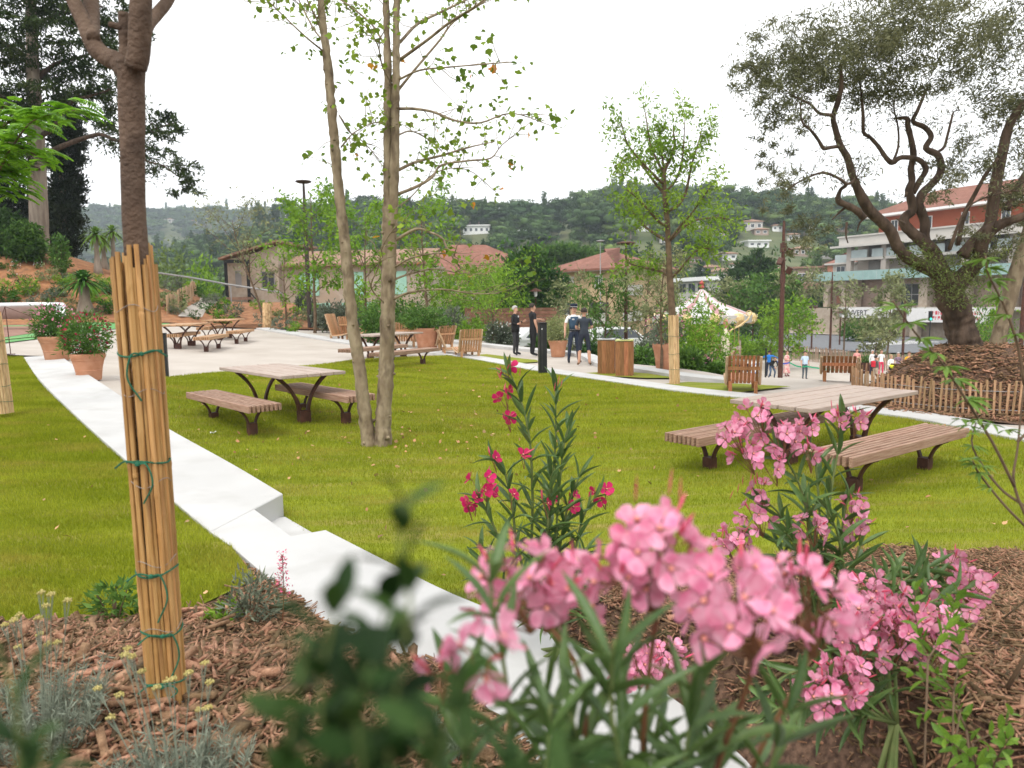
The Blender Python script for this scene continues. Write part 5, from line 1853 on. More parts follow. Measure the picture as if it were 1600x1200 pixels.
mb = MB()
S0 = limb(mb, z3([(762, 1500, 6.5), (752, 1200, 5.8), (740, 1000, 5), (732, 830, 4.4), (728, 740, 4), (718, 640, 4), (714, 510, 3), (745, 440, 2.4), (762, 380, 1.8), (755, 300, 1)], DA), 10, 4, knob=.04)
world_obj(mb, 'trunk', [b_twig], t)
mb = MB()
LB = []
for l, dd in (([(714, 520, 2.6), (680, 450, 2), (650, 380, 1.5), (625, 230, .8)], .5), ([(716, 560, 2.6), (690, 545, 2.2), (600, 450, 1.6), (540, 370, 1.2), (510, 270, .7)], -.5),
              ([(716, 610, 2.6), (680, 570, 2.2), (570, 440, 1.4), (480, 480, .8)], .8), ([(728, 690, 3), (775, 665, 2.6), (815, 600, 2.2), (840, 480, 1.6), (870, 380, 1), (890, 310, .7)], .3),
              ([(735, 760, 2.6), (690, 740, 2.2), (600, 640, 1.6), (540, 590, 1)], -.6), ([(732, 830, 2.8), (660, 790, 2.2), (590, 730, 1.6), (540, 640, 1)], .7), ([(735, 830, 2.8), (790, 760, 2.2), (850, 690, 1.6), (940, 560, .8)], -.7),
              ([(738, 830, 2.2), (840, 740, 1.8), (960, 720, 1.4), (1040, 735, .8)], .5), ([(745, 1000, 2.8), (690, 970, 2.2), (600, 950, 1.6), (540, 930, 1)], .3), ([(748, 1000, 2.4), (790, 960, 2), (860, 880, 1.4), (930, 860, .8)], -.8),
              ([(720, 600, 2), (770, 540, 1.7), (800, 430, 1.3), (810, 270, .7)], -.4), ([(714, 510, 2), (700, 400, 1.5), (690, 320, 1)], .2)):
    LB.append(limb(mb, z3(l, DA, DA + dd), 6, 4))
tips = []
for S in LB:
    tips += [np.array(s[:3]) for s in S[len(S) // 3:]]
    tips += twigs_from(mb, S, 12, .55, .006, .15, .3, 1.0, 1)
tips += twigs_from(mb, S0, 14, .5, .006, .2, .45, 1, 1)
world_obj(mb, 'branches', [b_twig], t)['kind'] = 'stuff'
P = scatter(tips, 7, .08)
P = P[R.random(len(P)) < .62]
V, F = leaves(P, .11, .042, 'leaf', .6, .3)
wcrown(t, 'crown', V, F, l_ash)


# ------------------------------------------------------------------ generic young tree and shrub
def sapling(name, label, base, hh, cw, mat, nleaf=2500, L=.12, W=.05, c0=.3, lean=(0, 0), group=None, bark=b_twig, trunk_r=None, dens=1.0, kind='leaf', seed=None, cat='tree', droop=.25):
    rg = random.Random(seed if seed is not None else int(base[0] * 100 + base[1] * 37))
    rn = np.random.default_rng(rg.randrange(10 ** 6))
    t = thing(name, label, cat, tuple(base), 0, group)
    r0 = trunk_r or hh * .011 + .01
    tr = []
    x = y = 0
    for i in range(9):
        f = i / 8
        tr.append((lean[0] * f + x, lean[1] * f + y, hh * .97 * f - (.1 if i == 0 else 0), r0 * (1 - .85 * f) + .003))
        x += rg.gauss(0, hh * .006)
        y += rg.gauss(0, hh * .006)
    mb = MB()
    S = limb(mb, tr, 7, 3)
    mb.obj('trunk', [bark], t, True)
    mb = MB()
    tips = []
    n = 14
    for i in range(n):
        f = c0 + (1 - c0) * (i + rg.random()) / n * .95
        s = S[min(int(f * len(S)), len(S) - 1)]
        a = i * 2.4 + rg.uniform(-.4, .4)
        prof = math.sin(PI * min(max((f - c0) / (1 - c0), .08), .97)) ** .7
        ln = cw * .5 * (.35 + .75 * prof) * rg.uniform(.75, 1.2)
        e = Vector((math.cos(a), math.sin(a), .55 + .5 * rg.random()))
        p0 = Vector(s[:3])
        pts = [(*p0, s[3] * .6), (*(p0 + e * ln * .4 + Vector((0, 0, .02))), s[3] * .42), (*(p0 + e * ln * .75), s[3] * .3), (*(p0 + e * ln + Vector((0, 0, -.1 * ln))), s[3] * .15)]
        SS = limb(mb, pts, 5, 3)
        tips += [np.array(q[:3]) for q in SS[2:]]
        tips += twigs_from(mb, SS, 6, ln * .5, s[3] * .25 + .002, .15, .25, 1, 1, rg)
    mb.obj('branches', [bark], t, True)['kind'] = 'stuff'
    k = max(int(nleaf / len(tips)) + 1, 1)
    P = scatter(tips, k, cw * .055, rn)
    P = P[rn.random(len(P)) < nleaf / len(P)]
    V, F = leaves(P, L, W, kind, .6, droop, rng=rn)
    crown(t, 'crown', V, F, mat)
    return t


def shrub(name, label, base, rx, rz_, mat, n=1200, L=.10, W=.04, group=None, cat='shrub', kind='leaf', shell=.35, stems=6, clump=.06, up=.5, droop=-.1, seed=None, dy=None, outward=True, flower=None):
    rn = np.random.default_rng(seed if seed is not None else abs(int(base[0] * 131 + base[1] * 77)) + 5)
    t = thing(name, label, cat, tuple(base), 0, group)
    P, ow = in_blobs([((0, 0, rz_ * .95), (rx, dy or rx, rz_)), ((rx * .35, 0, rz_ * .6), (rx * .7, (dy or rx) * .8, rz_ * .6)), ((-rx * .4, 0, rz_ * .7), (rx * .6, (dy or rx) * .8, rz_ * .7))], n, rng=rn, shell=shell, clump=clump, csize=.2)
    P[:, 2] = np.maximum(P[:, 2], .02)
    V, F = leaves(P, L, W, kind, up, droop, outward=ow if outward else None, rng=rn)
    crown(t, 'foliage', V, F, mat)
    if stems:
        mb = MB()
        for i in range(stems):
            a = rn.uniform(0, 2 * PI)
            mb.tube([(0, 0, -.05), (rx * .3 * math.cos(a), rx * .3 * math.sin(a), rz_ * .7), (rx * .6 * math.cos(a), rx * .6 * math.sin(a), rz_ * 1.5)], [.02 * rz_ + .004, .012 * rz_ + .003, .003], 5)
        mb.obj('stem', [b_twig], t)
    if flower:
        k, fm, fl = flower
        P, ow = in_blobs([((0, 0, rz_ * 1.0), (rx * 1.02, (dy or rx) * 1.02, rz_ * 1.02))], k, rng=rn, shell=.92)
        V, F = leaves(P, fl, fl * .9, 'clump', .5, -.4, outward=ow, rng=rn)
        crown(t, 'blossom', V, F, fm)
    return t


def at_ground(px, py, d=None):
    if d is None:
        return g(px, py)
    p = atd(px, py, d)
    return Vector((p[0], p[1], h(p[0], p[1])))


def sap_px(label, bpx, by_, tpy, wpx, d, mat, nleaf, L, W, c0=.3, lean=0, name='young_tree', group='young trees planted beyond the lawn', **k):
    b = at_ground(bpx, by_, d)
    zt = atd(bpx, tpy, d)[2]
    return sapling(name, label, b, zt - b.z, wpx * d / FPX, mat, nleaf, L, W, c0, (lean * d / FPX, 0), group, **k)


def shr_px(label, px, by_, tpy, wpx, d, mat, n, L, W, name='shrub', group=None, zfloor=None, **k):
    b = at_ground(px, by_, d)
    zb = atd(px, by_, d)[2] if zfloor is None else b.z
    zt = atd(px, tpy, d)[2]
    base = Vector((b.x, b.y, min(zb, b.z + .1) if zfloor is None else b.z))
    hh = zt - base.z
    return shrub(name, label, base, wpx * .5 * d / FPX, hh * .52, mat, n, L, W, group, **k)


sap_px('wispy sapling with a reed guard on the mulch mound, leaning left', 417, 512, 338, 120, 42, l_palew, 900, .25, .07, .35, -45)
sap_px('bright green young tree round the dark lamp post, left of the leaning trunk', 492, 520, 300, 95, 36, l_bright, 2300, .22, .10, .25)
sap_px('feathery young tree between the lamp post tree and the leaning trunk', 447, 500, 385, 70, 41, l_bright, 600, .22, .10, .15)
sap_px('bushy young tree seen between the leaning and upright trunks', 573, 520, 335, 90, 34, l_bright, 1900, .2, .09, .15)
sap_px('bright young tree right behind the upright trunks', 668, 540, 318, 100, 33, l_bright, 1700, .2, .09, .25)
sap_px('fine leaved sapling behind the honey lounge chair', 771, 548, 440, 110, 33, l_bright, 2400, .16, .06, .3)
sap_px('bright green broad young tree left of the dark pine', 742, 520, 428, 90, 48, l_bright, 2600, .26, .12, .2)
sap_px('pale willow like young tree behind the round pale shrub', 897, 540, 436, 66, 36, l_palew, 1500, .22, .06, .1)
sap_px('leafy mid green young tree behind the police officer', 945, 545, 432, 84, 33, l_mid, 2100, .24, .07, .15, droop=.6)
sap_px('thin sapling in front of the litter bins, left of the young ash', 1033, 590, 400, 70, 20, l_palew, 1200, .13, .04, .35)
sap_px('pale twiggy sapling between the mast and the young ash', 1005, 560, 410, 70, 31, l_palew, 1800, .18, .06, .2)
sap_px('rounded green tree right of the carousel', 1200, 530, 446, 90, 72, l_mid, 2600, .42, .18, .25)
sap_px('pale olive tree by the road, left of the silver van', 1250, 535, 436, 66, 70, l_palew, 1500, .4, .14, .3)
sap_px('pale young tree right of the carousel roof', 1142, 520, 450, 60, 75, l_palew, 1500, .4, .14, .3)
sap_px('tall slim pale olive tree in front of the white banner', 1386, 545, 428, 46, 62, l_palew, 1500, .36, .12, .2)
sap_px('bushy olive tree just left of the banner olive', 1366, 560, 508, 50, 56, l_palew, 1100, .34, .12, .2)
sap_px('bright green sapling at the paling fence by the plaza', 1232, 560, 485, 74, 52, l_bright, 1500, .3, .12, .25)
sap_px('small bright sapling left of the spotlight mast', 1205, 560, 500, 44, 56, l_bright, 700, .3, .12, .3)
sap_px('thin pole like sapling at the road side, right of the rust pole', 1318, 550, 440, 40, 66, l_palew, 600, .36, .12, .4)
# bright loose bush before the carousel
shr_px('loose bright bush in front of the carousel', 1080, 578, 462, 120, 30, l_bright, 9500, .19, .065, outward=False, droop=-.3, shell=.1)
# dark round pine
b = at_ground(828, 490, 62)
t = sapling('pine_tree', 'dark green rounded pine in front of the yellow apartment building', b, atd(828, 396, 62)[2] - b.z, 105 * 62 / FPX, l_pine, 200, .5, .2, .3, seed=4)
P, ow = in_blobs([(Vector(atd(x, y, 62 + dd)) - b, (a * 62 / FPX, a * 62 / FPX * .8, c * 62 / FPX)) for x, y, a, c, dd in
                  ((825, 425, 36, 26, 0), (800, 450, 34, 26, -1), (850, 450, 36, 24, .5), (812, 475, 34, 18, -1), (855, 475, 28, 18, 0), (835, 405, 18, 14, 0), (780, 462, 22, 20, 1))], 9000, clump=.05, csize=.22, shell=.5)
V, F = leaves(P, .55, .16, 'clump', .5, -.2, outward=ow)
crown(t, 'crown', V, F, l_pine)
# umbrella pine crown behind its roof
b = at_ground(880, 430, 120)
t = sapling('umbrella_pine', 'broad umbrella pine crown rising behind the red roofs', b, atd(880, 392, 120)[2] - b.z, 4, l_deep, 60, .6, .2, .6, seed=9)
P, ow = in_blobs([(Vector(atd(x, y, 120)) - b, (a * 120 / FPX, 3.0, c * 120 / FPX)) for x, y, a, c in ((868, 396, 44, 10), (895, 398, 40, 11), (840, 402, 28, 8), (915, 406, 20, 7))], 4500, clump=.06, csize=.2)
V, F = leaves(P, .8, .3, 'clump', .6, -.2, outward=ow)
crown(t, 'crown', V, F, l_mid)
# broad dark tree in the town
b = at_ground(1180, 500, 118)
t = sapling('cedar_tree', 'broad dark green tree with tiered branches behind the plaza trees', b, atd(1180, 398, 118)[2] - b.z, 8, l_deep, 200, .8, .3, .2, seed=5)
P, ow = in_blobs([(Vector(atd(x, y, 118 + dd)) - b, (a * 118 / FPX, a * 118 / FPX * .8, c * 118 / FPX)) for x, y, a, c, dd in
                  ((1180, 402, 12, 10, 0), (1180, 420, 26, 14, 0), (1160, 440, 28, 14, -2), (1200, 440, 30, 14, 1), (1180, 460, 40, 16, -1), (1205, 470, 26, 14, 0), (1152, 470, 22, 14, 1))], 8000, clump=.05, csize=.22)
V, F = leaves(P, .9, .34, 'clump', .6, -.1, outward=ow)
crown(t, 'crown', V, F, l_deep)


# ------------------------------------------------------------------ tall dark trees at the left
DC = 46
bc_ = at_ground(62, 386, DC)
t = thing('cedar_tree', 'huge dark cedar with a straight grey trunk on top of the mulch bank', 'tree', tuple(bc_))
mb = MB()
z1 = lambda l, d0, d1=None: pxl([(x / 3, y / 3, r) for x, y, r in l], d0, d1)
ST = limb(mb, [(bc_.x, bc_.y, bc_.z - .5, .66)] + z1([(185, 1120, 13.5), (180, 950, 12.5), (170, 700, 12), (160, 450, 10), (150, 200, 8), (140, -100, 6), (130, -500, 3)], DC), 12, 4, knob=.03)
world_obj(mb, 'trunk', [b_grey], t)
mb = MB()
LB = []
for l, dd in (([(190, 760, 4), (240, 710, 4), (330, 670, 3.6), (420, 640, 3.2), (480, 632, 2.8), (560, 662, 2.4), (650, 640, 2), (740, 600, 1.4), (840, 570, .8)], -3),
              ([(560, 662, 2), (620, 690, 1.7), (690, 755, 1.5), (760, 775, 1.2), (840, 830, .8)], -3), ([(190, 640, 4), (260, 590, 3.6), (320, 490, 3), (420, 450, 2.2), (520, 420, 1.2)], -2),
              ([(165, 560, 4), (90, 470, 3), (0, 450, 2.4)], -1), ([(160, 380, 4), (260, 300, 3), (400, 260, 2), (520, 200, 1)], 1.5), ([(150, 300, 4), (60, 220, 3), (-60, 190, 2)], 1), ([(145, 120, 3), (300, 60, 2.4), (480, 30, 1.2)], -1),
              ([(150, 640, 3), (60, 660, 2.4), (-60, 640, 2)], -2), ([(200, 800, 2.5), (120, 760, 2), (40, 650, 2)], -3)):
    LB.append(limb(mb, z1(l, DC, DC + dd), 7, 4, knob=.05))
tips = []
for S in LB:
    tips += twigs_from(mb, S, 10, 1.3, .03, .2, .3, 1, 1)
world_obj(mb, 'limbs', [b_olive], t)
CB = [(120, 60, 200, 50), (380, 60, 160, 50), (520, 130, 90, 45), (60, 130, 140, 40), (270, 150, 170, 45), (470, 210, 110, 35), (140, 230, 190, 42), (400, 270, 150, 40), (60, 320, 130, 42), (260, 340, 180, 45), (450, 350, 90, 35), (120, 420, 160, 40), (330, 430, 120, 40),
      (450, 450, 90, 30), (500, 500, 60, 35), (460, 560, 70, 30), (30, 520, 90, 40), (200, 510, 110, 35), (520, 600, 40, 25), (640, 150, 60, 40), (690, 190, 20, 22), (240, 20, 200, 40), (-60, 230, 90, 80), (-60, 420, 90, 60), (580, 50, 60, 40),
      (760, 545, 75, 28), (850, 590, 70, 32), (740, 620, 60, 26), (800, 640, 60, 20), (770, 700, 50, 24), (790, 735, 30, 14), (870, 790, 60, 20), (900, 840, 45, 26), (850, 880, 50, 26), (830, 915, 40, 20), (920, 900, 30, 16), (910, 780, 26, 12), (160, -120, 300, 80), (420, -120, 200, 80)]
bl = []
for x, y, a, c_ in CB:
    dd = DC + rnd.uniform(-2.5, 1.5) if x < 600 else DC - 3 + rnd.uniform(-.8, .5)
    bl.append((atd(x / 3, y / 3, dd), (a / 3 * DC / FPX, (1.9 if x < 600 else .9), c_ / 3 * DC / FPX * .8)))
P, ow = in_blobs(bl, 15000, clump=.035, csize=.16, shell=.15)
V, F = leaves(P, .30, .10, 'clump', .8, -.05)
V2, F2 = leaves(scatter(tips, 10, .22), .26, .09, 'clump', .8, 0)
wcrown(t, 'crown', np.concatenate([V, V2]), np.concatenate([F, F2 + len(V)]), l_cedar)

# dark cypress column behind it
D2 = 50
b = at_ground(105, 395, D2)
t = thing('cypress_tree', 'almost black columnar cypress right of the cedar trunk', 'tree', tuple(b))
MB().lathe([(.3, -.5), (.25, 3), (.1, 9), (.02, 11)], 8).obj('trunk', [b_grey], t)
bl = []
for i in range(26):
    py = 160 + i * 9.5
    wv = 26 if py > 200 else 12 + (py - 160) * .35
    bl.append((atd(104 + rnd.uniform(-6, 6), py, D2 + rnd.uniform(-.4, .4)), (wv * D2 / FPX * rnd.uniform(.85, 1.1), 1.0, .75)))
P, ow = in_blobs(bl, 14000, shell=.55, clump=.05, csize=.2)
V, F = leaves(P, .30, .10, 'clump', .1, -.9)
wcrown(t, 'crown', V, F, l_cyp)
# dark masses left of the cedar trunk
for (px, py, tpy, wpx, d, lab, mt) in ((25, 395, 235, 75, 52, 'dark evergreen shrub mass left of the cedar trunk', l_cyp), (88, 390, 300, 40, 53, 'dark evergreen between the cedar trunk and the cypress', l_cyp),
                                       (-25, 400, 220, 80, 50, 'dark evergreen at the left edge of the photo', l_cyp), (10, 400, 330, 60, 44, 'deep green bush at the foot of the dark evergreens', l_deep), (42, 398, 352, 50, 43, 'mid green bush left of the cedar foot', l_mid)):
    shr_px(lab, px, py, tpy, wpx, d, mt, 5200, .30, .11, kind='clump', outward=False, shell=.2)

# bright feathery mimosa reaching in from the left
DMi = 10.5
b = atd(-14, 640, 10.6)
t = thing('mimosa_tree', 'bright green feathery branches reaching in at the left edge', 'tree', (b[0], b[1], b[2] - .1))
mb = MB()
limb(mb, pxl([(8, 640, 5), (-12, 490, 5), (-25, 380, 4.5), (-40, 280, 4), (-60, 150, 3)], 10.6), 9, 4)
world_obj(mb, 'trunk', [b_left], t)
mb = MB()
frond = []
for l, dd in (([(-30, 330, 3), (0, 262, 2.2), (22, 225, 1.6), (50, 190, 1.1), (90, 176, .8), (125, 172, .5)], -1.0), ([(-30, 300, 2.6), (0, 205, 2), (30, 186, 1.5), (62, 182, .9)], .5), ([(-28, 340, 2.4), (0, 232, 2), (35, 232, 1.4), (75, 255, .8)], -.4),
              ([(-26, 350, 2), (5, 255, 1.6), (20, 275, 1), (30, 300, .6)], .2), ([(-30, 320, 2), (0, 175, 1.4), (20, 170, .8)], .7)):
    S = limb(mb, pxl(l, DMi, DMi + dd), 6, 4)
    for s in S[2:]:
        for _ in range(4):
            frond.append(np.array(s[:3]) + R.normal(size=3) * .06)
world_obj(mb, 'branches', [b_twig], t)['kind'] = 'stuff'
# each frond: a drooping midrib with paired leaflets
VV, FF, off = [], [], 0
for p in frond:
    a = rnd.uniform(0, 2 * PI)
    d = np.array([math.cos(a) * .8 + .25, math.sin(a) * .6, rnd.uniform(.05, .4)])
    d /= np.linalg.norm(d)
    L = rnd.uniform(.22, .36)
    side = np.cross(d, [0, 0, 1])
    side /= np.linalg.norm(side)
    for i in range(11):
        f = (i + 1) / 11
        c = p + d * L * f + np.array([0, 0, -.55 * L * f * f])
        ll = .095 * math.sin(PI * min(.2 + .75 * f, .97))
        for s in (-1, 1):
            tip = c + side * s * ll + d * .03 + np.array([0, 0, -.035])
            e = d * .014
            VV += [c - e, c + e, tip + e * .5, tip - e * .5]
            FF.append([off, off + 1, off + 2, off + 3])
            off += 4
o = wcrown(t, 'crown', np.array(VV), np.array(FF), l_mimosa)


# ------------------------------------------------------------------ plants on the bank
def rosette(name, label, base, n, L, W, mat, cat, stemh=0.0, stemr=.1, droop=.3, group=None, upmin=.1, upmax=1.4, bark=b_grey):
    t = thing(name, label, cat, tuple(base), 0, group)
    if stemh:
        MB().lathe([(stemr * 2.2, -.3), (stemr * 1.7, stemh * .15), (stemr, stemh * .5), (stemr * .9, stemh)], 10).obj('trunk', [bark], t, True)
    VV, FF, off = [], [], 0
    for i in range(n):
        a = i * 2.399
        el = upmin + (upmax - upmin) * (i / n)
        d = np.array([math.cos(a) * math.cos(el), math.sin(a) * math.cos(el), math.sin(el)])
        side = np.array([-math.sin(a), math.cos(a), 0])
        nseg = 4
        for k in range(nseg + 1):
            f = k / nseg
            c = np.array([0, 0, stemh]) + d * L * f + np.array([0, 0, -droop * L * f * f])
            wv = W * .5 * math.sin(PI * (.12 + .85 * f)) ** .6 * (1 if k < nseg else .05)
            VV += [c - side * wv, c + side * wv]
        for k in range(nseg):
            FF.append([off + 2 * k, off + 2 * k + 1, off + 2 * k + 3, off + 2 * k + 2])
        off += 2 * (nseg + 1)
    crown(t, 'leaves', np.array(VV), np.array(FF), mat)
    return t


def ros_px(name, label, px, by_, tpy, d, n, Lpx, Wm, mat, cat, **k):
    p = at_ground(px, by_, d)
    zt = atd(px, tpy, d)[2]
    return rosette(name, label, p, n, Lpx * d / FPX, Wm, mat, cat, stemh=max(zt - p.z, .1), **k)


ros_px('yucca', 'tall yucca left of the bamboo guard, its tuft above the small palm', 152, 405, 366, 44, 60, 26, .12, l_yucca, 'yucca', droop=.5, upmin=-.5, upmax=1.5, stemr=.13)
ros_px('yucca', 'yucca tuft right beside the bamboo guard top', 178, 405, 362, 45, 50, 22, .11, l_yucca, 'yucca', droop=.5, upmin=-.5, upmax=1.5, stemr=.12)
ros_px('yucca', 'lowest yucca tuft between the two taller ones', 163, 408, 378, 46, 46, 22, .11, l_yucca, 'yucca', droop=.5, upmin=-.6, upmax=1.5, stemr=.12)
ros_px('small_palm', 'dark green cycad like palm with a swollen trunk on the bank', 134, 487, 441, 37, 110, 44, .13, l_palm, 'palm', droop=.55, upmin=-.1, upmax=1.5, stemr=.24)
shr_px('round bright shrub at the foot of the dark cypress', 95, 412, 366, 28, 42, l_mid, 1500, .18, .08)
GBK = 'small plants on the mulch bank'
proto = []
mats_b = [l_mid, l_grey, l_deep, l_bright, l_mimosa, l_palew, l_palm]
nm = ['mid green', 'grey green', 'dark green', 'bright green', 'vivid green', 'pale', 'glossy green']
bank_pts = []
rb = random.Random(21)
for i in range(72):
    px = rb.uniform(-20, 420)
    f = rb.random()
    top = np.interp(px, [-20, 60, 130, 190, 260, 330, 420], [395, 392, 412, 425, 440, 470, 486])
    bot = np.interp(px, [-20, 100, 250, 330, 420], [490, 492, 490, 506, 512])
    py = top + (bot - top) * f
    bank_pts.append((px, py, rb.randrange(7), rb.uniform(.22, .6)))
for px in range(430, 560, 7):
    bank_pts.append((px + rb.uniform(-4, 4), rb.uniform(492, 522), rb.randrange(7), rb.uniform(.25, .5)))
protos = {}
cnt = 0
for px, py, k, rr in bank_pts:
    p = g(px, py)
    if p.y > 60 or p.y < 33:
        continue
    cnt += 1
    zone = ('at the far left of the bank' if px < 40 else 'below the cedar trunk' if px < 85 else 'below the dark cypress' if px < 128 else 'around the small palm' if px < 168 else 'behind the bamboo guard' if px < 250 else
            'beside the winding path' if px < 345 else 'at the end of the terrace benches' if px < 425 else 'on the mound by the reed guard' if px < 470 else 'near the lamp post foot' if px < 520 else 'left of the leaning trunk')
    high = ', high up' if py < np.interp(px, [0, 130, 260, 420], [425, 440, 462, 498]) else ', low down' if py > np.interp(px, [0, 130, 260, 420], [460, 468, 482, 506]) else ''
    lab = f"{'tiny' if rr < .34 else 'larger' if rr > .48 else 'small'} {nm[k]} tuft {zone}{high}"
    if k not in protos:
        protos[k] = shrub('bank_plant', lab, (0, 0, 0), .5, .42, mats_b[k], 420, .15, .05, GBK, 'plant', stems=0, seed=k + 40)
        protos[k].location = p
        protos[k].scale = (rr * 2,) * 3
    else:
        dup(protos[k], p, rb.uniform(0, 6), lab, scale=rr * 2)
# a few white flowering ones
for (px, py) in ((25, 421), (60, 421), (20, 435), (352, 447), (372, 452)):
    p = g(px, py)
    shrub('bank_plant', {25: 'white flower head left of the cedar trunk, upper one on the bank', 60: 'white flower head straight below the cedar trunk on the bank', 20: 'lowest white flower head at the far left of the bank', 352: 'tall stem with a white flower ball above the winding path', 372: 'tall white flower ball nearest the stone house'}[px], p, .22, .25 if px < 100 else .6, l_mid, 120, .14, .05, 'white flowering plants on the bank', 'plant', stems=2,
          flower=(22, m_white, .05))
# bigger shrubs at the rim of the mound and along the path beyond
for (px, by_, tpy, wpx, d, mt, lab) in (
    (522, 520, 470, 44, 37, l_grey, 'grey green shrub left of the leaning trunk'), (545, 522, 470, 40, 36, l_grey, 'dusty dark shrub just left of the leaning trunk'), (502, 508, 480, 26, 40, l_silver, 'silvery shrub behind the lamp post foot'),
    (590, 530, 485, 40, 30, l_mid, 'bright shrub in the pot between the trunks'), (640, 520, 470, 70, 36, l_mid, 'leafy shrub behind the far lawn table'), (705, 530, 480, 50, 38, l_grey, 'grey shrub behind the large planter'), (735, 540, 500, 60, 36, l_bright, 'yellow green shrub behind the lounge chair'),
    (785, 548, 505, 50, 33, l_grey, 'grey green flowering shrub left of the man in the suit'), (850, 553, 520, 40, 32, l_mid, 'green shrub between the man in black and the round shrub pot'), (925, 575, 540, 40, 26, l_deep, 'dark leafy shrub behind the man in shorts'),
    (1000, 590, 545, 50, 23, l_mid, 'green shrub right of the litter bins'), (1020, 585, 520, 60, 27, l_grey, 'grey shrub behind the right pot'), (1075, 590, 548, 40, 21, l_mid, 'shrub right of the reed guard'), (1092, 583, 556, 34, 22, l_deep, 'dark round oleander shrub with pink specks below the carousel'),
    (1120, 592, 572, 26, 21, l_mid, 'small low shrub left of the dark lounge chair'), (960, 540, 500, 60, 40, l_mid, 'mid green shrub behind the litter bins'), (1060, 560, 500, 40, 34, l_bright, 'bright shrub behind the reed guard'),
    (690, 505, 455, 60, 44, l_bright, 'bright shrub right of the trunks, far side'), (655, 500, 450, 70, 46, l_mid, 'green shrub in front of the low yellow wing'), (760, 515, 470, 60, 44, l_mid, 'shrub in front of the board fence'), (705, 515, 440, 80, 50, l_mid, 'large shrub left of the board fence'),
    (560, 500, 455, 40, 46, l_mid, 'green shrub in front of the stone house'), (478, 490, 455, 30, 48, l_grey, 'grey shrub in front of the stone house'), (610, 500, 440, 60, 48, l_bright, 'light shrub behind the upright trunks'), (930, 520, 470, 60, 46, l_mid, 'green shrub below the yellow wing')):
    shr_px(lab, px, by_, tpy, wpx, d, mt, 2000, .17, .065, shell=.2, clump=.08,
           flower=(60, p_rose, .12) if 'pink' in lab else ((80, m_white, .09) if 'flowering' in lab else None))
# hedges and green at the road side
for (px, by_, tpy, wpx, d, mt, lab) in ((1160, 510, 490, 90, 92, l_deep, 'low dark hedge behind the carousel'), (1345, 512, 497, 60, 84, l_mid, 'low shrub bed by the road in front of the banner'), (1140, 540, 522, 70, 66, l_bright, 'yellow green verge planting right of the carousel'), (1180, 545, 528, 60, 62, l_bright, 'light verge planting left of the spotlight mast'),
                                         (1290, 460, 425, 40, 122, l_deep, 'dark bush between the coral house and the arch'), (1140, 440, 412, 60, 150, l_deep, 'dark shrubs left of the broad dark tree'), (1240, 480, 450, 40, 110, l_mid, 'green tree mass below the coral house'), (1110, 470, 448, 60, 120, l_deep, 'dark green mass right of the carousel top'),
                                         (1535, 520, 455, 60, 30, l_mid, 'fresh green bush right of the thick olive trunk'), (1560, 490, 450, 60, 34, l_bright, 'light green bush behind the slim leaning trunk')):
    shr_px(lab, px, by_, tpy, wpx, d, mt, 2600, .0035 * d + .03, .0016 * d + .01, shell=.2, clump=.07)


# plants in the pots
def pot_plant(key, label, rx, rz_, mat, n, L, W, flower=None, **k):
    _, p = pots[key]
    return shrub('potted_shrub', label, p, rx, rz_, mat, n, L, W, 'shrubs in terracotta pots', stems=5, flower=flower, **k)


pot_plant('left_back', 'oleander with pink and red flowers in the pot farther along the white wall', .50, .42, l_mid, 3000, .11, .024, (170, p_rose, .06))
pot_plant('left_front', 'oleander with red and pink flowers in the pot nearest the bamboo screen', .44, .42, l_mid, 3200, .10, .022, (190, M('crimson_petal', (0.34, 0.015, 0.045), (0.50, 0.06, 0.12), 12, .8, trans=.3, spec=.1), .055))
pot_plant('round', 'clipped round pale variegated shrub in the pot beside the men', .45, .42, l_var, 3600, .07, .03, clump=.25, shell=.6)
pot_plant('mid', 'fresh green trailing shrub in the large pot behind the far lawn table', .85, .42, l_mid, 2600, .12, .05)
pot_plant('mid2', 'green shrub in the pot between the trunks', .6, .45, l_mid, 1400, .12, .05)
pot_plant('right', 'airy pinkish shrub in the pot left of the reed guard', .5, .5, l_grey, 900, .08, .03, (60, p_rose, .06))

# slim reed fence along the winding path, the path itself, railing
pth = [g(262, 491), g(276, 484), g(300, 470), g(330, 459), g(357, 455)]
P0 = [(p.x, p.y) for p in pth]
picket_fence('low pale reed fence winding along the path on the bank', P0, .95, .16, None, m_pale, True, .14)
wp = gp((278, 496), (292, 482), (312, 472), (336, 464), (360, 459), (362, 466), (338, 475), (322, 486), (316, 497))
poly_cut(wp, 1.0, H, .06, m_pave, 'path')
rl = [atd(238, 425, 50), atd(300, 434, 50), atd(360, 445, 50), atd(440, 457, 50)]
t = thing('handrail', 'dark sloping handrail above the winding path', 'railing', tuple(rl[0]))
mb = MB().tube([Vector(p) - Vector(rl[0]) for p in rl], .07, 6)
mb.obj('rail', [m_grey], t)
for p in rl:
    MB().tube([Vector(p) - Vector(rl[0]), Vector(p) - Vector(rl[0]) - Vector((0, 0, 1.2))], .04, 6).obj('post', [m_grey], t)

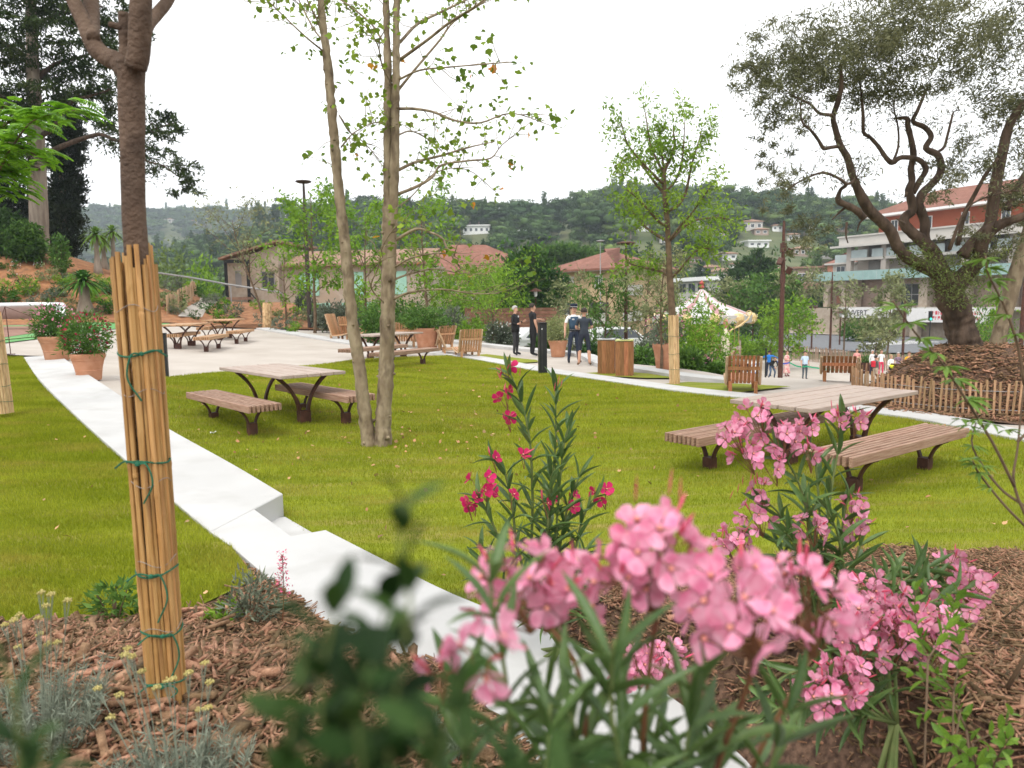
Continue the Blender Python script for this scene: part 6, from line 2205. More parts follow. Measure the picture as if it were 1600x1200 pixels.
# ------------------------------------------------------------------ wooded hills
protos_h = bpy.data.collections.new('tree_forms')
rn = np.random.default_rng(5)
for i in range(8):
    kind = i % 8
    mt = l_hill if kind != 6 else l_hill2
    if kind in (0, 1, 2, 6):      # broad crowns
        bl = [(rn.normal(size=3) * (.35, .35, .16) + (0, 0, .72), (.42, .42, .26)) for _ in range(6)]
    elif kind in (3, 4):          # pines, flat topped
        bl = [(rn.normal(size=3) * (.36, .36, .06) + (0, 0, .95), (.36, .36, .17)) for _ in range(5)] + [((0, 0, .6), (.3, .3, .2))]
    elif kind == 5:               # tall oval
        bl = [((0, 0, .75), (.33, .33, .62)), ((.1, .1, .6), (.35, .3, .4))]
    else:                         # cypress
        bl = [((0, 0, .8), (.13, .13, .8))]
    P, ow = in_blobs(bl, 520, rng=rn, clump=.22, csize=.2, shell=.85)
    P[:, 2] = np.maximum(P[:, 2], .03)
    V, F = leaves(P, .125, .075, 'clump', .8, -.2, outward=ow, rng=rn)
    for c, r in bl:                  # solid lobes inside, so that every crown reads as one rounded mass
        bm = bmesh.new()
        bmesh.ops.create_icosphere(bm, subdivisions=2, radius=1)
        cv = []
        for v in bm.verts:
            k_ = .80 + .25 * mnoise.noise(v.co * 3 + Vector(c) * 9)
            cv.append((c[0] + v.co.x * r[0] * k_, c[1] + v.co.y * r[1] * k_, max(c[2] + v.co.z * r[2] * k_, .02)))
        cf = [[v.index for v in f.verts] for f in bm.faces]
        bm.free()
        F = np.concatenate([F, np.array(cf) + len(V)])
        V = np.concatenate([V, np.array(cv)])
    k0 = MB().lathe([(.05, -.3), (.045, .4), (.02, .8)], 5)
    VV = np.array([tuple(p) for p in k0.v])
    FF = []
    for f in k0.f:
        if len(f) == 4:
            FF += [(f[0], f[1], f[2]), (f[0], f[2], f[3])]
    me = npmesh('tree_form', np.concatenate([V, VV]), np.concatenate([F, np.array(FF) + len(V)]), [mt, b_grey], np.concatenate([np.zeros(len(F), int), np.ones(len(FF), int)]))
    ob_ = bpy.data.objects.new('tree_form', me)
    protos_h.objects.link(ob_)


def wood(name, P, S, rng):
    """A far wood: one object, the trees set on its points."""
    me = bpy.data.meshes.new(name)
    me.vertices.add(len(P))
    me.vertices.foreach_set('co', np.asarray(P, np.float32).ravel())
    a = me.attributes.new('size', 'FLOAT_VECTOR', 'POINT')
    a.data.foreach_set('vector', np.asarray(S, np.float32).ravel())
    a = me.attributes.new('turn', 'FLOAT', 'POINT')
    a.data.foreach_set('value', rng.uniform(0, 6.28, len(P)).astype(np.float32))
    ob_ = link(name, me)
    ob_['kind'] = 'stuff'
    ng = bpy.data.node_groups.new(name + '_nodes', 'GeometryNodeTree')
    ng.interface.new_socket('Geometry', in_out='INPUT', socket_type='NodeSocketGeometry')
    ng.interface.new_socket('Geometry', in_out='OUTPUT', socket_type='NodeSocketGeometry')
    N, L = ng.nodes, ng.links
    gi, go = N.new('NodeGroupInput'), N.new('NodeGroupOutput')
    ci = N.new('GeometryNodeCollectionInfo')
    ci.inputs[0].default_value = protos_h
    ci.inputs['Separate Children'].default_value = True
    ci.inputs['Reset Children'].default_value = True
    ip = N.new('GeometryNodeInstanceOnPoints')
    ip.inputs['Pick Instance'].default_value = True
    na = N.new('GeometryNodeInputNamedAttribute')
    na.data_type = 'FLOAT_VECTOR'
    na.inputs['Name'].default_value = 'size'
    nt_ = N.new('GeometryNodeInputNamedAttribute')
    nt_.data_type = 'FLOAT'
    nt_.inputs['Name'].default_value = 'turn'
    cx = N.new('ShaderNodeCombineXYZ')
    L.new(nt_.outputs[0], cx.inputs[2])
    L.new(gi.outputs[0], ip.inputs['Points'])
    L.new(ci.outputs[0], ip.inputs['Instance'])
    L.new(na.outputs[0], ip.inputs['Scale'])
    L.new(cx.outputs[0], ip.inputs['Rotation'])
    L.new(ip.outputs[0], go.inputs[0])
    md = ob_.modifiers.new('trees', 'NODES')
    md.node_group = ng
    return ob_


def wood_points(n, a0, a1, y0, y1, s0, s1, rng, avoid=True, pw=1.0):
    a = rng.uniform(a0, a1, n)
    y = y0 + (y1 - y0) * rng.random(n) ** pw
    x = a * y
    keep = np.ones(n, bool)
    if avoid:
        for vx, vy, r, d in villa_spots:
            av = vx / vy
            keep &= ~((np.abs(a - av) * y < r * .95) & (y > vy - 75 * (d / 400)) & (y < vy + r * 1.2))
    x, y = x[keep], y[keep]
    s = s0 + (s1 - s0) * rng.random(len(x)) ** 1.6
    z = H(x, y) - .3
    S = np.stack([s * rng.uniform(.85, 1.2, len(x)), s * rng.uniform(.85, 1.2, len(x)), s * rng.uniform(.75, 1.15, len(x))], 1)
    return np.stack([x, y, z], 1), S


rw = np.random.default_rng(77)
P1, S1 = wood_points(5200, -.85, .95, 185, 475, 4.5, 9.5, rw, pw=.75)
P2, S2 = wood_points(3000, -.8, .2, 560, 1150, 7, 13, rw)
P3, S3 = wood_points(260, -.5, .9, 430, 480, 5, 9, rw)
P4, S4 = wood_points(420, -.6, .55, 125, 190, 3, 5.5, rw)
keep = ~((P4[:, 0] / P4[:, 1] > .25) & (P4[:, 1] < 135))
wood('woodland', np.concatenate([P1, P2, P3, P4[keep]]), np.concatenate([S1, S2, S3, S4[keep]]), rw)
# individual trees that stand out on the skyline
GS = 'pines standing out on the skyline'
for (px, by_, tpy, wpx, d, lab) in ((407, 352, 317, 16, 380, 'tall thin skyline pine above the stone house'), (430, 338, 324, 14, 420, 'small umbrella pine right of the tall thin skyline pine'), (447, 336, 314, 28, 430, 'broad skyline pine above the lamp post tree'),
                                    (790, 332, 320, 20, 440, 'round skyline tree above the small white villa'), (665, 326, 312, 14, 450, 'lone skyline pine right of the upright trunks'), (572, 322, 307, 40, 440, 'dense dark pine group on the skyline between the trunks')):
    b = at_ground(px, by_, d)
    z_t = atd(px, tpy, d)[2]
    hh = z_t - b.z
    t = thing('skyline_pine', lab, 'tree', tuple(b), 0, GS)
    MB().lathe([(.35, -.5), (.28, hh * .6), (.1, hh * .9)], 6).obj('trunk', [b_grey], t)
    rx = wpx * .5 * d / FPX
    P, ow = in_blobs([((rnd.gauss(0, .3) * rx, rnd.gauss(0, .3) * rx, hh * rnd.uniform(.72, .92)), (rx * .6, rx * .6, hh * .14)) for _ in range(5)], 900, clump=.1, csize=.2)
    V, F = leaves(P, 1.3, .6, 'clump', .6, -.3, outward=ow)
    crown(t, 'crown', V, F, l_hill)
for (px, by_, tpy, wpx, d, lab) in ((756, 400, 374, 7, 190, 'slim dark cypress above the long red roof'), (738, 398, 382, 6, 195, 'smaller slim cypress left of the one above the red roof'), (463, 400, 362, 12, 150, 'dark conifer behind the lamp post tree')):
    b = at_ground(px, by_, d)
    hh = atd(px, tpy, d)[2] - b.z
    t = thing('cypress_tree', lab, 'tree', tuple(b), 0, 'cypresses in the valley')
    MB().lathe([(.2, -.5), (.1, hh * .8)], 6).obj('trunk', [b_grey], t)
    P, ow = in_blobs([((0, 0, hh * .52), (wpx * .5 * d / FPX, wpx * .5 * d / FPX, hh * .49))], 1200, shell=.6)
    V, F = leaves(P, .7, .3, 'clump', .1, -.9)
    crown(t, 'crown', V, F, l_hill)
# light green field patch trees at far left
shr_px('light green thicket left of the stone house', 318, 450, 412, 70, 75, l_bright, 3500, .45, .2, shell=.2)
shr_px('olive green thicket below the far left hill', 265, 440, 392, 80, 90, l_hill2, 3000, .5, .24, shell=.2)
# ------------------------------------------------------------------ foreground plants, leaf by leaf
def leaf_mesh(name, mat, curve=.25, fold=.18, seg=6, belly=.45, tip=.02):
    """Unit leaf along +X, width 1 in Y; folded at the midrib and arched."""
    V, F = [], []
    for i in range(seg + 1):
        f = i / seg
        wv = .5 * (math.sin(PI * min(f ** (.9 if belly < .5 else 1.1), 1)) ** .75) if 0 < f < 1 else (.06 if f == 0 else tip)
        z = -curve * f * f
        V += [(f, wv, z + fold * wv * .3), (f, 0, z), (f, -wv, z + fold * wv * .3)]
    for i in range(seg):
        a = i * 3
        F += [(a, a + 1, a + 4, a + 3), (a + 1, a + 2, a + 5, a + 4)]
    me = bpy.data.meshes.new(name)
    me.from_pydata(V, [], F)
    me.materials.append(mat)
    me.polygons.foreach_set('use_smooth', np.ones(len(F), dtype=bool))
    me.update()
    return me


def petal_geo(curl=.12, wd=.36):
    V, F = [], []
    n = 5
    for i in range(n + 1):
        f = i / n
        r = .06 + .50 * f
        wv = [.035, .09, .17, .235, .235, .13][i] * wd / .36
        sk = .05 * f
        z = .10 * (1 - f) ** 2 * -1 + curl * f * f
        V += [(r, wv + sk, z + .02 * f), (r + .02 * f, sk, z - .015), (r, -wv + sk, z + .035 * f)]
    for i in range(n):
        a = i * 3
        F += [(a, a + 3, a + 4, a + 1), (a + 1, a + 4, a + 5, a + 2)]
    return V, F


def petal_mesh(mat, curl=.12):
    V, F = petal_geo(curl)
    me = bpy.data.meshes.new('petal')
    me.from_pydata(V, [], F)
    me.materials.append(mat)
    me.polygons.foreach_set('use_smooth', np.ones(len(F), dtype=bool))
    return me


def throat_mesh(mats):
    mb = MB().lathe([(.018, -.34), (.03, -.30), (.055, -.12), (.10, -.05)], 8, 1).lathe([(.055, -.06), (.075, .0), (.05, .05), (0, .06)], 8, 0)
    return mb.mesh('flower', mats, True)


def flower_mesh(mats, curl=.12, seed=0):
    """One whole flower: five petals and a throat."""
    rg = random.Random(seed)
    mb = MB()
    for k in range(5):
        V, F = petal_geo(curl + rg.uniform(-.08, .10))
        Mx = Matrix.Rotation(k * 2 * PI / 5 + rg.uniform(-.1, .1), 4, 'Z') @ Matrix.Rotation(rg.uniform(-.25, .1), 4, 'Y')
        mb.add([Mx @ Vector(v) for v in V], F, 0)
    mb.lathe([(.018, -.34), (.03, -.30), (.055, -.12), (.10, -.05)], 7, 1).lathe([(.055, -.05), (.07, .0), (.045, .04), (0, .05)], 7, 2)
    return mb.mesh('flower', mats, True)


def bud_mesh(mat):
    return MB().lathe([(.02, 0), (.05, .12), (.085, .32), (.095, .5), (.06, .78), (.01, 1.0)], 7).mesh('bud', mat, True)


def orient(o, pos, d, roll_=None, scale=(1, 1, 1), axis='Z', up=None):
    """Put an object at pos with its axis along d."""
    d = Vector(d).normalized()
    if axis == 'Z':
        q = d.to_track_quat('Z', 'Y').to_matrix().to_4x4() @ Matrix.Rotation(rnd.uniform(0, 6.28) if roll_ is None else roll_, 4, 'Z')
    else:
        upv = Vector(up) if up is not None else Vector((0, 0, 1))
        z = upv - d * upv.dot(d)
        if z.length < 1e-3:
            z = Vector((1, 0, 0)) - d * d.x
        z.normalize()
        y = z.cross(d)
        q = Matrix(((d.x, y.x, z.x, 0), (d.y, y.y, z.y, 0), (d.z, y.z, z.z, 0), (0, 0, 0, 1))) @ Matrix.Rotation(roll_ or 0, 4, 'X')
    o.matrix_local = Matrix.Translation(Vector(pos)) @ q @ Matrix.Diagonal((*scale, 1))


leaf_vars = {}


def leaf_set(key, mat, **k):
    if key not in leaf_vars:
        leaf_vars[key] = [leaf_mesh('leaf', mat, c, f, **k) for c, f in ((.10, .5), (.25, .4), (.42, .4), (-.05, .6))]
    return leaf_vars[key]


fl_sets = {}


def flower_set(mat):
    if mat.name not in fl_sets:
        fl_sets[mat.name] = [flower_mesh([mat, p_stalk, p_throat], c, i) for i, c in enumerate((.02, .12, .20, -.03))]
    return fl_sets[mat.name]


me_bud = bud_mesh(p_bud)


def whorls(t, S, lset, L, W, t0, t1, step, per=3, ang0=1.15, ang1=.5, rot=1.05, cap=None, upleaf=0.0, name='leaf', jitter=.2):
    """Leaves in whorls along a stem S (points with radius, local)."""
    pts = [Vector(s[:3]) for s in S]
    cum = [0]
    for a, b in zip(pts[:-1], pts[1:]):
        cum.append(cum[-1] + (b - a).length)
    s = cum[-1] * t0
    k = 0
    while s <= cum[-1] * t1:
        f = s / cum[-1]
        i = max(j for j in range(len(cum)) if cum[j] <= s + 1e-9)
        i = min(i, len(pts) - 2)
        d = (pts[i + 1] - pts[i]).normalized()
        p = pts[i].lerp(pts[i + 1], (s - cum[i]) / max(cum[i + 1] - cum[i], 1e-9))
        a = Vector((1, 0, 0)) if abs(d.x) < .8 else Vector((0, 1, 0))
        e1 = (a - d * a.dot(d)).normalized()
        e2 = d.cross(e1)
        g_ = (f - t0) / max(t1 - t0, 1e-6)
        ang = ang0 + (ang1 - ang0) * g_
        for j in range(per):
            az = j * 2 * PI / per + k * rot + rnd.uniform(-jitter, jitter)
            an = ang + rnd.uniform(-.25, .25)
            ld = d * math.cos(an) + (e1 * math.cos(az) + e2 * math.sin(az)) * math.sin(an)
            ld.z -= rnd.uniform(0, .15)
            l = L * rnd.uniform(.75, 1.15) * (1 - .35 * max(g_ - .75, 0) * 4 * .6)
            o = link(name, rnd.choice(lset), t)
            orient(o, p, ld, rnd.uniform(-.5, .5), (l, W * rnd.uniform(.85, 1.15), l), 'X', d)
        s += step * rnd.uniform(.8, 1.2)
        k += 1


def truss(t, c, rad, n, fset, size, nb=4, face=(0, -0.3, .5), petals=None, spread=1.0, stalk_from=None):
    """A flower head: flowers on short stalks round a centre, buds among them."""
    c = Vector(c)
    face = Vector(face)
    root = Vector(stalk_from) if stalk_from is not None else c - Vector((0, 0, rad * 1.3))
    mb = MB()
    ga_ = PI * (3 - math.sqrt(5))
    for i in range(n):
        z = 1 - (i + .5) / n * 1.55
        a = i * ga_ + rnd.uniform(-.3, .3)
        rr = math.sqrt(max(1 - z * z, 0))
        u = Vector((rr * math.cos(a), rr * math.sin(a), z))
        p = c + Vector((u.x * rad * spread, u.y * rad * spread, u.z * rad)) * rnd.uniform(.72, 1.08)
        d = (u + face * rnd.uniform(.0, .7) + Vector((rnd.gauss(0, .4), rnd.gauss(0, .4), rnd.gauss(0, .4)))).normalized()
        s = size * rnd.uniform(.86, 1.1)
        if petals:
            o = link('flower', petals[1], t)
            orient(o, p, d, None, (s, s, s))
            for k in range(5):
                q = link('petal', rnd.choice(petals[0]), o)
                q.rotation_euler = (rnd.uniform(-.3, .3), rnd.uniform(-.45, .2), k * 2 * PI / 5 + rnd.uniform(-.14, .14))
                s2 = rnd.uniform(.92, 1.08)
                q.scale = (s2, s2 * rnd.uniform(.92, 1.1), s2)
        else:
            o = link('flower', rnd.choice(fset), t)
            orient(o, p, d, None, (s, s, s))
        base = p - d * s * .33
        mid_ = root.lerp(base, .5) + Vector((0, 0, -.1 * rad))
        mb.tube([root, mid_, base], [size * .03, size * .026, size * .02], 5)
    for i in range(nb):
        u = Vector((rnd.gauss(0, 1), rnd.gauss(0, 1), rnd.uniform(.1, 1.6))).normalized()
        p = c + u * rad * rnd.uniform(.5, 1.1)
        o = link('bud', me_bud, t)
        s = size * rnd.uniform(.5, .85)
        orient(o, p, u + Vector((0, 0, .4)), None, (s * .8, s * .8, s))
        mb.tube([root, p], [size * .028, size * .018], 5)
    mb.obj('stalks', [p_stalk], t)


def loc_px(t, px, py, d):
    return Vector(atd(px, py, d)) - Vector(t.location)


def stem_px(t, pts, d0, d1, r0, r1, mat=None, name='stem'):
    n = len(pts)
    S = []
    for i, (px, py) in enumerate(pts):
        f = i / (n - 1)
        p = loc_px(t, px, py, d0 + (d1 - d0) * f)
        S.append((p.x, p.y, p.z, r0 + (r1 - r0) * f))
    if pts[0][1] >= 960 and n > 2:       # carry the stem on down to its root in the bed
        W0 = Vector(S[0][:3]) + Vector(t.location)
        k_ = .02 + .05 * W0.y
        wx, wy = W0.x + rnd.uniform(-k_, k_), W0.y + rnd.uniform(-k_, k_)
        inl = inpoly(np.array([[wx, wy]]), [q[:2] for q in mulch_left_poly])[0]
        inr = inpoly(np.array([[wx, wy]]), [q[:2] for q in mulch_right_poly])[0]
        gz = float(HML(wx, wy)) if inl else float(HMR(wx, wy)) if inr else .1
        if W0.z > gz:
            e_ = Vector((wx, wy, gz - .04)) - Vector(t.location)
            MB().tube([e_, e_.lerp(Vector(S[0][:3]), .5) + Vector((.008, .006, 0)), S[0][:3]], [r0 * 1.25, r0 * 1.1, r0], 7).obj(name, [mat or b_twig], t, True)
    S = spline(S, 4)
    mb = MB().tube([s[:3] for s in S], [float(s[3]) for s in S], 7)
    mb.obj(name, [mat or b_twig], t, True)
    return S


ols = leaf_set('oleander', l_olean)
GO = None

# ---- the nearest oleander, pale pink, right in front of the lens
D1 = .74
t = thing('oleander', 'nearest oleander, large soft pink flower heads in front of the white wall', 'oleander bush', tuple(atd(1000, 1420, .74)))
pm = [petal_mesh(p_pink, c) for c in (.02, .12, .2, -.04)]
th = throat_mesh([p_throat, p_stalk])
S = stem_px(t, [(1000, 1420), (1005, 1150), (1022, 990), (1030, 930), (1020, 880)], D1, D1, .0036, .0024, p_stalk)
whorls(t, S, ols, .105, .0118, .1, .55, .05, 3, 1.2, .8)
S2 = stem_px(t, [(905, 1420), (915, 1160), (900, 1040), (845, 965), (815, 940)], D1 - .04, D1 + .02, .0034, .0022, p_stalk)
whorls(t, S2, ols, .10, .0118, .1, .62, .042, 3, 1.2, .8)
S3 = stem_px(t, [(1060, 1420), (1120, 1200), (1165, 1080), (1180, 1010), (1170, 970)], D1 + .02, D1 - .05, .0036, .0024, p_stalk)
whorls(t, S3, ols, .105, .0118, .08, .55, .045, 3, 1.25, .8)
S4 = stem_px(t, [(1100, 1420), (1180, 1190), (1250, 1060), (1275, 990), (1270, 960)], D1 + .1, D1 + .12, .0034, .0022, p_stalk)
whorls(t, S4, ols, .10, .0118, .1, .6, .05, 3, 1.2, .8)
S5 = stem_px(t, [(820, 1420), (800, 1200), (790, 1060), (770, 950), (765, 860)], D1 - .06, D1 - .08, .0032, .0016, g_stem)
whorls(t, S5, ols, .085, .0118, .15, .98, .04, 3, 1.1, .35)
S6 = stem_px(t, [(700, 1420), (725, 1180), (715, 1080), (700, 1020)], D1 + .02, D1 - .04, .003, .0016, g_stem)
whorls(t, S6, ols, .09, .0118, .15, .95, .038, 3, 1.1, .4)
S7 = stem_px(t, [(1000, 1300), (960, 1150), (955, 1050), (960, 1000)], D1 - .08, D1 - .1, .003, .0016, g_stem)
whorls(t, S7, ols, .10, .0118, .15, .95, .04, 3, 1.1, .45)
for x0, x1, x2, y2, dd in ((940, 930, 890, 1110, -.06), (1080, 1090, 1120, 1120, .04), (850, 850, 860, 1100, -.1), (1150, 1190, 1230, 1110, .02), (1000, 985, 960, 1060, .0), (1040, 1060, 1085, 1085, -.05), (900, 880, 850, 1080, .05), (960, 1000, 1030, 1120, .08)):
    S = stem_px(t, [(x0, 1420), (x1, 1250), (x2, y2)], D1 + dd, D1 + dd, .0032, .0016, g_stem)
    whorls(t, S, ols, .10, .0118, .2, .98, .034, 3, 1.2, .5)
truss(t, loc_px(t, 1022, 858, D1), .046, 15, None, .038, 6, (.05, -.6, .35), (pm, th), 1.0, loc_px(t, 1028, 950, D1))
truss(t, loc_px(t, 965, 905, D1), .032, 7, None, .037, 3, (-.2, -.6, .3), (pm, th), 1.1, loc_px(t, 1026, 960, D1))
truss(t, loc_px(t, 815, 925, D1 + .02), .048, 14, None, .038, 5, (-.1, -.6, .4), (pm, th), 1.1, loc_px(t, 830, 990, D1))
truss(t, loc_px(t, 890, 925, D1 + .03), .034, 7, None, .037, 3, (.1, -.6, .3), (pm, th), 1.0, loc_px(t, 850, 990, D1))
truss(t, loc_px(t, 1150, 960, D1 - .05), .05, 13, None, .039, 5, (-.1, -.7, .2), (pm, th), 1.0, loc_px(t, 1178, 1030, D1 - .04))
truss(t, loc_px(t, 1250, 945, D1 + .1), .056, 17, None, .039, 6, (.15, -.5, .3), (pm, th), 1.0, loc_px(t, 1272, 1030, D1 + .1))
truss(t, loc_px(t, 750, 1030, D1 - .2), .022, 3, None, .033, 1, (-.2, -.5, .3), (pm, th), 1.2)
truss(t, loc_px(t, 690, 1060, D1 - .12), .018, 2, None, .032, 2, (-.2, -.5, .3), (pm, th), 1.2)
for (px, py) in ((993, 762), (1062, 765), (1045, 752), (895, 862)):
    o = link('bud', me_bud, t)
    orient(o, loc_px(t, px, py + 22, D1), (rnd.uniform(-.2, .2), -.1, 1), None, (.012, .012, .03))

# ---- magenta oleander in the middle
DM = 3.6
t = thing('oleander', 'tall oleander with sparse magenta flowers standing against the lawn', 'oleander bush', tuple(atd(876, 1008, DM)))
fs = flower_set(p_mag)
for pts, dd, tip in (([(876, 1012), (834, 900), (832, 780), (828, 690), (815, 630), (800, 590), (792, 572)], 0, (792, 580)), ([(876, 1012), (858, 880), (862, 760), (868, 690), (868, 600)], .05, None), ([(876, 1012), (815, 880), (800, 790), (785, 730), (760, 715)], -.05, (768, 720)),
                     ([(876, 1012), (800, 900), (775, 830), (755, 790), (742, 765)], -.1, None), ([(876, 1012), (870, 900), (885, 800), (905, 745), (915, 730)], .1, None), ([(876, 1012), (890, 920), (905, 830), (920, 790), (935, 770)], .12, (938, 775)),
                     ([(876, 1012), (845, 920), (855, 830), (858, 780), (862, 730)], -.12, (850, 788)), ([(876, 1012), (866, 900), (878, 720), (890, 660)], -.03, None), ([(876, 1012), (847, 960), (770, 900), (748, 850)], .02, None), ([(876, 1012), (877, 960), (900, 900), (920, 850)], -.05, None)):
    S = stem_px(t, pts, DM, DM + dd, .009, .003, g_stem)
    whorls(t, S, ols, .165, .024, .2, .97, .075, 3, 1.15, .3)
for (px, py, n, r, dd) in ((790, 580, 2, .03, 0), (786, 620, 2, .028, 0), (790, 654, 1, .02, 0), (768, 716, 1, .02, -.05), (811, 711, 1, .02, -.05), (752, 762, 4, .065, -.1), (735, 785, 2, .03, -.1), (790, 775, 1, .03, -.1), (730, 792, 1, .01, -.1), (848, 788, 1, .02, -.12), (890, 783, 3, .045, .1), (938, 775, 3, .035, .12)):
    truss(t, loc_px(t, px, py, DM + dd), r * 1.35, n, fs, .068, 2, (-.1, -.9, .2), None, 1.0, loc_px(t, px + 8, py + 22, DM + dd))
for (px, py) in ((798, 572), (803, 578), (782, 594), (871, 602), (866, 612), (876, 606), (812, 588)):
    o = link('bud', me_bud, t)
    orient(o, loc_px(t, px, py, DM), (rnd.uniform(-.4, .4), 0, 1), None, (.022, .022, .05))

# ---- pink oleander upper right
DU = 2.75
t = thing('oleander', 'bushy rose pink oleander in front of the nearest picnic table and its benches', 'oleander bush', tuple(atd(1290, 1020, DU)))
fs = flower_set(p_rose)
ST = []
for pts, dd in (([(1285, 1020), (1270, 860), (1250, 760), (1215, 700), (1190, 670)], -.1), ([(1290, 1020), (1290, 850), (1300, 760), (1312, 690), (1318, 640)], .1), ([(1280, 1020), (1255, 880), (1215, 800), (1180, 780)], 0), ([(1295, 1020), (1310, 880), (1320, 800), (1330, 770)], -.05),
                ([(1290, 1020), (1275, 900), (1262, 820), (1262, 770)], -.2), ([(1285, 1020), (1240, 900), (1205, 840), (1170, 830)], .1), ([(1292, 1020), (1285, 880), (1275, 730), (1260, 680)], .15), ([(1298, 1020), (1330, 900), (1345, 850), (1355, 830)], .1), ([(1284, 1020), (1268, 920), (1240, 850), (1225, 830)], -.25), ([(1290, 1020), (1320, 930), (1310, 840), (1290, 790)], -.15)):
    S = stem_px(t, pts, DU, DU + dd, .007, .0025, g_stem)
    whorls(t, S, ols, .14, .020, .28, .96, .075, 3, 1.2, .45)
for (px, py, n, r, dd) in ((1180, 655, 7, .06, -.1), (1145, 680, 7, .06, -.1), (1215, 690, 9, .075, -.1), (1165, 712, 6, .055, -.1), (1240, 675, 5, .05, .1), (1262, 665, 3, .035, .1), (1265, 710, 3, .035, -.1), (1313, 655, 3, .035, .1), (1340, 655, 3, .035, .1),
                           (1180, 810, 8, .065, 0), (1150, 845, 7, .06, .05), (1130, 850, 4, .04, .05), (1185, 765, 3, .035, 0), (1270, 825, 6, .055, -.2), (1335, 790, 4, .045, -.05), (1340, 825, 5, .05, -.05), (1205, 730, 4, .05, -.1)):
    truss(t, loc_px(t, px, py, DU + dd), r, n, fs, .055, 3, (-.1, -.6, .3), None, 1.0, loc_px(t, px + (1285 - px) * .12, py + 30, DU + dd))
for (px, py) in ((1152, 770), (1160, 758), (1172, 752), (1140, 780), (1178, 775), (1300, 640), (1195, 760)):
    o = link('bud', me_bud, t)
    orient(o, loc_px(t, px, py, DU), (rnd.uniform(-.4, .4), 0, 1), None, (.018, .018, .04))

# ---- pink oleander lower right on the mulch
DL = 2.2
t = thing('oleander', 'low spreading rose pink oleander lying over the bark mulch on the right', 'oleander bush', tuple(atd(1400, 1130, DL)))
for pts, dd in (([(1400, 1130), (1375, 1020), (1420, 960), (1480, 930), (1520, 915)], .2), ([(1400, 1130), (1360, 1000), (1390, 930), (1440, 890), (1490, 880)], .45), ([(1395, 1130), (1340, 1040), (1330, 980), (1350, 955)], -.05), ([(1400, 1130), (1390, 1040), (1430, 1000), (1470, 985)], 0),
                ([(1390, 1130), (1310, 1080), (1290, 1060)], -.2), ([(1395, 1130), (1300, 1060), (1240, 1050), (1200, 1080)], -.15), ([(1400, 1130), (1370, 960), (1385, 900), (1400, 880)], .5), ([(1400, 1130), (1250, 1100), (1180, 1130)], -.3), ([(1402, 1130), (1400, 950), (1450, 915), (1470, 890)], .4)):
    S = stem_px(t, pts, DL, DL + dd, .006, .0025, g_stem)
    whorls(t, S, ols, .13, .020, .25, .95, .06, 3, 1.2, .5)
for (px, py, n, r, dd) in ((1290, 1085, 8, .05, -.2), (1325, 1090, 5, .04, -.2), (1265, 1080, 4, .035, -.2), (1350, 960, 8, .06, -.05), (1385, 965, 7, .06, 0), (1340, 1000, 7, .06, -.1), (1310, 1045, 5, .045, -.15), (1425, 975, 8, .06, 0), (1470, 985, 8, .06, 0), (1400, 1010, 5, .05, 0), (1500, 955, 6, .055, .15), (1525, 915, 8, .06, .2), (1490, 880, 4, .045, .45), (1375, 1030, 4, .04, -.05), (1445, 935, 6, .055, .2), (1360, 920, 5, .05, .1), (1400, 945, 6, .055, .1), (1325, 975, 6, .055, -.1), (1460, 1020, 5, .05, 0), (1330, 1060, 5, .05, -.15), (1410, 985, 5, .05, -.05),
                           (1000, 1042, 9, .06, 0), (1040, 1030, 7, .06, .1), (975, 1060, 4, .05, .1)):
    truss(t, loc_px(t, px, py, DL + dd), r, n, fs, .056, 3, (0, -.6, .35), None, 1.0, loc_px(t, px + (1370 - px) * .1, py + 28, DL + dd) if px > 1200 else None)

# ---- dark evergreen, far out of focus, close to the lens
DE = .27
t = thing('evergreen_shrub', 'dark blurred evergreen shrub filling the bottom centre, left of the pink flowers', 'shrub', tuple(atd(540, 1400, DE)))
fset = leaf_set('fore', l_fore, belly=.6)
for pts, dd, Lf in (([(600, 1400), (610, 1150), (640, 950), (625, 850), (640, 770)], .03, .028), ([(500, 1400), (505, 1200), (500, 1080), (520, 970), (530, 910)], 0, .030), ([(560, 1400), (570, 1250), (560, 1130), (580, 1040)], -.03, .030), ([(440, 1400), (450, 1250), (455, 1150), (470, 1060), (480, 1000)], .02, .028),
                    ([(660, 1400), (670, 1250), (700, 1130), (720, 1060)], -.02, .028), ([(620, 1400), (640, 1280), (630, 1180), (600, 1120)], .02, .030), ([(740, 1400), (760, 1280), (800, 1190)], 0, .030), ([(540, 1400), (530, 1250), (545, 1100), (590, 1000), (610, 900)], .04, .028), ([(400, 1400), (410, 1300), (430, 1210)], 0, .028), ([(820, 1400), (860, 1270), (900, 1190)], -.02, .03)):
    S = stem_px(t, pts, DE, DE + dd * .7, .0014, .0006, g_stem)
    whorls(t, S, fset, Lf * .85, .0105, .2, .98, .0125, 2, 1.1, .6, 1.57)
for x0, x1, x2, y2, dd in ((560, 540, 515, 1020, .03), (700, 690, 660, 1130, -.04), (520, 560, 620, 960, .05), (780, 740, 730, 1150, -.03)):
    S = stem_px(t, [(x0, 1400), (x1, 1250), (x2, y2)], DE + dd, DE + dd, .0014, .0006, g_stem)
    whorls(t, S, fset, .024, .010, .2, .98, .014, 2, 1.1, .6, 1.57)
# a few blurred leaves in the lower left corner, very near
t = thing('evergreen_shrub', 'blurred green leaf sprig in the bottom left corner', 'shrub', tuple(atd(20, 1400, .3)))
for pts in ([(20, 1400), (30, 1180), (20, 1080), (-10, 1000)], [(60, 1400), (55, 1250), (75, 1150)]):
    S = stem_px(t, pts, .3, .3, .0014, .0007, g_stem)
    whorls(t, S, fset, .026, .008, .3, .98, .016, 2, 1.0, .6, 1.57)

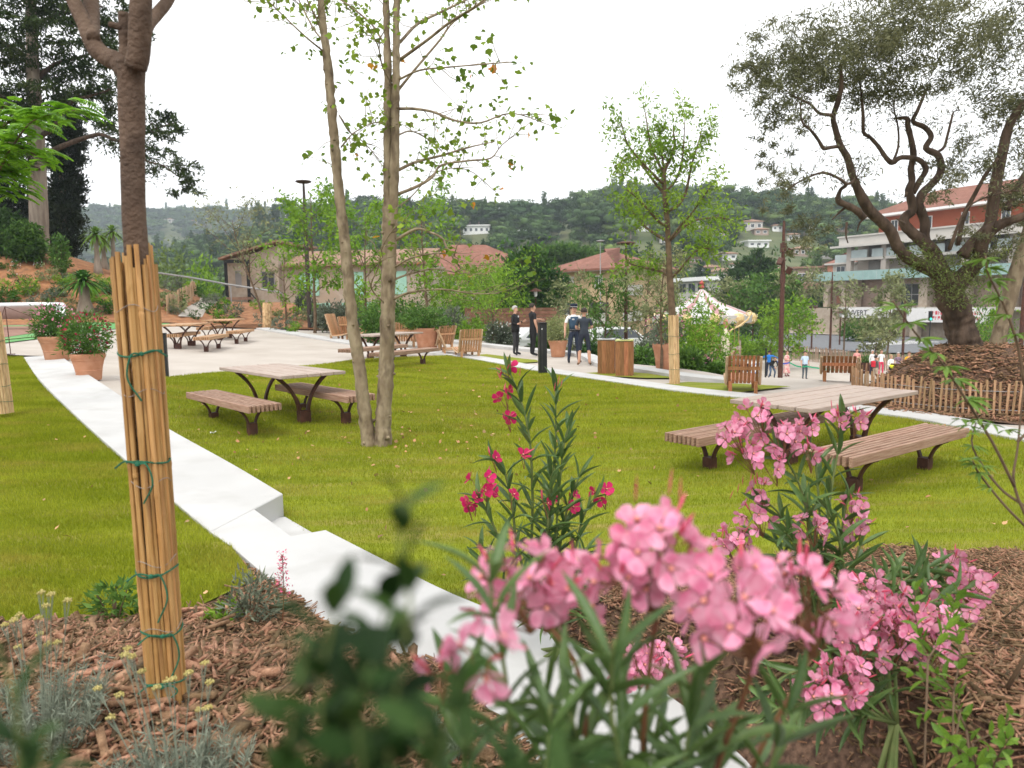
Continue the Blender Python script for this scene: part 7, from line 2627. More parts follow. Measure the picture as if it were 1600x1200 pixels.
# ---- light green shrub lower right
t = thing('young_shrub', 'thin light green leafy shrub in the lower right corner over the mulch', 'shrub', tuple(atd(1535, 1230, 1.85)))
sset = leaf_set('shrub', l_shrub, belly=.6)
for pts, dd in (([(1535, 1230), (1510, 1140), (1490, 1080), (1450, 1030), (1430, 960), (1432, 910)], .1), ([(1510, 1140), (1480, 1080), (1440, 1060), (1410, 1045)], .05), ([(1490, 1080), (1500, 1020), (1490, 960), (1500, 920)], .1), ([(1450, 1030), (1480, 980), (1490, 940)], .1), ([(1530, 1200), (1500, 1170), (1470, 1150)], -.1), ([(1540, 1230), (1560, 1180), (1580, 1150)], -.1), ([(1520, 1160), (1560, 1140), (1585, 1110)], 0), ([(1500, 1110), (1460, 1110), (1430, 1120)], 0)):
    S = stem_px(t, pts, 1.85, 1.85 + dd, .0028, .001, b_twig)
    whorls(t, S, sset, .052, .018, .1, .98, .028, 2, 1.0, .6, 1.57)

# ---- vitex sapling with palmate leaves at the right edge
DV = 2.15
t = thing('palmate_sapling', 'twiggy sapling with fresh palmate leaves at the right edge', 'sapling', tuple(atd(1635, 960, DV)))
vset = leaf_set('vitex', l_vitex, belly=.5)


def palm_leaf(t, p, d, size):
    d = Vector(d).normalized()
    a = Vector((0, 0, 1)) - d * d.z
    e1 = a.normalized() if a.length > 1e-3 else Vector((1, 0, 0))
    e2 = d.cross(e1)
    for k, an in enumerate((-1.5, -.75, 0, .75, 1.5)):
        ld = d * math.cos(an) + e2 * math.sin(an) + Vector((0, 0, -.15 - .1 * abs(an)))
        l = size * (1 - .18 * abs(an)) * rnd.uniform(.9, 1.1)
        o = link('leaflet', rnd.choice(vset), t)
        orient(o, p, ld, 0, (l, l * .22, l), 'X', e1)


leafspots = []
for pts, dd, ls in (([(1640, 960), (1620, 850), (1585, 760), (1590, 700), (1600, 600)], 0, 0), ([(1585, 760), (1550, 690), (1500, 610), (1470, 565), (1430, 520), (1395, 470)], -.25, 1), ([(1600, 790), (1560, 760), (1520, 700), (1525, 660)], .1, 2), ([(1610, 830), (1570, 790), (1530, 740), (1520, 720)], -.1, 2), ([(1590, 690), (1640, 640), (1660, 600)], .1, 1), ([(1600, 600), (1590, 540), (1570, 480), (1545, 430), (1540, 400)], -.05, 1)):
    S = stem_px(t, pts, DV, DV + dd, .006 if ls == 0 else .0045, .002, b_twig)
    n = len(S)
    if ls == 1:
        for i in range(n // 3, n, 2):
            leafspots.append((S[i][:3], .066))
    elif ls == 2:
        for i in range(n // 2, n, 2):
            leafspots.append((S[i][:3], .045))
for p, s in leafspots:
    for _ in range(2 if s > .05 else 2):
        a = rnd.uniform(0, 2 * PI)
        palm_leaf(t, Vector(p) + Vector((0, 0, .005)), (math.cos(a), math.sin(a) * .7, rnd.uniform(-.1, .5)), s * rnd.uniform(.7, 1.15))
for (px, py) in ((1530, 655), (1548, 662), (1515, 665), (1570, 672), (1500, 655)):
    palm_leaf(t, loc_px(t, px, py, DV - .1), (rnd.uniform(-1, 1), -.5, .2), .05)

# ---- small plants at the mulch edge, left
def hz(p):
    return float(HML(p[0], p[1]))


def on_left(px, py):
    d = ray(px, py)
    ys = np.arange(.9, 9, .01)
    tt = ys / d[1]
    X, Z = d[0] * tt, EYE + d[2] * tt
    i = int(np.argmax(Z <= HML(X, ys)))
    return Vector((X[i], ys[i], float(HML(X[i], ys[i]))))


def curry_plant(label, base, rx, hh, nst, heads):
    """Silvery needle leaved cushion with upright stalks carrying yellow flower heads."""
    t = thing('curry_plant', label, 'herb', tuple(base), 0, 'silvery curry plants with yellow heads')
    n = nst * 46
    stems = []
    P, D = [], []
    mb = MB()
    for i in range(nst):
        a, r = R.uniform(0, 6.28), rx * math.sqrt(R.uniform(0, 1))
        p0 = np.array([r * math.cos(a) * .7, r * math.sin(a) * .7, 0])
        d = np.array([math.cos(a) * r / rx * .5, math.sin(a) * r / rx * .5, 1])
        L = hh * R.uniform(.55, 1.0)
        mb.tube([p0, p0 + d * L * .6, p0 + d * L + np.array([0, 0, .02])], [.0022, .0018, .001], 4)
        f = R.uniform(.15, 1, 46)
        P.append(p0 + d * (L * f)[:, None])
    P = np.concatenate(P)
    ow = R.normal(size=P.shape) * (1, 1, .3) + (0, 0, .8)
    V, F = leaves(P, .034, .0032, 'leaf', .3, -.3, outward=ow)
    crown(t, 'foliage', V, F, l_silver)
    mb.obj('stem', [l_silver], t)
    for (hx, hy, hz_) in heads:
        m2 = MB()
        top = Vector((hx, hy, hz_))
        p0 = Vector((hx * .4, hy * .4, 0))
        br = p0.lerp(top, .82)
        m2.tube([p0, p0.lerp(top, .5) + Vector((R.normal() * .006, 0, 0)), br], [.0016, .0013, .0011], 5)
        o = m2.obj('flower_stalk', [l_silver], t)
        m3 = MB()
        for k in range(16):
            a, r = k * 2.4, .0125 * math.sqrt((k + .5) / 16)
            q = top + Vector((r * math.cos(a), r * math.sin(a), R.uniform(-.003, .003)))
            m3.lathe([(.001, -.004), (.0026, -.0006), (.0022, .002), (0, .003)], 6, 0, tuple(q))
            if k % 3 == 0:
                m3.tube([br, q - Vector((0, 0, .005))], .0008, 3, m=1)
        m3.obj('flower_head', [p_yel, l_silver], o)


b = on_left(60, 1170)
hd = []
for (px, py) in ((8, 975), (30, 960), (22, 968), (65, 925), (80, 928), (73, 945), (60, 965), (106, 937), (75, 1005), (28, 1010), (90, 1003), (62, 990)):
    p = Vector(atd(px, py, b.y + R.uniform(-.12, .12))) - b
    hd.append(tuple(p))
curry_plant('silvery curry plant with flat yellow flower heads at the left edge of the mulch', b, .20, .20, 90, hd)
b = on_left(285, 1260)
hd = []
for (px, py) in ((195, 1022), (200, 1013), (206, 1025), (153, 1075), (187, 1085), (262, 1063), (245, 1073), (295, 1050), (320, 1035), (312, 1108), (325, 1105), (173, 1120), (222, 1048), (270, 1060), (328, 1065)):
    p = Vector(atd(px, py, b.y + R.uniform(-.06, .1))) - b
    hd.append(tuple(p))
curry_plant('silvery curry plant with yellow heads right in front of the bamboo guard foot', b, .20, .15, 80, hd)
b = on_left(690, 1180)
curry_plant('small silvery tuft by the white wall under the dark shrub', b, .12, .11, 40, [])

b = Vector((*xy(180, 978, .2), .2))
t = shrub('green_shrub', 'small leafy green shrub on the lawn edge left of the bamboo guard', (b.x, b.y, hz(b) - .02), .13, .13, l_mid, 420, .055, .018, None, seed=3, clump=.2)
b = Vector((*xy(392, 962, .2), .2))
t = shrub('green_shrub', 'loose pale green herb beside the pink valerian at the end of the lawn', (b.x, b.y, hz(b) - .03), .14, .15, l_grey, 620, .06, .012, None, seed=4, clump=.2)
t = shrub('green_shrub', 'little bright green herb under the pink valerian', (b.x - .12, b.y - .05, hz(b) - .03), .09, .08, l_bright, 260, .05, .016, None, seed=8)
# dry pampas-like tuft hints near the wall
b = Vector((*xy(440, 965, .2), .2))
t = thing('red_valerian', 'single pink red valerian spike beside the white wall', 'flower', (b.x, b.y, hz(b) - .02))
mb = MB()
top = Vector(atd(441, 866, b.y)) - Vector(t.location)
mb.tube([(0, 0, 0), top * .5 + Vector((.01, 0, 0)), top], [.004, .003, .0015], 5)
spots = []
for k in range(26):
    f = .45 + .55 * k / 26
    p = top * f
    a = k * 2.4
    r = .045 * (1.15 - f) + .006
    q = p + Vector((r * math.cos(a), r * math.sin(a), .02))
    mb.tube([p, q], [.0013, .0009], 3)
    spots.append(np.array(q))
mb.obj('stem', [p_stalk], t)
V, F = leaves(scatter(spots, 7, .008), .012, .009, 'leaf', .3, 0)
crown(t, 'blossom', V, F, M('valerian_petal', (0.50, 0.06, 0.13), (0.66, 0.16, 0.24), 60, .6, island=.3))
# twig lying from the shrub over the lawn, small twig by the pot
# ------------------------------------------------------------------ people
skinA = M('skin', (0.52, 0.29, 0.20), (0.58, 0.33, 0.23), 8, 0.55)
hair_d = M('dark_hair', (0.02, 0.014, 0.01), (0.04, 0.028, 0.02), 20, 0.6)
hair_g = M('grey_hair', (0.35, 0.33, 0.31), (0.45, 0.43, 0.41), 20, 0.7)
hair_b = M('brown_hair', (0.09, 0.05, 0.03), (0.13, 0.08, 0.05), 20, 0.65)
_cl = {}


def cloth(c):
    if c not in _cl:
        _cl[c] = M('cloth', c, tuple(min(x * 1.25 + .004, 1) for x in c), 5, 0.85, .1, 12)
    return _cl[c]


BLK, NAVY, WHITE = (0.012, 0.012, 0.014), (0.018, 0.025, 0.045), (0.72, 0.72, 0.72)

BASE = {
    'pelvis': (0, 0, .96, .135, .10), 'waist': (0, -.005, 1.08, .125, .095), 'chest': (0, .0, 1.27, .155, .11), 'collar': (0, .012, 1.425, .10, .075), 'neck': (0, .0, 1.49, .056, .055), 'jaw': (0, -.018, 1.565, .068, .075), 'skull': (0, .0, 1.645, .082, .095), 'crown': (0, .005, 1.70, .06, .07), 'nose': (0, -.112, 1.60, .013, .013),
    'sh_l': (-.175, .01, 1.405, .066, .062), 'el_l': (-.235, .03, 1.13, .043, .043), 'wr_l': (-.245, -.045, .89, .029, .026), 'ha_l': (-.245, -.07, .80, .036, .022),
    'sh_r': (.175, .01, 1.405, .066, .062), 'el_r': (.235, .03, 1.13, .043, .043), 'wr_r': (.245, -.045, .89, .029, .026), 'ha_r': (.245, -.07, .80, .036, .022),
    'hip_l': (-.09, 0, .90, .098, .095), 'kn_l': (-.105, -.02, .49, .062, .062), 'an_l': (-.11, .02, .09, .043, .045), 'to_l': (-.125, -.14, .035, .042, .032),
    'hip_r': (.09, 0, .90, .098, .095), 'kn_r': (.105, -.02, .49, .062, .062), 'an_r': (.11, .02, .09, .043, .045), 'to_r': (.125, -.14, .035, .042, .032),
}
BONES = [('pelvis', 'waist', 'hipz'), ('waist', 'chest', 'torso'), ('chest', 'collar', 'torso'), ('collar', 'neck', 'neck'), ('neck', 'jaw', 'head'), ('jaw', 'skull', 'head'), ('skull', 'crown', 'head'), ('jaw', 'nose', 'head')] + \
    [b for s in 'lr' for b in (('chest', f'sh_{s}', 'torso'), (f'sh_{s}', f'el_{s}', 'upper'), (f'el_{s}', f'wr_{s}', 'fore'), (f'wr_{s}', f'ha_{s}', 'hand'), ('pelvis', f'hip_{s}', 'hipz'), (f'hip_{s}', f'kn_{s}', 'thigh'), (f'kn_{s}', f'an_{s}', 'shin'), (f'an_{s}', f'to_{s}', 'foot'))]


def person(label, loc, rz, height, top=BLK, legs=NAVY, shoes=BLK, sleeves='short', shorts=False, hair=None, hairlen='short', pose=None, female=False, dress=None, hat=None, skin=None, group=None, extra=None, bulk=1.0, shirt_inner=None):
    J = {k: list(v) for k, v in BASE.items()}
    if female:
        for s in 'lr':
            J[f'sh_{s}'][0] *= .88
            J[f'el_{s}'][0] *= .92
        J['waist'][3] *= .88
    for k in ('pelvis', 'waist', 'chest'):
        J[k][3] *= bulk
        J[k][4] *= bulk * (1.1 if bulk > 1.05 else 1)
    for k, v in (pose or {}).items():
        J[k][0:3] = list(v)
    names = list(J)
    me = bpy.data.meshes.new('body')
    me.from_pydata([J[n][:3] for n in names], [(names.index(a), names.index(b)) for a, b, _ in BONES], [])
    o = bpy.data.objects.new('tmp_body', me)
    C.objects.link(o)
    bm = bmesh.new()
    bm.from_mesh(me)
    ly = bm.verts.layers.skin.verify()
    bm.verts.ensure_lookup_table()
    for i, n in enumerate(names):
        bm.verts[i][ly].radius = (J[n][3], J[n][4])
        bm.verts[i][ly].use_root = (n == 'pelvis')
    bm.to_mesh(me)
    bm.free()
    sk = o.modifiers.new('skin', 'SKIN')
    sk.branch_smoothing = .35
    sb = o.modifiers.new('smooth', 'SUBSURF')
    sb.levels = sb.render_levels = 2
    dg = bpy.context.evaluated_depsgraph_get()
    m2 = bpy.data.meshes.new_from_object(o.evaluated_get(dg))
    bpy.data.objects.remove(o)
    m2.name = 'body'
    # clothes by nearest bone
    sk_m = skin or skinA
    mats = [sk_m, cloth(top), cloth(legs), cloth(shoes), cloth(shirt_inner or WHITE)]
    m2.materials.clear()
    for m in mats:
        m2.materials.append(m)
    n = len(m2.polygons)
    cen = np.zeros(n * 3, np.float32)
    m2.polygons.foreach_get('center', cen)
    cen = cen.reshape(-1, 3)
    best, reg, par = np.full(n, 1e9), np.zeros(n, int), np.zeros(n)
    for i, (a, b, _) in enumerate(BONES):
        A, B = np.array(J[a][:3]), np.array(J[b][:3])
        ab = B - A
        tt = np.clip((cen - A) @ ab / max(ab @ ab, 1e-9), 0, 1)
        rad = J[a][3] + (J[b][3] - J[a][3]) * tt
        d = np.linalg.norm(cen - (A + tt[:, None] * ab), axis=1) - rad * .5
        k = d < best
        best[k], reg[k], par[k] = d[k], i, tt[k]
    mi = np.zeros(n, np.int32)
    for i, (a, b, r) in enumerate(BONES):
        k = reg == i
        if r == 'torso':
            mi[k] = 1
        elif r == 'hipz':
            mi[k] = np.where(cen[k][:, 2] > J['pelvis'][2] + (.0 if not dress else -1), 1, 2)
        elif r == 'upper':
            mi[k] = 1 if sleeves != 'none' else 0
            if sleeves == 'short':
                mi[k] = np.where(par[k] < .72, 1, 0)
        elif r == 'fore':
            mi[k] = 1 if sleeves == 'long' else 0
        elif r == 'thigh':
            mi[k] = 2
        elif r == 'shin':
            mi[k] = np.where(par[k] < .12, 2, 0) if shorts else np.where(par[k] > .97, 3, 2)
        elif r == 'foot':
            mi[k] = 3
    if shirt_inner:
        k = (mi == 1) & (cen[:, 1] < -.03) & (np.abs(cen[:, 0]) < .05) & (cen[:, 2] > 1.2)
        mi[k] = 4
    m2.polygons.foreach_set('material_index', mi)
    m2.polygons.foreach_set('use_smooth', np.ones(n, dtype=bool))
    # fingers, grown out of the palms into the same mesh
    bm = bmesh.new()
    bm.from_mesh(m2)
    mb = MB()
    for s, sg in (('l', -1), ('r', 1)):
        w_, hnd = Vector(J[f'wr_{s}'][:3]), Vector(J[f'ha_{s}'][:3])
        d = (hnd - w_).normalized()
        sd_ = d.cross(Vector((1, 0, 0))).normalized()
        nn = d.cross(sd_)
        for k, ln in enumerate((.062, .072, .068, .052)):
            p = hnd + sd_ * (-.024 + .016 * k)
            mb.tube([p, p + d * ln * .55 + nn * .004, p + d * ln + nn * .016 * -sg], [.0085, .008, .006], 5)
        p = w_.lerp(hnd, .5)
        mb.tube([p, p + sd_ * -.035 + d * .02, p + sd_ * -.045 + d * .055], [.011, .010, .008], 5)
    tm = mb.mesh('f', [sk_m], True)
    bm.from_mesh(tm)
    bm.to_mesh(m2)
    bm.free()
    bpy.data.meshes.remove(tm)
    t = thing('person', label, 'person', loc, rz, group)
    sc_ = height / 1.755
    t.scale = (sc_,) * 3
    link('body', m2, t)
    hc = Vector(J['skull'][:3])
    jw = Vector(J['jaw'][:3])
    nk = Vector(J['neck'][:3])
    upv = (hc - nk).normalized()
    hm = hair or hair_d
    if hairlen != 'bald':
        mb = MB()
        V, F = [], []
        nu, nv = 14, 8
        lo = {'short': -.35, 'mid': -.75, 'long': -.95}[hairlen]
        for i in range(nv + 1):
            ph = PI / 2 - (PI / 2 - lo) * i / nv * 1.0
            for k in range(nu):
                a = 2 * PI * k / nu
                y = math.sin(a)
                cut = ph
                if y < -.15:
                    cut = max(ph, .45)
                r = 1.12 if hairlen != 'long' else 1.18
                V.append((.088 * r * math.cos(cut) * math.cos(a), .012 + .103 * r * math.cos(cut) * math.sin(a), .006 + (.098 if cut > 0 else .16 if hairlen != 'short' else .1) * r * math.sin(cut)))
        for i in range(nv):
            for k in range(nu):
                F.append((i * nu + k, (i + 1) * nu + k, (i + 1) * nu + (k + 1) % nu, i * nu + (k + 1) % nu))
        mb.add(V, F)
        o = mb.obj('hair', [hm], t, True)
        o.matrix_local = Matrix.Translation(hc + upv * -.005) @ upv.to_track_quat('Z', 'Y').to_matrix().to_4x4() if False else Matrix.Translation(hc)
    fa = MB()
    for s in (-1, 1):
        fa.lathe([(0, -.009), (.010, -.004), (.010, .004), (0, .009)], 8, 0, (s * .032, jw.y - .068 + (hc.y - jw.y) * .4, jw.z + .055))
    fa.box(-.022, .022, jw.y - .082, jw.y - .07, jw.z - .012, jw.z - .004)
    fa.obj('face_features', [hair_d], t)
    ea = MB()
    for s in (-1, 1):
        ea.lathe([(0, -.03), (.014, -.015), (.016, .012), (0, .03)], 8, 0, (hc.x + s * .088, hc.y + .005, hc.z - .04))
    ea.obj('ears', [sk_m], t, True)
    if dress:
        c, z0, z1, r0, r1 = dress
        MB().lathe([(r1, z0), (r1 * .93, z0 + .1), (r0 * 1.1, (z0 + z1) / 2), (r0, z1 - .05), (r0 * .9, z1)], 22, 0, (0, 0, 0), .78).obj('dress', [c if not isinstance(c, tuple) else cloth(c)], t, True)
    if hat == 'kepi':
        mb = MB().lathe([(.104, .045), (.104, .10), (.112, .125), (.10, .145), (0, .15)], 18, 0, tuple(hc))
        mb.lathe([(.104, .045), (.106, .06)], 18, 1, tuple(hc))
        mb.add([(hc.x + x, hc.y + y, hc.z + z) for x, y, z in ((-.07, -.085, .05), (.07, -.085, .05), (.05, -.16, .03), (-.05, -.16, .03), (-.07, -.085, .042), (.07, -.085, .042), (.05, -.16, .022), (-.05, -.16, .022))], [(0, 1, 2, 3), (7, 6, 5, 4), (0, 4, 5, 1), (1, 5, 6, 2), (2, 6, 7, 3), (3, 7, 4, 0)])
        mb.obj('cap', [cloth(NAVY), cloth((.5, .5, .5))], t, True)
    elif hat == 'brim':
        MB().lathe([(.17, .04), (.165, .05), (.10, .06), (.095, .13), (.06, .15), (0, .15)], 20, 0, tuple(hc)).obj('sun_hat', [cloth((.55, .52, .48))], t, True)
    elif hat == 'capd':
        MB().lathe([(.102, .03), (.10, .09), (.06, .13), (0, .14)], 16, 0, tuple(hc)).box(hc.x - .06, hc.x + .06, hc.y - .19, hc.y - .08, hc.z + .025, hc.z + .038).obj('cap', [cloth(BLK)], t, True)
    if extra:
        extra(t, J)
    return t


def P_at(px, py, d=None):
    p = g(px, py) if d is None else at_ground(px, py, d)
    return (p.x, p.y, p.z)


GP = 'people gathered on the plaza'
# --- four men on the path
def suit(t, J):
    MB().lathe([(.18, .82), (.19, 1.0), (.175, 1.2), (.18, 1.33), (.12, 1.42)], 20, 0, (0, 0, 0), .74).obj('jacket', [cloth(BLK)], t, True)
    MB().add([(-.05, -.125, 1.40), (.05, -.125, 1.40), (.0, -.128, 1.18)], [(0, 1, 2)]).obj('shirt_front', [cloth(WHITE)], t)


person('grey haired man in a black suit and white shirt, holding a paper, side on', P_at(806, 555), math.radians(62), 1.76, BLK, (0.03, 0.03, 0.033), BLK, 'long', hair=hair_g,
       pose={'el_r': (.22, -.02, 1.14), 'wr_r': (.17, -.22, 1.18), 'ha_r': (.15, -.29, 1.22), 'jaw': (0, -.03, 1.56), 'el_l': (-.23, .0, 1.14), 'wr_l': (-.17, -.17, 1.10), 'ha_l': (-.15, -.24, 1.14)}, extra=suit, bulk=1.15)
person('tall man all in black in a short sleeved shirt, left arm stretched forward', P_at(833, 556), math.radians(115), 1.86, BLK, BLK, BLK, 'short', hair=hair_d, bulk=1.05,
       pose={'jaw': (0, -.035, 1.555), 'nose': (0, -.125, 1.575), 'el_r': (.23, -.16, 1.22), 'wr_r': (.20, -.40, 1.20), 'ha_r': (.19, -.48, 1.19), 'an_l': (-.16, .08, .09), 'to_l': (-.19, -.08, .035), 'kn_l': (-.13, .02, .49)})


def vest(t, J):
    MB().lathe([(.142, 1.02), (.15, 1.15), (.165, 1.28), (.15, 1.40)], 18, 0, (0, 0, 0), .76).obj('vest', [cloth((0.03, 0.06, 0.10))], t, True)
    MB().lathe([(.145, .955), (.147, 1.01)], 18, 0, (0, 0, 0), .78).obj('belt', [cloth(BLK)], t)
    MB().box(.135, .185, -.03, .05, .86, 1.0).obj('holster', [cloth(BLK)], t, bevel=.01)
    MB().box(-.09, -.02, -.128, -.12, 1.30, 1.34).obj('badge', [cloth((.4, .4, .42))], t)


person('police officer in cap, white shirt and dark vest, partly behind the man in shorts', P_at(897, 567), math.radians(12), 1.80, WHITE, NAVY, BLK, 'short', hair=hair_d, hat='kepi', extra=vest,
       pose={'wr_l': (-.30, -.07, .90), 'el_l': (-.27, .02, 1.14), 'ha_l': (-.31, -.09, .82), 'an_l': (-.17, .0, .09), 'to_l': (-.20, -.15, .035), 'kn_l': (-.14, -.03, .49), 'an_r': (.15, .02, .09), 'to_r': (.18, -.13, .035)})
person('man in a navy t-shirt, dark shorts and sandals seen from behind', P_at(913, 571), math.radians(176), 1.72, (0.03, 0.037, 0.05), (0.02, 0.024, 0.038), (0.18, 0.11, 0.06), 'short', True, hair=hair_d, bulk=1.08,
       pose={'el_l': (-.245, -.03, 1.14), 'wr_l': (-.14, -.20, 1.12), 'ha_l': (-.07, -.22, 1.14), 'el_r': (.245, -.03, 1.14), 'wr_r': (.14, -.20, 1.10), 'ha_r': (.07, -.22, 1.12), 'an_l': (-.16, .02, .09), 'to_l': (-.2, -.13, .035), 'kn_l': (-.14, -.02, .49), 'an_r': (.16, .02, .09), 'to_r': (.2, -.13, .035), 'kn_r': (.14, -.02, .49)})

# --- people on the plaza
floral = M('floral_dress', (0.62, 0.20, 0.22), (0.70, 0.55, 0.48), 9, .85, contrast=(.42, .58))
bend = {'waist': (0, .06, 1.02), 'chest': (0, -.12, 1.14), 'collar': (0, -.24, 1.22), 'neck': (0, -.30, 1.25), 'jaw': (0, -.36, 1.29), 'skull': (0, -.36, 1.37), 'crown': (0, -.36, 1.43), 'nose': (0, -.47, 1.32), 'sh_l': (-.17, -.2, 1.2), 'sh_r': (.17, -.2, 1.2), 'pelvis': (0, .12, .86), 'hip_l': (-.09, .1, .82), 'hip_r': (.09, .1, .82),
        'el_l': (-.2, -.32, .95), 'wr_l': (-.06, -.4, .82), 'ha_l': (-.02, -.42, .74), 'el_r': (.2, -.32, .95), 'wr_r': (.08, -.4, .82), 'ha_r': (.04, -.42, .74), 'kn_l': (-.16, -.12, .47), 'kn_r': (.16, -.12, .47), 'an_l': (-.19, .08, .09), 'to_l': (-.23, -.07, .035), 'an_r': (.19, .05, .09), 'to_r': (.23, -.1, .035)}
person('person in a bright blue jacket with arms out, beside the white panel', P_at(1201, 588, 48.1), math.radians(160), 1.72, (0.02, 0.16, 0.50), NAVY, BLK, 'long', hair=hair_d, group=None,
       pose={'el_l': (-.42, .0, 1.30), 'wr_l': (-.58, -.1, 1.22), 'ha_l': (-.66, -.12, 1.2), 'el_r': (.40, -.1, 1.25), 'wr_r': (.55, -.2, 1.15), 'ha_r': (.62, -.22, 1.12)})
person('person in a black top and jeans bending forward beside the mast', P_at(1206, 592, 46.6), math.radians(10), 1.7, BLK, (0.06, 0.09, 0.15), BLK, 'long', hair=hair_b, pose=bend)
person('woman in a long pink floral dress right of the mast', P_at(1229, 588, 47.9), math.radians(30), 1.70, (0.62, 0.40, 0.36), (0.5, .3, .3), (0.2, .05, .05), 'short', hair=hair_b, hairlen='mid', female=True, dress=(floral, .22, 1.42, .16, .27),
       pose={'wr_l': (-.1, -.2, 1.12), 'ha_l': (-.04, -.22, 1.14), 'wr_r': (.1, -.2, 1.1), 'ha_r': (.04, -.22, 1.12)})
person('man in a light blue shirt and grey trousers standing behind the green ribbon', P_at(1257, 593.5, 45.8), math.radians(8), 1.80, (0.42, 0.52, 0.64), (0.07, 0.085, 0.10), BLK, 'short', hair=hair_d, bulk=1.2)
person('woman in a pink printed top and white trousers beside the rust planter', P_at(1338, 585, 48.4), math.radians(-20), 1.72, (0.70, 0.30, 0.28), (0.62, 0.58, 0.55), (.6, .6, .6), 'short', hair=hair_b, hairlen='mid', female=True)
person('white haired person in a white top holding a white sheet', P_at(1362, 586, 47.9), math.radians(20), 1.66, (0.66, 0.66, 0.66), NAVY, BLK, 'long', hair=hair_g, hairlen='mid', female=True,
       extra=lambda t, J: MB().box(-.30, .06, -.30, -.285, .95, 1.25).obj('paper', [m_white], t))
person('woman in a white top and red trousers behind the man with the red bag', P_at(1376, 587, 47.4), math.radians(-10), 1.70, (0.68, 0.66, 0.65), (0.55, 0.05, 0.10), BLK, 'short', hair=hair_b, female=True)
person('person in a dark cap and beige trousers carrying a red bag on the back', P_at(1367, 598, 43.7), math.radians(110), 1.62, (0.10, 0.10, 0.09), (0.38, 0.30, 0.22), (.2, .1, .06), 'long', hair=hair_d, hat='capd',
       extra=lambda t, J: MB().box(-.15, .15, .10, .27, 1.02, 1.42).obj('red_bag', [cloth((.50, .02, .04))], t, bevel=.05))
person('blonde woman in a white blouse and black trousers with a yellow ball', P_at(1391, 597, 43.9), math.radians(15), 1.66, (0.72, 0.72, 0.72), BLK, (.6, .6, .6), 'long', hair=M('blond_hair', (.40, .30, .16), rough=.6), hairlen='mid', female=True,
       extra=lambda t, J: MB().lathe([(0, -.15), (.08, -.13), (.14, -.06), (.15, 0), (.14, .06), (.08, .13), (0, .15)], 14, 0, (-.16, -.27, 1.05)).obj('yellow_ball', [cloth((.62, .66, .03))], t, True),
       pose={'wr_l': (-.14, -.16, 1.02), 'ha_l': (-.1, -.2, 1.0), 'wr_r': (.1, -.18, 1.08), 'ha_r': (.03, -.2, 1.08)})
person('grey haired woman in a patterned dark top right of the blonde woman', P_at(1402, 592, 45.5), math.radians(-5), 1.66, (0.22, 0.15, 0.20), BLK, BLK, 'short', hair=hair_g, female=True)
person('person in a yellow t-shirt with raised hands behind the child', P_at(1419, 594, 44.7), math.radians(-8), 1.76, (0.66, 0.36, 0.02), (0.10, 0.11, 0.14), BLK, 'short', hair=hair_b,
       pose={'wr_l': (-.12, -.22, 1.38), 'ha_l': (-.06, -.2, 1.46), 'wr_r': (.12, -.22, 1.38), 'ha_r': (.06, -.2, 1.46)})
person('child in a white and blue shirt and red shorts with a scooter', P_at(1421, 602, 42.2), math.radians(60), 1.22, (0.50, 0.62, 0.70), (0.55, 0.06, 0.06), (.5, .5, .5), 'short', True, hair=hair_b)
p = P_at(1412, 602, 42.2)
t = thing('scooter', 'child kick scooter with a bright yellow deck beside the child', 'scooter', p, .4)
MB().tube([(0, 0, .06), (0.02, -.04, .75)], .015, 6).tube([(-.16, -.04, .75), (.2, -.04, .75)], .014, 6).obj('steering_post', [m_grey], t)
MB().box(-.06, .06, 0, .45, .07, .10).obj('deck', [M('yellow_plastic', (.60, .62, .04), rough=.5)], t)
for y in (0, .47):
    o = MB().lathe([(.0, -.015), (.055, -.015), (.055, .015), (0, .015)], 12).obj('wheel', [m_black], t)
    o.rotation_euler = (0, PI / 2, 0)
    o.location = (0, y, .055)
person('person in a white shirt and jeans with dark braces, left of the olive mound', P_at(1457, 594, 44.5), math.radians(170), 1.72, WHITE, (0.05, 0.07, 0.11), BLK, 'short', hair=hair_b)
for (px, py, d, rz, hgt, kw, lab) in ((1558, 640, 26, 200, 1.78, dict(top=(.45, .52, .66), legs=(.35, .33, .30), hat='brim', sleeves='long'), 'man in a sun hat and pale blue shirt right of the slim olive trunk'),
                                      (1574, 640, 27, 150, 1.72, dict(top=NAVY, legs=BLK, hair=hair_b, hairlen='mid', female=True), 'brown haired woman in a dark top near the white van'),
                                      (1586, 650, 25, 170, 1.76, dict(top=(.62, .56, .46), legs=(.05, .05, .05), hairlen='bald'), 'bald man in a cream t-shirt near the right edge'),
                                      (1597, 650, 20, 175, 1.70, dict(top=(.60, .60, .62), legs=(.3, .2, .12), hair=hair_g), 'person in a speckled white shirt cut by the right edge')):
    p = at_ground(px, py, d)
    person(lab, tuple(p), math.radians(rz), hgt, **kw)

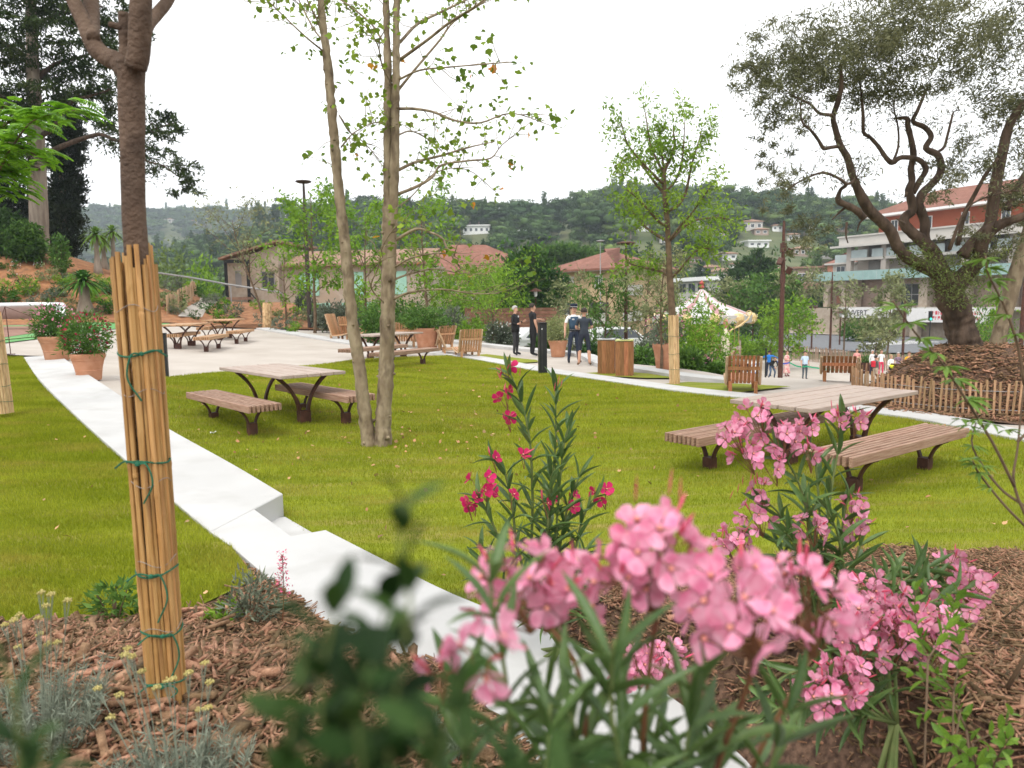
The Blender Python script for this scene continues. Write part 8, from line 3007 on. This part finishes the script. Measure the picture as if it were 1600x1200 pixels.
# ------------------------------------------------------------------ things on the plaza
# green and blue ribbon held across the plaza
m_rib = M('ribbon_green', (0.03, 0.33, 0.17), rough=.6)
p0, p1, p2 = P_at(1210, 590, 47.3), P_at(1257, 593.5, 45.8), P_at(1345, 588, 47.3)
t = thing('ribbon', 'thin green and blue ribbon held across the plaza before the man in light blue', 'ribbon', p0)
a, b, c = (Vector(x) - Vector(p0) for x in (p0, p1, p2))
def rib(a, b, hz0, hz1, mat, nm):
    V, F = [], []
    for i in range(11):
        f = i / 10
        q = a.lerp(b, f)
        z = q.z + hz0 + (hz1 - hz0) * f - .12 * math.sin(PI * f)
        V += [(q.x, q.y - .25, z), (q.x, q.y - .25, z + .09)]
    for i in range(10):
        F.append((2 * i, 2 * i + 2, 2 * i + 3, 2 * i + 1))
    MB().add(V, F).obj(nm, [mat], t)
rib(a, a.lerp(b, .45), 1.05, 1.0, M('ribbon_blue', (.03, .08, .45), rough=.6), 'blue_ribbon')
rib(a.lerp(b, .45), b, 1.0, .82, m_rib, 'green_ribbon')
rib(b, c, .82, .4, m_rib, 'green_ribbon')

# white information panel, loudspeaker, posts
p = P_at(1177, 563, 46)
t = thing('info_panel', 'white display panel with blue print, behind the dark lounge chair', 'panel', p, math.radians(14))
MB().box(-.56, .56, -.03, .03, .05, 1.16).obj('board', [m_white], t)
bl_ = M('blue_print', (0.06, 0.22, 0.55), rough=.6)
MB().box(-.15, .24, -.034, -.031, .28, .50).obj('print', [bl_], t)
mb = MB()
for k in range(8):                      # a line of print too small to read
    mb.box(-.02 + k * .066, .026 + k * .066, -.034, -.031, .97, 1.06 - .02 * (k % 3 == 1))
mb.obj('print', [bl_], t)
for x in (-.4, .4):
    MB().box(x - .03, x + .03, .031, .25, -.05, .06).obj('foot', [m_black], t)
p = P_at(1169, 564, 45.3)
t = thing('loudspeaker', 'black loudspeaker on a thin stand in front of the white panel', 'loudspeaker', p, 0)
MB().box(-.17, .17, -.15, .15, .62, 1.12).obj('cabinet', [m_black], t, bevel=.02)
MB().tube([(0, 0, 0), (0, 0, .62)], .02, 6).tube([(0, 0, .25), (-.25, -.1, 0)], .012, 5).tube([(0, 0, .25), (.25, -.1, 0)], .012, 5).tube([(0, 0, .25), (0, .25, 0)], .012, 5).obj('stand', [m_black], t)
for (px, py, d, hh, lab) in ((1115, 572, 44, 1.6, 'dark green thin post left of the dark box row'), (1196, 590, 43, 2.2, 'dark thin post just left of the person bending'), (1154, 565, 48, 1.2, 'short dark post left of the white panel')):
    p = P_at(px, py, d)
    t = thing('post', lab, 'post', p)
    MB().lathe([(.05, -.2), (.05, hh), (.02, hh + .04)], 8).obj('shaft', [m_black], t)
    MB().lathe([(.09, 0), (.09, .03), (.05, .035)], 8).obj('base', [m_black], t)
# black covered tables in front of the carousel
for i, (px, lab) in enumerate(((1117, 'left black covered stall table in front of the carousel'), (1132, 'middle black covered stall table in front of the carousel'), (1147, 'right black covered stall table, next to the white panel'))):
    p = P_at(px, 562 + i, 49)
    t = thing('stall_table', lab, 'table', p, .12, 'black covered stall tables')
    MB().box(-.36, .36, -.3, .3, .68, .72).obj('top', [m_black], t)
    mb = MB()
    pts = []
    for k in range(41):
        f = k / 40 * 4
        s_, u = int(f) % 4, f - int(f)
        cx_, cy_ = [(-.37 + .74 * u, -.31), (.37, -.31 + .62 * u), (.37 - .74 * u, .31), (-.37, .31 - .62 * u)][s_]
        w_ = .02 * math.sin(k * 1.9)
        pts.append((cx_, cy_, w_))
    V = [(x * (1 + w_), y * (1 + w_), 0) for x, y, w_ in pts] + [(x, y, .70) for x, y, w_ in pts]
    mb.add(V, [(k, k + 1, 42 + k, 41 + k) for k in range(40)])
    mb.obj('cloth', [cloth(BLK)], t)
p = P_at(1216, 589, 43)
t = thing('blue_bag', 'small blue bag on the ground at the foot of the mast', 'bag', (p[0] - .05, p[1], p[2]))
MB().lathe([(.14, 0), (.17, .12), (.15, .28), (.06, .33)], 12, 0, (0, 0, 0), .6).tube([(-.07, 0, .3), (-.05, 0, .45), (.05, 0, .45), (.07, 0, .3)], .012, 6).obj('bag_body', [cloth((.02, .06, .35))], t, True)
# rust steel planter with a small bush
p = P_at(1352, 583, 49.2)
t = thing('steel_planter', 'rust brown steel planter behind the woman in pink print', 'planter', p, .2)
mb = MB()
mb.add([(-.5, -.35, 0), (.5, -.35, 0), (.5, .35, 0), (-.5, .35, 0), (-.65, -.45, .75), (.65, -.45, .75), (.65, .45, .75), (-.65, .45, .75)], [(0, 1, 5, 4), (1, 2, 6, 5), (2, 3, 7, 6), (3, 0, 4, 7), (3, 2, 1, 0)])
mb.obj('trough', [m_rust], t)
MB().box(-.6, .6, -.4, .4, .66, .70).obj('soil', [m_soil], t)
shrub('potted_shrub', 'small bush growing in the rust brown steel planter', (p[0], p[1], p[2] + .7), .5, .3, l_mid, 600, .16, .06)
# paling fence by the road
picket_fence('grey brown paling fence between the plaza and the road', [tuple(at_ground(x, y, d))[:2] for x, y, d in ((1238, 560, 60), (1262, 560, 59), (1300, 565, 56), (1340, 570, 52), (1400, 575, 50), (1440, 580, 48), (1500, 580, 47))], 1.15, .16, None, M('grey_picket', (.25, .17, .12), (.36, .26, .19), 8, .85, objrand=.3, stretch=(9, 9, 1)), True, .09)

# ------------------------------------------------------------------ carousel
p = P_at(1095, 570, 55)
zg_ = h(p[0], p[1])
t = thing('carousel', 'fairground carousel with a white and pink striped conical roof and gilded figures', 'carousel', (p[0], p[1], zg_))
za = atd(1095, 452, 55)[2] - zg_
zeave = atd(1095, 492, 55)[2] - zg_
Rr = 3.6
m_cw, m_cp = M('canvas_white', (.52, .505, .49), rough=.8), M('canvas_pink', (.40, .22, .22), rough=.8)
for k in range(24):
    a0, a1 = 2 * PI * k / 24, 2 * PI * (k + 1) / 24
    V = []
    for r, z in ((.12, za), (Rr * .35, za - (za - zeave) * .5), (Rr, zeave)):
        V += [(r * math.cos(a0), r * math.sin(a0), z), (r * math.cos(a1), r * math.sin(a1), z)]
    MB().add(V, [(0, 2, 3, 1), (2, 4, 5, 3)]).obj('roof_panel', [m_cp if k % 3 == 0 else m_cw], t)
m_gold = M('gilded', (.55, .38, .16), (.70, .55, .30), 6, .45)
mb = MB()
for k in range(12):
    a = 2 * PI * k / 12
    x, y = Rr * math.cos(a), Rr * math.sin(a)
    mb.lathe([(.0, -.42), (.25, -.36), (.42, -.1), (.42, .1), (.28, .34), (0, .42)], 12, 0, (x, y, zeave - .25), 1)
mb.obj('cornice_medallions', [m_gold], t)['kind'] = 'stuff'
mb = MB()
for k in range(60):
    a = 2 * PI * k / 60
    mb.lathe([(0, -.05), (.05, 0), (0, .05)], 6, 0, (Rr * 1.1 * math.cos(a), Rr * 1.1 * math.sin(a), zeave - .25 + .22 * math.sin(k * 1.26)))
mb.obj('bulbs', [M('bulb', (.85, .75, .5), rough=.4)], t)['kind'] = 'stuff'
MB().lathe([(Rr * 1.04, zeave - .55), (Rr * 1.06, zeave), (Rr, zeave + .02)], 36).obj('cornice', [m_cw], t)
MB().lathe([(Rr * 1.02, 0), (Rr * 1.02, .35), (0, .35)], 36).obj('platform', [m_terra], t)
MB().lathe([(1.0, .35), (1.0, zeave)], 18).obj('core', [m_gold], t)
MB().lathe([(.05, za), (.2, za + .15), (.12, za + .3), (.22, za + .45), (0, za + .7)], 10).obj('finial', [M('finial_red', (.35, .06, .05), rough=.6)], t)
pole_me = MB().lathe([(.03, .35), (.03, zeave)], 6).mesh('pole', m_gold)
hb = MB()
hb.lathe([(0, -.5), (.16, -.42), (.2, 0), (.17, .35), (.05, .48)], 10)
hs_ = MB()
Mh = Matrix.Rotation(PI / 2, 4, 'Y')
hs_.add([Mh @ Vector(v) for v in hb.v], hb.f)
hs_.tube([(.38, 0, .05), (.58, 0, .35), (.62, 0, .5)], [.14, .1, .09], 8).tube([(.60, 0, .52), (.78, 0, .42), (.86, 0, .36)], [.09, .07, .05], 8)
for x in (-.35, .32):
    for y in (-.1, .1):
        hs_.tube([(x, y, -.1), (x + .08, y, -.35), (x - .02, y, -.62)], [.06, .045, .035], 6)
hs_.tube([(-.48, 0, .05), (-.62, 0, -.05), (-.66, 0, -.35)], [.05, .06, .02], 6)
horse_me = hs_.mesh('horse', [M('horse_white', (.68, .62, .55), (.55, .30, .2), 3, .5)], True)
for k in range(10):
    a = 2 * PI * k / 10 + .2
    x, y = 2.7 * math.cos(a), 2.7 * math.sin(a)
    link('pole', pole_me, t, (x, y, 0))
    link('horse', horse_me, t, (x, y, 1.25 + .25 * math.sin(k * 2.3)), a + PI / 2)
# tall pale figure at its right front
p2 = atd(1133, 560, 51)
zf = h(p2[0], p2[1])
t = thing('draped_figure', 'tall cream draped figure with a gilded scroll at the right front of the carousel', 'statue', (p2[0], p2[1], zf))
hf = atd(1133, 497, 51)[2] - zf
m_crm = M('cream_cloth', (.62, .53, .40), (.70, .62, .50), 5, .8)
MB().lathe([(.36, .0), (.34, .5), (.27, hf * .45), (.32, hf * .62), (.26, hf * .72), (.12, hf * .78), (.10, hf * .82)], 18, 0, (0, 0, 0), .8).obj('robe', [m_crm], t, True)
MB().lathe([(.0, hf * .80), (.15, hf * .85), (.17, hf * .91), (.12, hf * .98), (0, hf)], 14).obj('head', [M('mask', (.45, .2, .14), rough=.6)], t, True)
mb = MB()
for (x, z, r) in ((.55, .9, .28), (.95, .93, .33), (1.35, 1.0, .26), (1.6, 1.08, .18)):
    n = 18
    for k in range(n):
        a = 2 * PI * k / n
        mb.lathe([(0, -.045), (.045, 0), (0, .045)], 6, 0, (x + r * math.cos(a), 0, hf * z + r * math.sin(a)))
mb.tube([(.1, 0, hf * .72), (.5, 0, hf * .80), (1.0, 0, hf * .86), (1.5, 0, hf * .96), (1.75, 0, hf * 1.08)], [.05, .06, .07, .06, .03], 8)
mb.obj('gilded_scroll', [m_gold], t, True)


# ------------------------------------------------------------------ vehicles
def car(name, label, loc, rz, L, W_, Hh, paint, van=False):
    t = thing(name, label, 'van' if van else 'car', loc, rz)
    hw = W_ / 2
    if van:
        prof = [(-L / 2, .35), (-L / 2 + .02, 1.0), (-L / 2 + .12, Hh - .08), (-L / 2 + .3, Hh), (L * .16, Hh), (L * .30, Hh * .64), (L / 2 - .1, Hh * .52), (L / 2, Hh * .42), (L / 2, .35)]
        g0 = [(-L / 2 + .55, Hh * .60), (-L / 2 + .62, Hh * .92), (L * .13, Hh * .92), (L * .25, Hh * .60)]
    else:
        prof = [(-L / 2, .35), (-L / 2 + .02, .85), (-L / 2 + .3, .95), (-L * .25, Hh), (L * .12, Hh), (L * .28, .95), (L / 2 - .1, .8), (L / 2, .6), (L / 2, .35)]
        g0 = [(-L * .33, .95), (-L * .22, Hh * .95), (L * .10, Hh * .95), (L * .24, .95)]
    n = len(prof)
    mb = MB()
    V = []
    for s in (-1, 1):
        for x, z in prof:
            tk = 1 - .16 * max(z - .95, 0) / max(Hh - .95, .1)
            V.append((x, s * hw * tk, z))
    F = [tuple(range(n)), tuple(range(2 * n - 1, n - 1, -1))] + [(i, n + i, n + (i + 1) % n, (i + 1) % n) for i in range(n)]
    mb.add(V, F)
    mb.obj('body', [paint], t, bevel=.05)
    for s in (-1, 1):
        V = []
        for x, z in g0:
            tk = 1 - .16 * max(z - .95, 0) / max(Hh - .95, .1)
            V += [(x, s * (hw * tk + .012), z)]
        MB().add(V, [(0, 1, 2, 3)]).obj('side_window', [m_glass], t)
    x0 = -L / 2 - .012
    MB().add([(x0 + .05, -hw * .75, 1.05 if van else .98), (x0 + .05, hw * .75, 1.05 if van else .98), (x0 + .15, hw * .7, Hh - .2), (x0 + .15, -hw * .7, Hh - .2)], [(0, 1, 2, 3)]).obj('rear_window', [m_glass], t)
    MB().box(-L / 2 - .08, -L / 2 + .1, -hw, hw, .30, .56).obj('bumper', [m_grey], t, bevel=.03)
    for s in (-1, 1):
        MB().box(-L / 2 - .03, -L / 2 + .05, s * hw * .96 - .09, s * hw * .96 + .02, .75, 1.05).obj('tail_light', [M('tail_light_red', (.45, .03, .02), rough=.3)], t)
        for x in (-L * .31, L * .31):
            o = MB().lathe([(0, -.1), (.2, -.11), (.31, -.09), (.32, 0), (.31, .09), (.2, .11), (0, .1)], 20).obj('wheel', [m_black], t, True)
            o.rotation_euler = (PI / 2, 0, 0)
            o.location = (x, s * (hw - .08), .32)
            MB().lathe([(0, -.115), (.17, -.118), (.19, -.1)], 14).obj('rim', [m_steel], o)
    MB().box(-L / 2 - .085, -L / 2 - .08, -.26, .26, .62, .73).obj('number_plate', [m_white], t)
    return t


pv = at_ground(1275, 516, 106)
car('silver_van', 'silver people carrier parked at the road, seen from behind', (pv.x, pv.y, pv.z + .03), math.radians(128), 4.3, 1.8, 1.82, M('silver_paint', (.42, .43, .44), rough=.3, metal=.3, spec=.5), True)
pv = at_ground(1163, 492, 118)
car('parked_car', 'white car parked far behind the carousel', (pv.x, pv.y, pv.z + .03), math.radians(35), 4.1, 1.75, 1.45, M('white_car_paint', (.62, .63, .63), rough=.25, spec=.5))
pv = at_ground(1576, 600, 36)
car('white_van', 'white van behind the people at the right edge', (pv.x + .6, pv.y, pv.z + .02), math.radians(150), 4.6, 1.9, 2.0, M('white_van_paint', (.66, .66, .66), rough=.3, spec=.5), True)
for (px, d, lab) in ((838 + 12, 37, 'white car roof just visible behind the man in black'), (962, 36, 'white car partly hidden behind saplings near the litter bins')):
    p = atd(px, 516, d)
    car('parked_car', lab, (p[0], p[1], p[2] - 1.3), math.radians(20), 4.1, 1.75, 1.45, M('white_car_paint', (.66, .67, .67), rough=.25, spec=.5))
# traffic light by the apartments
p = at_ground(1453, 512, 80)
zt = atd(1453, 486, 80)[2]
t = thing('traffic_light', 'traffic light showing green in front of the red printed banner', 'traffic light', tuple(p))
MB().lathe([(.06, -.1), (.05, zt - p.z)], 8).obj('pole', [m_black], t)
o = MB().box(-.17, .17, -.12, .12, zt - p.z - 1.05, zt - p.z).obj('housing', [m_black], t)
m_em = M('green_signal', (.02, .5, .35))
m_em.node_tree.nodes['Principled BSDF'].inputs['Emission Color'].default_value = (.05, .9, .6, 1)
m_em.node_tree.nodes['Principled BSDF'].inputs['Emission Strength'].default_value = 1.2
q = MB().lathe([(.13, 0), (.10, .04), (0, .06)], 14).obj('signal', [m_em], t)
q.rotation_euler = (PI / 2, 0, 0)
q.location = (0, -.125, zt - p.z - .85)

# ------------------------------------------------------------------ slide and the small wire stand at the far left
pa = at_ground(-40, 500, 30)
za_, zb_ = atd(40, 472, 30)[2], atd(40, 498, 30)[2]
x0, x1 = atd(-90, 485, 30)[0], atd(92, 485, 30)[0]
t = thing('steel_slide', 'low polished steel slide trough at the foot of the bank', 'slide', (x0, 30.2, zb_))
hh = za_ - zb_
mb = MB()
V, F = [], []
n = 14
for i, xx in enumerate((0, (x1 - x0) * .5, x1 - x0 - .5, x1 - x0 - .18, x1 - x0)):
    cut = [0, 0, 0, .12, .45][i]
    for k in range(n + 1):
        a = PI * k / n
        r = hh
        zz = (1 - math.sin(a)) * hh * .95 if k <= n / 2 else (1 - math.sin(a)) * hh * .95
        V.append((xx - cut * .25 * (1 - math.sin(a)), -.45 * math.cos(a) * (-1), zz * (1 - cut * .35) + .02))
for i in range(4):
    for k in range(n):
        b0 = i * (n + 1) + k
        F.append((b0, b0 + 1, b0 + n + 2, b0 + n + 1))
mb.add(V, F)
o = mb.obj('trough', [m_steel], t, True)
sol = o.modifiers.new('thickness', 'SOLIDIFY')
sol.thickness = .03
p = g(17, 554)
t = thing('wire_stand', 'thin rusty guy post with two stay wires at the far end of the white wall', 'post', tuple(p))
hz_ = atd(12, 479, p.y)[2] - p.z
w_ = MB().tube([(0, 0, 0), (-.04, 0, hz_)], .012, 6).tube([(-.04, 0, hz_), (1.35, .5, hz_ * .45)], .008, 5).tube([(-.04, 0, hz_), (-.7, .2, 0)], .008, 5)
w_.obj('post_and_wires', [m_rust], t)
MB().box(-.09, .09, -.05, .05, 0, .02).obj('foot', [m_rust], t)
MB().box(-.09, .09, -.05, .05, 0, .02)
# litter on the lawn
p = g(328, 680)
mb = MB()
rr = random.Random(2)
V = []
for i in range(4):
    for k in range(4):
        V.append((i * .025 + rr.uniform(-.008, .008), k * .02 + rr.uniform(-.008, .008), .02 + rr.uniform(0, .035)))
mb.add(V, [(i * 4 + k, i * 4 + k + 1, i * 4 + k + 5, i * 4 + k + 4) for i in range(3) for k in range(3)])
tag(mb.obj('paper_tissue', [m_white], loc=(p.x, p.y, p.z)), 'small crumpled white tissue on the lawn below the left bench', 'tissue')
# ------------------------------------------------------------------ grass blades, chips, fallen leaves
def blades(name, poly, hf, n, ymax, hgt, wd, lo=0.0):
    P = []
    poly = [p[:2] for p in poly]
    x0, x1 = min(p[0] for p in poly), max(p[0] for p in poly)
    y0, y1 = max(min(p[1] for p in poly), 2.5), min(max(p[1] for p in poly), ymax)
    got = 0
    while got < n:
        m = 400000
        y = y0 * (y1 / y0) ** R.random(m)          # denser where it is near
        x = R.uniform(x0, x1, m)
        a = x / y
        k = (a > -.80) & (a < .80) & (R.random(m) < 1.0)
        Q = np.stack([x[k], y[k]], 1)
        Q = Q[inpoly(Q, poly)]
        P.append(Q)
        got += len(Q)
        if len(Q) == 0:
            break
    P = np.concatenate(P)[:n]
    n = len(P)
    z = hf(P[:, 0], P[:, 1]) + lo
    far = np.clip(P[:, 1] / 7, .8, 2.6)
    a = R.uniform(0, 6.283, n)
    h_ = hgt * R.uniform(.5, 1.25, n) * np.clip(far, 1, 1.35)
    ln = R.normal(0, .5, n) * h_
    la = R.uniform(0, 6.283, n)
    w2 = wd * far * .5
    V = np.empty((n, 3, 3), np.float32)
    V[:, 0] = np.stack([P[:, 0] - np.cos(a) * w2, P[:, 1] - np.sin(a) * w2, z], 1)
    V[:, 1] = np.stack([P[:, 0] + np.cos(a) * w2, P[:, 1] + np.sin(a) * w2, z], 1)
    V[:, 2] = np.stack([P[:, 0] + np.cos(la) * ln, P[:, 1] + np.sin(la) * ln, z + h_], 1)
    o = link(name, npmesh(name, V.reshape(-1, 3), np.arange(n * 3).reshape(-1, 3), m_blade))
    o['kind'] = 'stuff'
    return o


blades('grass', lawn_poly, H, 480000, 28, .034, .0048, .008)
blades('grass', left_lawn_poly, HLs, 240000, 24, .036, .0048, 0)

def chips(name, poly, hf, n, L, W, xr, yr, lift=.012):
    poly = [p[:2] for p in poly]
    P = np.stack([R.uniform(*xr, n * 3), R.uniform(*yr, n * 3)], 1)
    P = P[inpoly(P, poly)]
    a_ = P[:, 0] / np.maximum(P[:, 1], .2)
    P = P[(a_ > -.95) & (a_ < .95) & (P[:, 1] > .9)][:n]
    n = len(P)
    z = hf(P[:, 0], P[:, 1])
    a = R.uniform(0, 6.283, n)
    tl = R.normal(0, .28, n)
    l = L * np.exp(R.normal(0, .5, n)) * .5
    wv = np.minimum(W * np.exp(R.normal(0, .45, n)), l) * .5
    th = wv * R.uniform(.35, .7, n)
    d = np.stack([np.cos(a) * np.cos(tl), np.sin(a) * np.cos(tl), np.sin(tl)], 1)
    rl_ = R.normal(0, .45, n)
    s = np.stack([-np.sin(a), np.cos(a), np.zeros(n)], 1)
    up_ = np.cross(d, s)
    s2 = s * np.cos(rl_)[:, None] + up_ * np.sin(rl_)[:, None]
    u2 = np.cross(d, s2)
    c = np.stack([P[:, 0], P[:, 1], z + lift * R.uniform(-.2, 1.4, n)], 1)
    V = np.empty((n, 8, 3), np.float32)
    i = 0
    for sx in (-1, 1):
        for sy in (-1, 1):
            for sz in (-1, 1):
                tp = 1.0 if sx < 0 else .62
                V[:, i] = c + d * (sx * l)[:, None] + s2 * (sy * wv * tp)[:, None] + u2 * (sz * th)[:, None]
                i += 1
    Fq = np.array([(0, 1, 3, 2), (4, 6, 7, 5), (0, 4, 5, 1), (2, 3, 7, 6), (0, 2, 6, 4), (1, 5, 7, 3)])
    F = (Fq[None] + (np.arange(n) * 8)[:, None, None]).reshape(-1, 4)
    o = link(name, npmesh(name, V.reshape(-1, 3), F, m_chip))
    o['kind'] = 'stuff'
    return o


chips('bark_chips', mulch_left_poly, HML, 22000, .062, .0085, (-3.6, .8), (1.0, 5.0))
chips('bark_chips', mulch_right_poly, HMR, 34000, .052, .0072, (.3, 6), (1.2, 6.0))
chips('bark_chips', mulch_left_poly, HML, 900, .10, .026, (-3.6, .8), (1.0, 4.8), .02)
# shreds on the olive mound
n = 9000
rr_ = 2.35 * np.sqrt(R.random(n))
aa_ = R.uniform(0, 6.283, n)
Pm = np.stack([MC.x + rr_ * np.cos(aa_), MC.y + rr_ * np.sin(aa_)], 1)
ml = [(MC.x + 2.4 * math.cos(a), MC.y + 2.4 * math.sin(a)) for a in np.linspace(0, 2 * PI, 40, endpoint=False)]
chips('bark_chips', ml, lambda x, y: zc + mound_z(np.hypot(x - MC.x, y - MC.y)), 9000, .11, .018, (MC.x - 2.4, MC.x + 2.4), (MC.y - 2.4, MC.y + 2.4), .03)
# fallen leaves on the lawn
Q = np.stack([R.uniform(-6, 7, 1600), R.uniform(4.5, 20, 1600)], 1)
Q = Q[inpoly(Q, [p[:2] for p in lawn_poly])]
Q1 = Q[:230]
near_tree = np.stack([R.normal(-1.9, 1.6, 260), R.normal(9.6, 1.6, 260)], 1)
near_tree = near_tree[inpoly(near_tree, [p[:2] for p in lawn_poly])][:90]
Q = np.concatenate([Q1, near_tree])
P = np.column_stack([Q, H(Q[:, 0], Q[:, 1]) + .045])
V, F = leaves(P, .055, .045, 'lobed', 2.0, 0)
o = link('fallen_leaves', npmesh('fallen_leaves', V, F, M('dry_leaf', (.32, .17, .07), (.45, .28, .13), 3, .8, island=.5, coords='Position')))
o['kind'] = 'stuff'
Q = np.stack([R.uniform(-12, -1, 700), R.uniform(4, 16, 700)], 1)
Q = Q[inpoly(Q, [p[:2] for p in left_lawn_poly])][:70]
P = np.column_stack([Q, HLs(Q[:, 0], Q[:, 1]) + .04])
V, F = leaves(P, .05, .04, 'lobed', 2.0, 0)
o = link('fallen_leaves', npmesh('fallen_leaves', V, F, bpy.data.materials['dry_leaf']))
o['kind'] = 'stuff'

# ------------------------------------------------------------------ air
hz_m = bpy.data.materials.new('air')
hz_m.use_nodes = True
N = hz_m.node_tree.nodes
N.remove(N['Principled BSDF'])
pv_ = N.new('ShaderNodeVolumePrincipled')
pv_.inputs['Color'].default_value = (0.80, 0.90, 1.0, 1)
pv_.inputs['Density'].default_value = 0.00032
hz_m.node_tree.links.new(pv_.outputs[0], N['Material Output'].inputs['Volume'])
o = MB().box(-2650, 2650, -350, 2700, -9, 190).obj('haze', [hz_m])
o['kind'] = 'stuff'
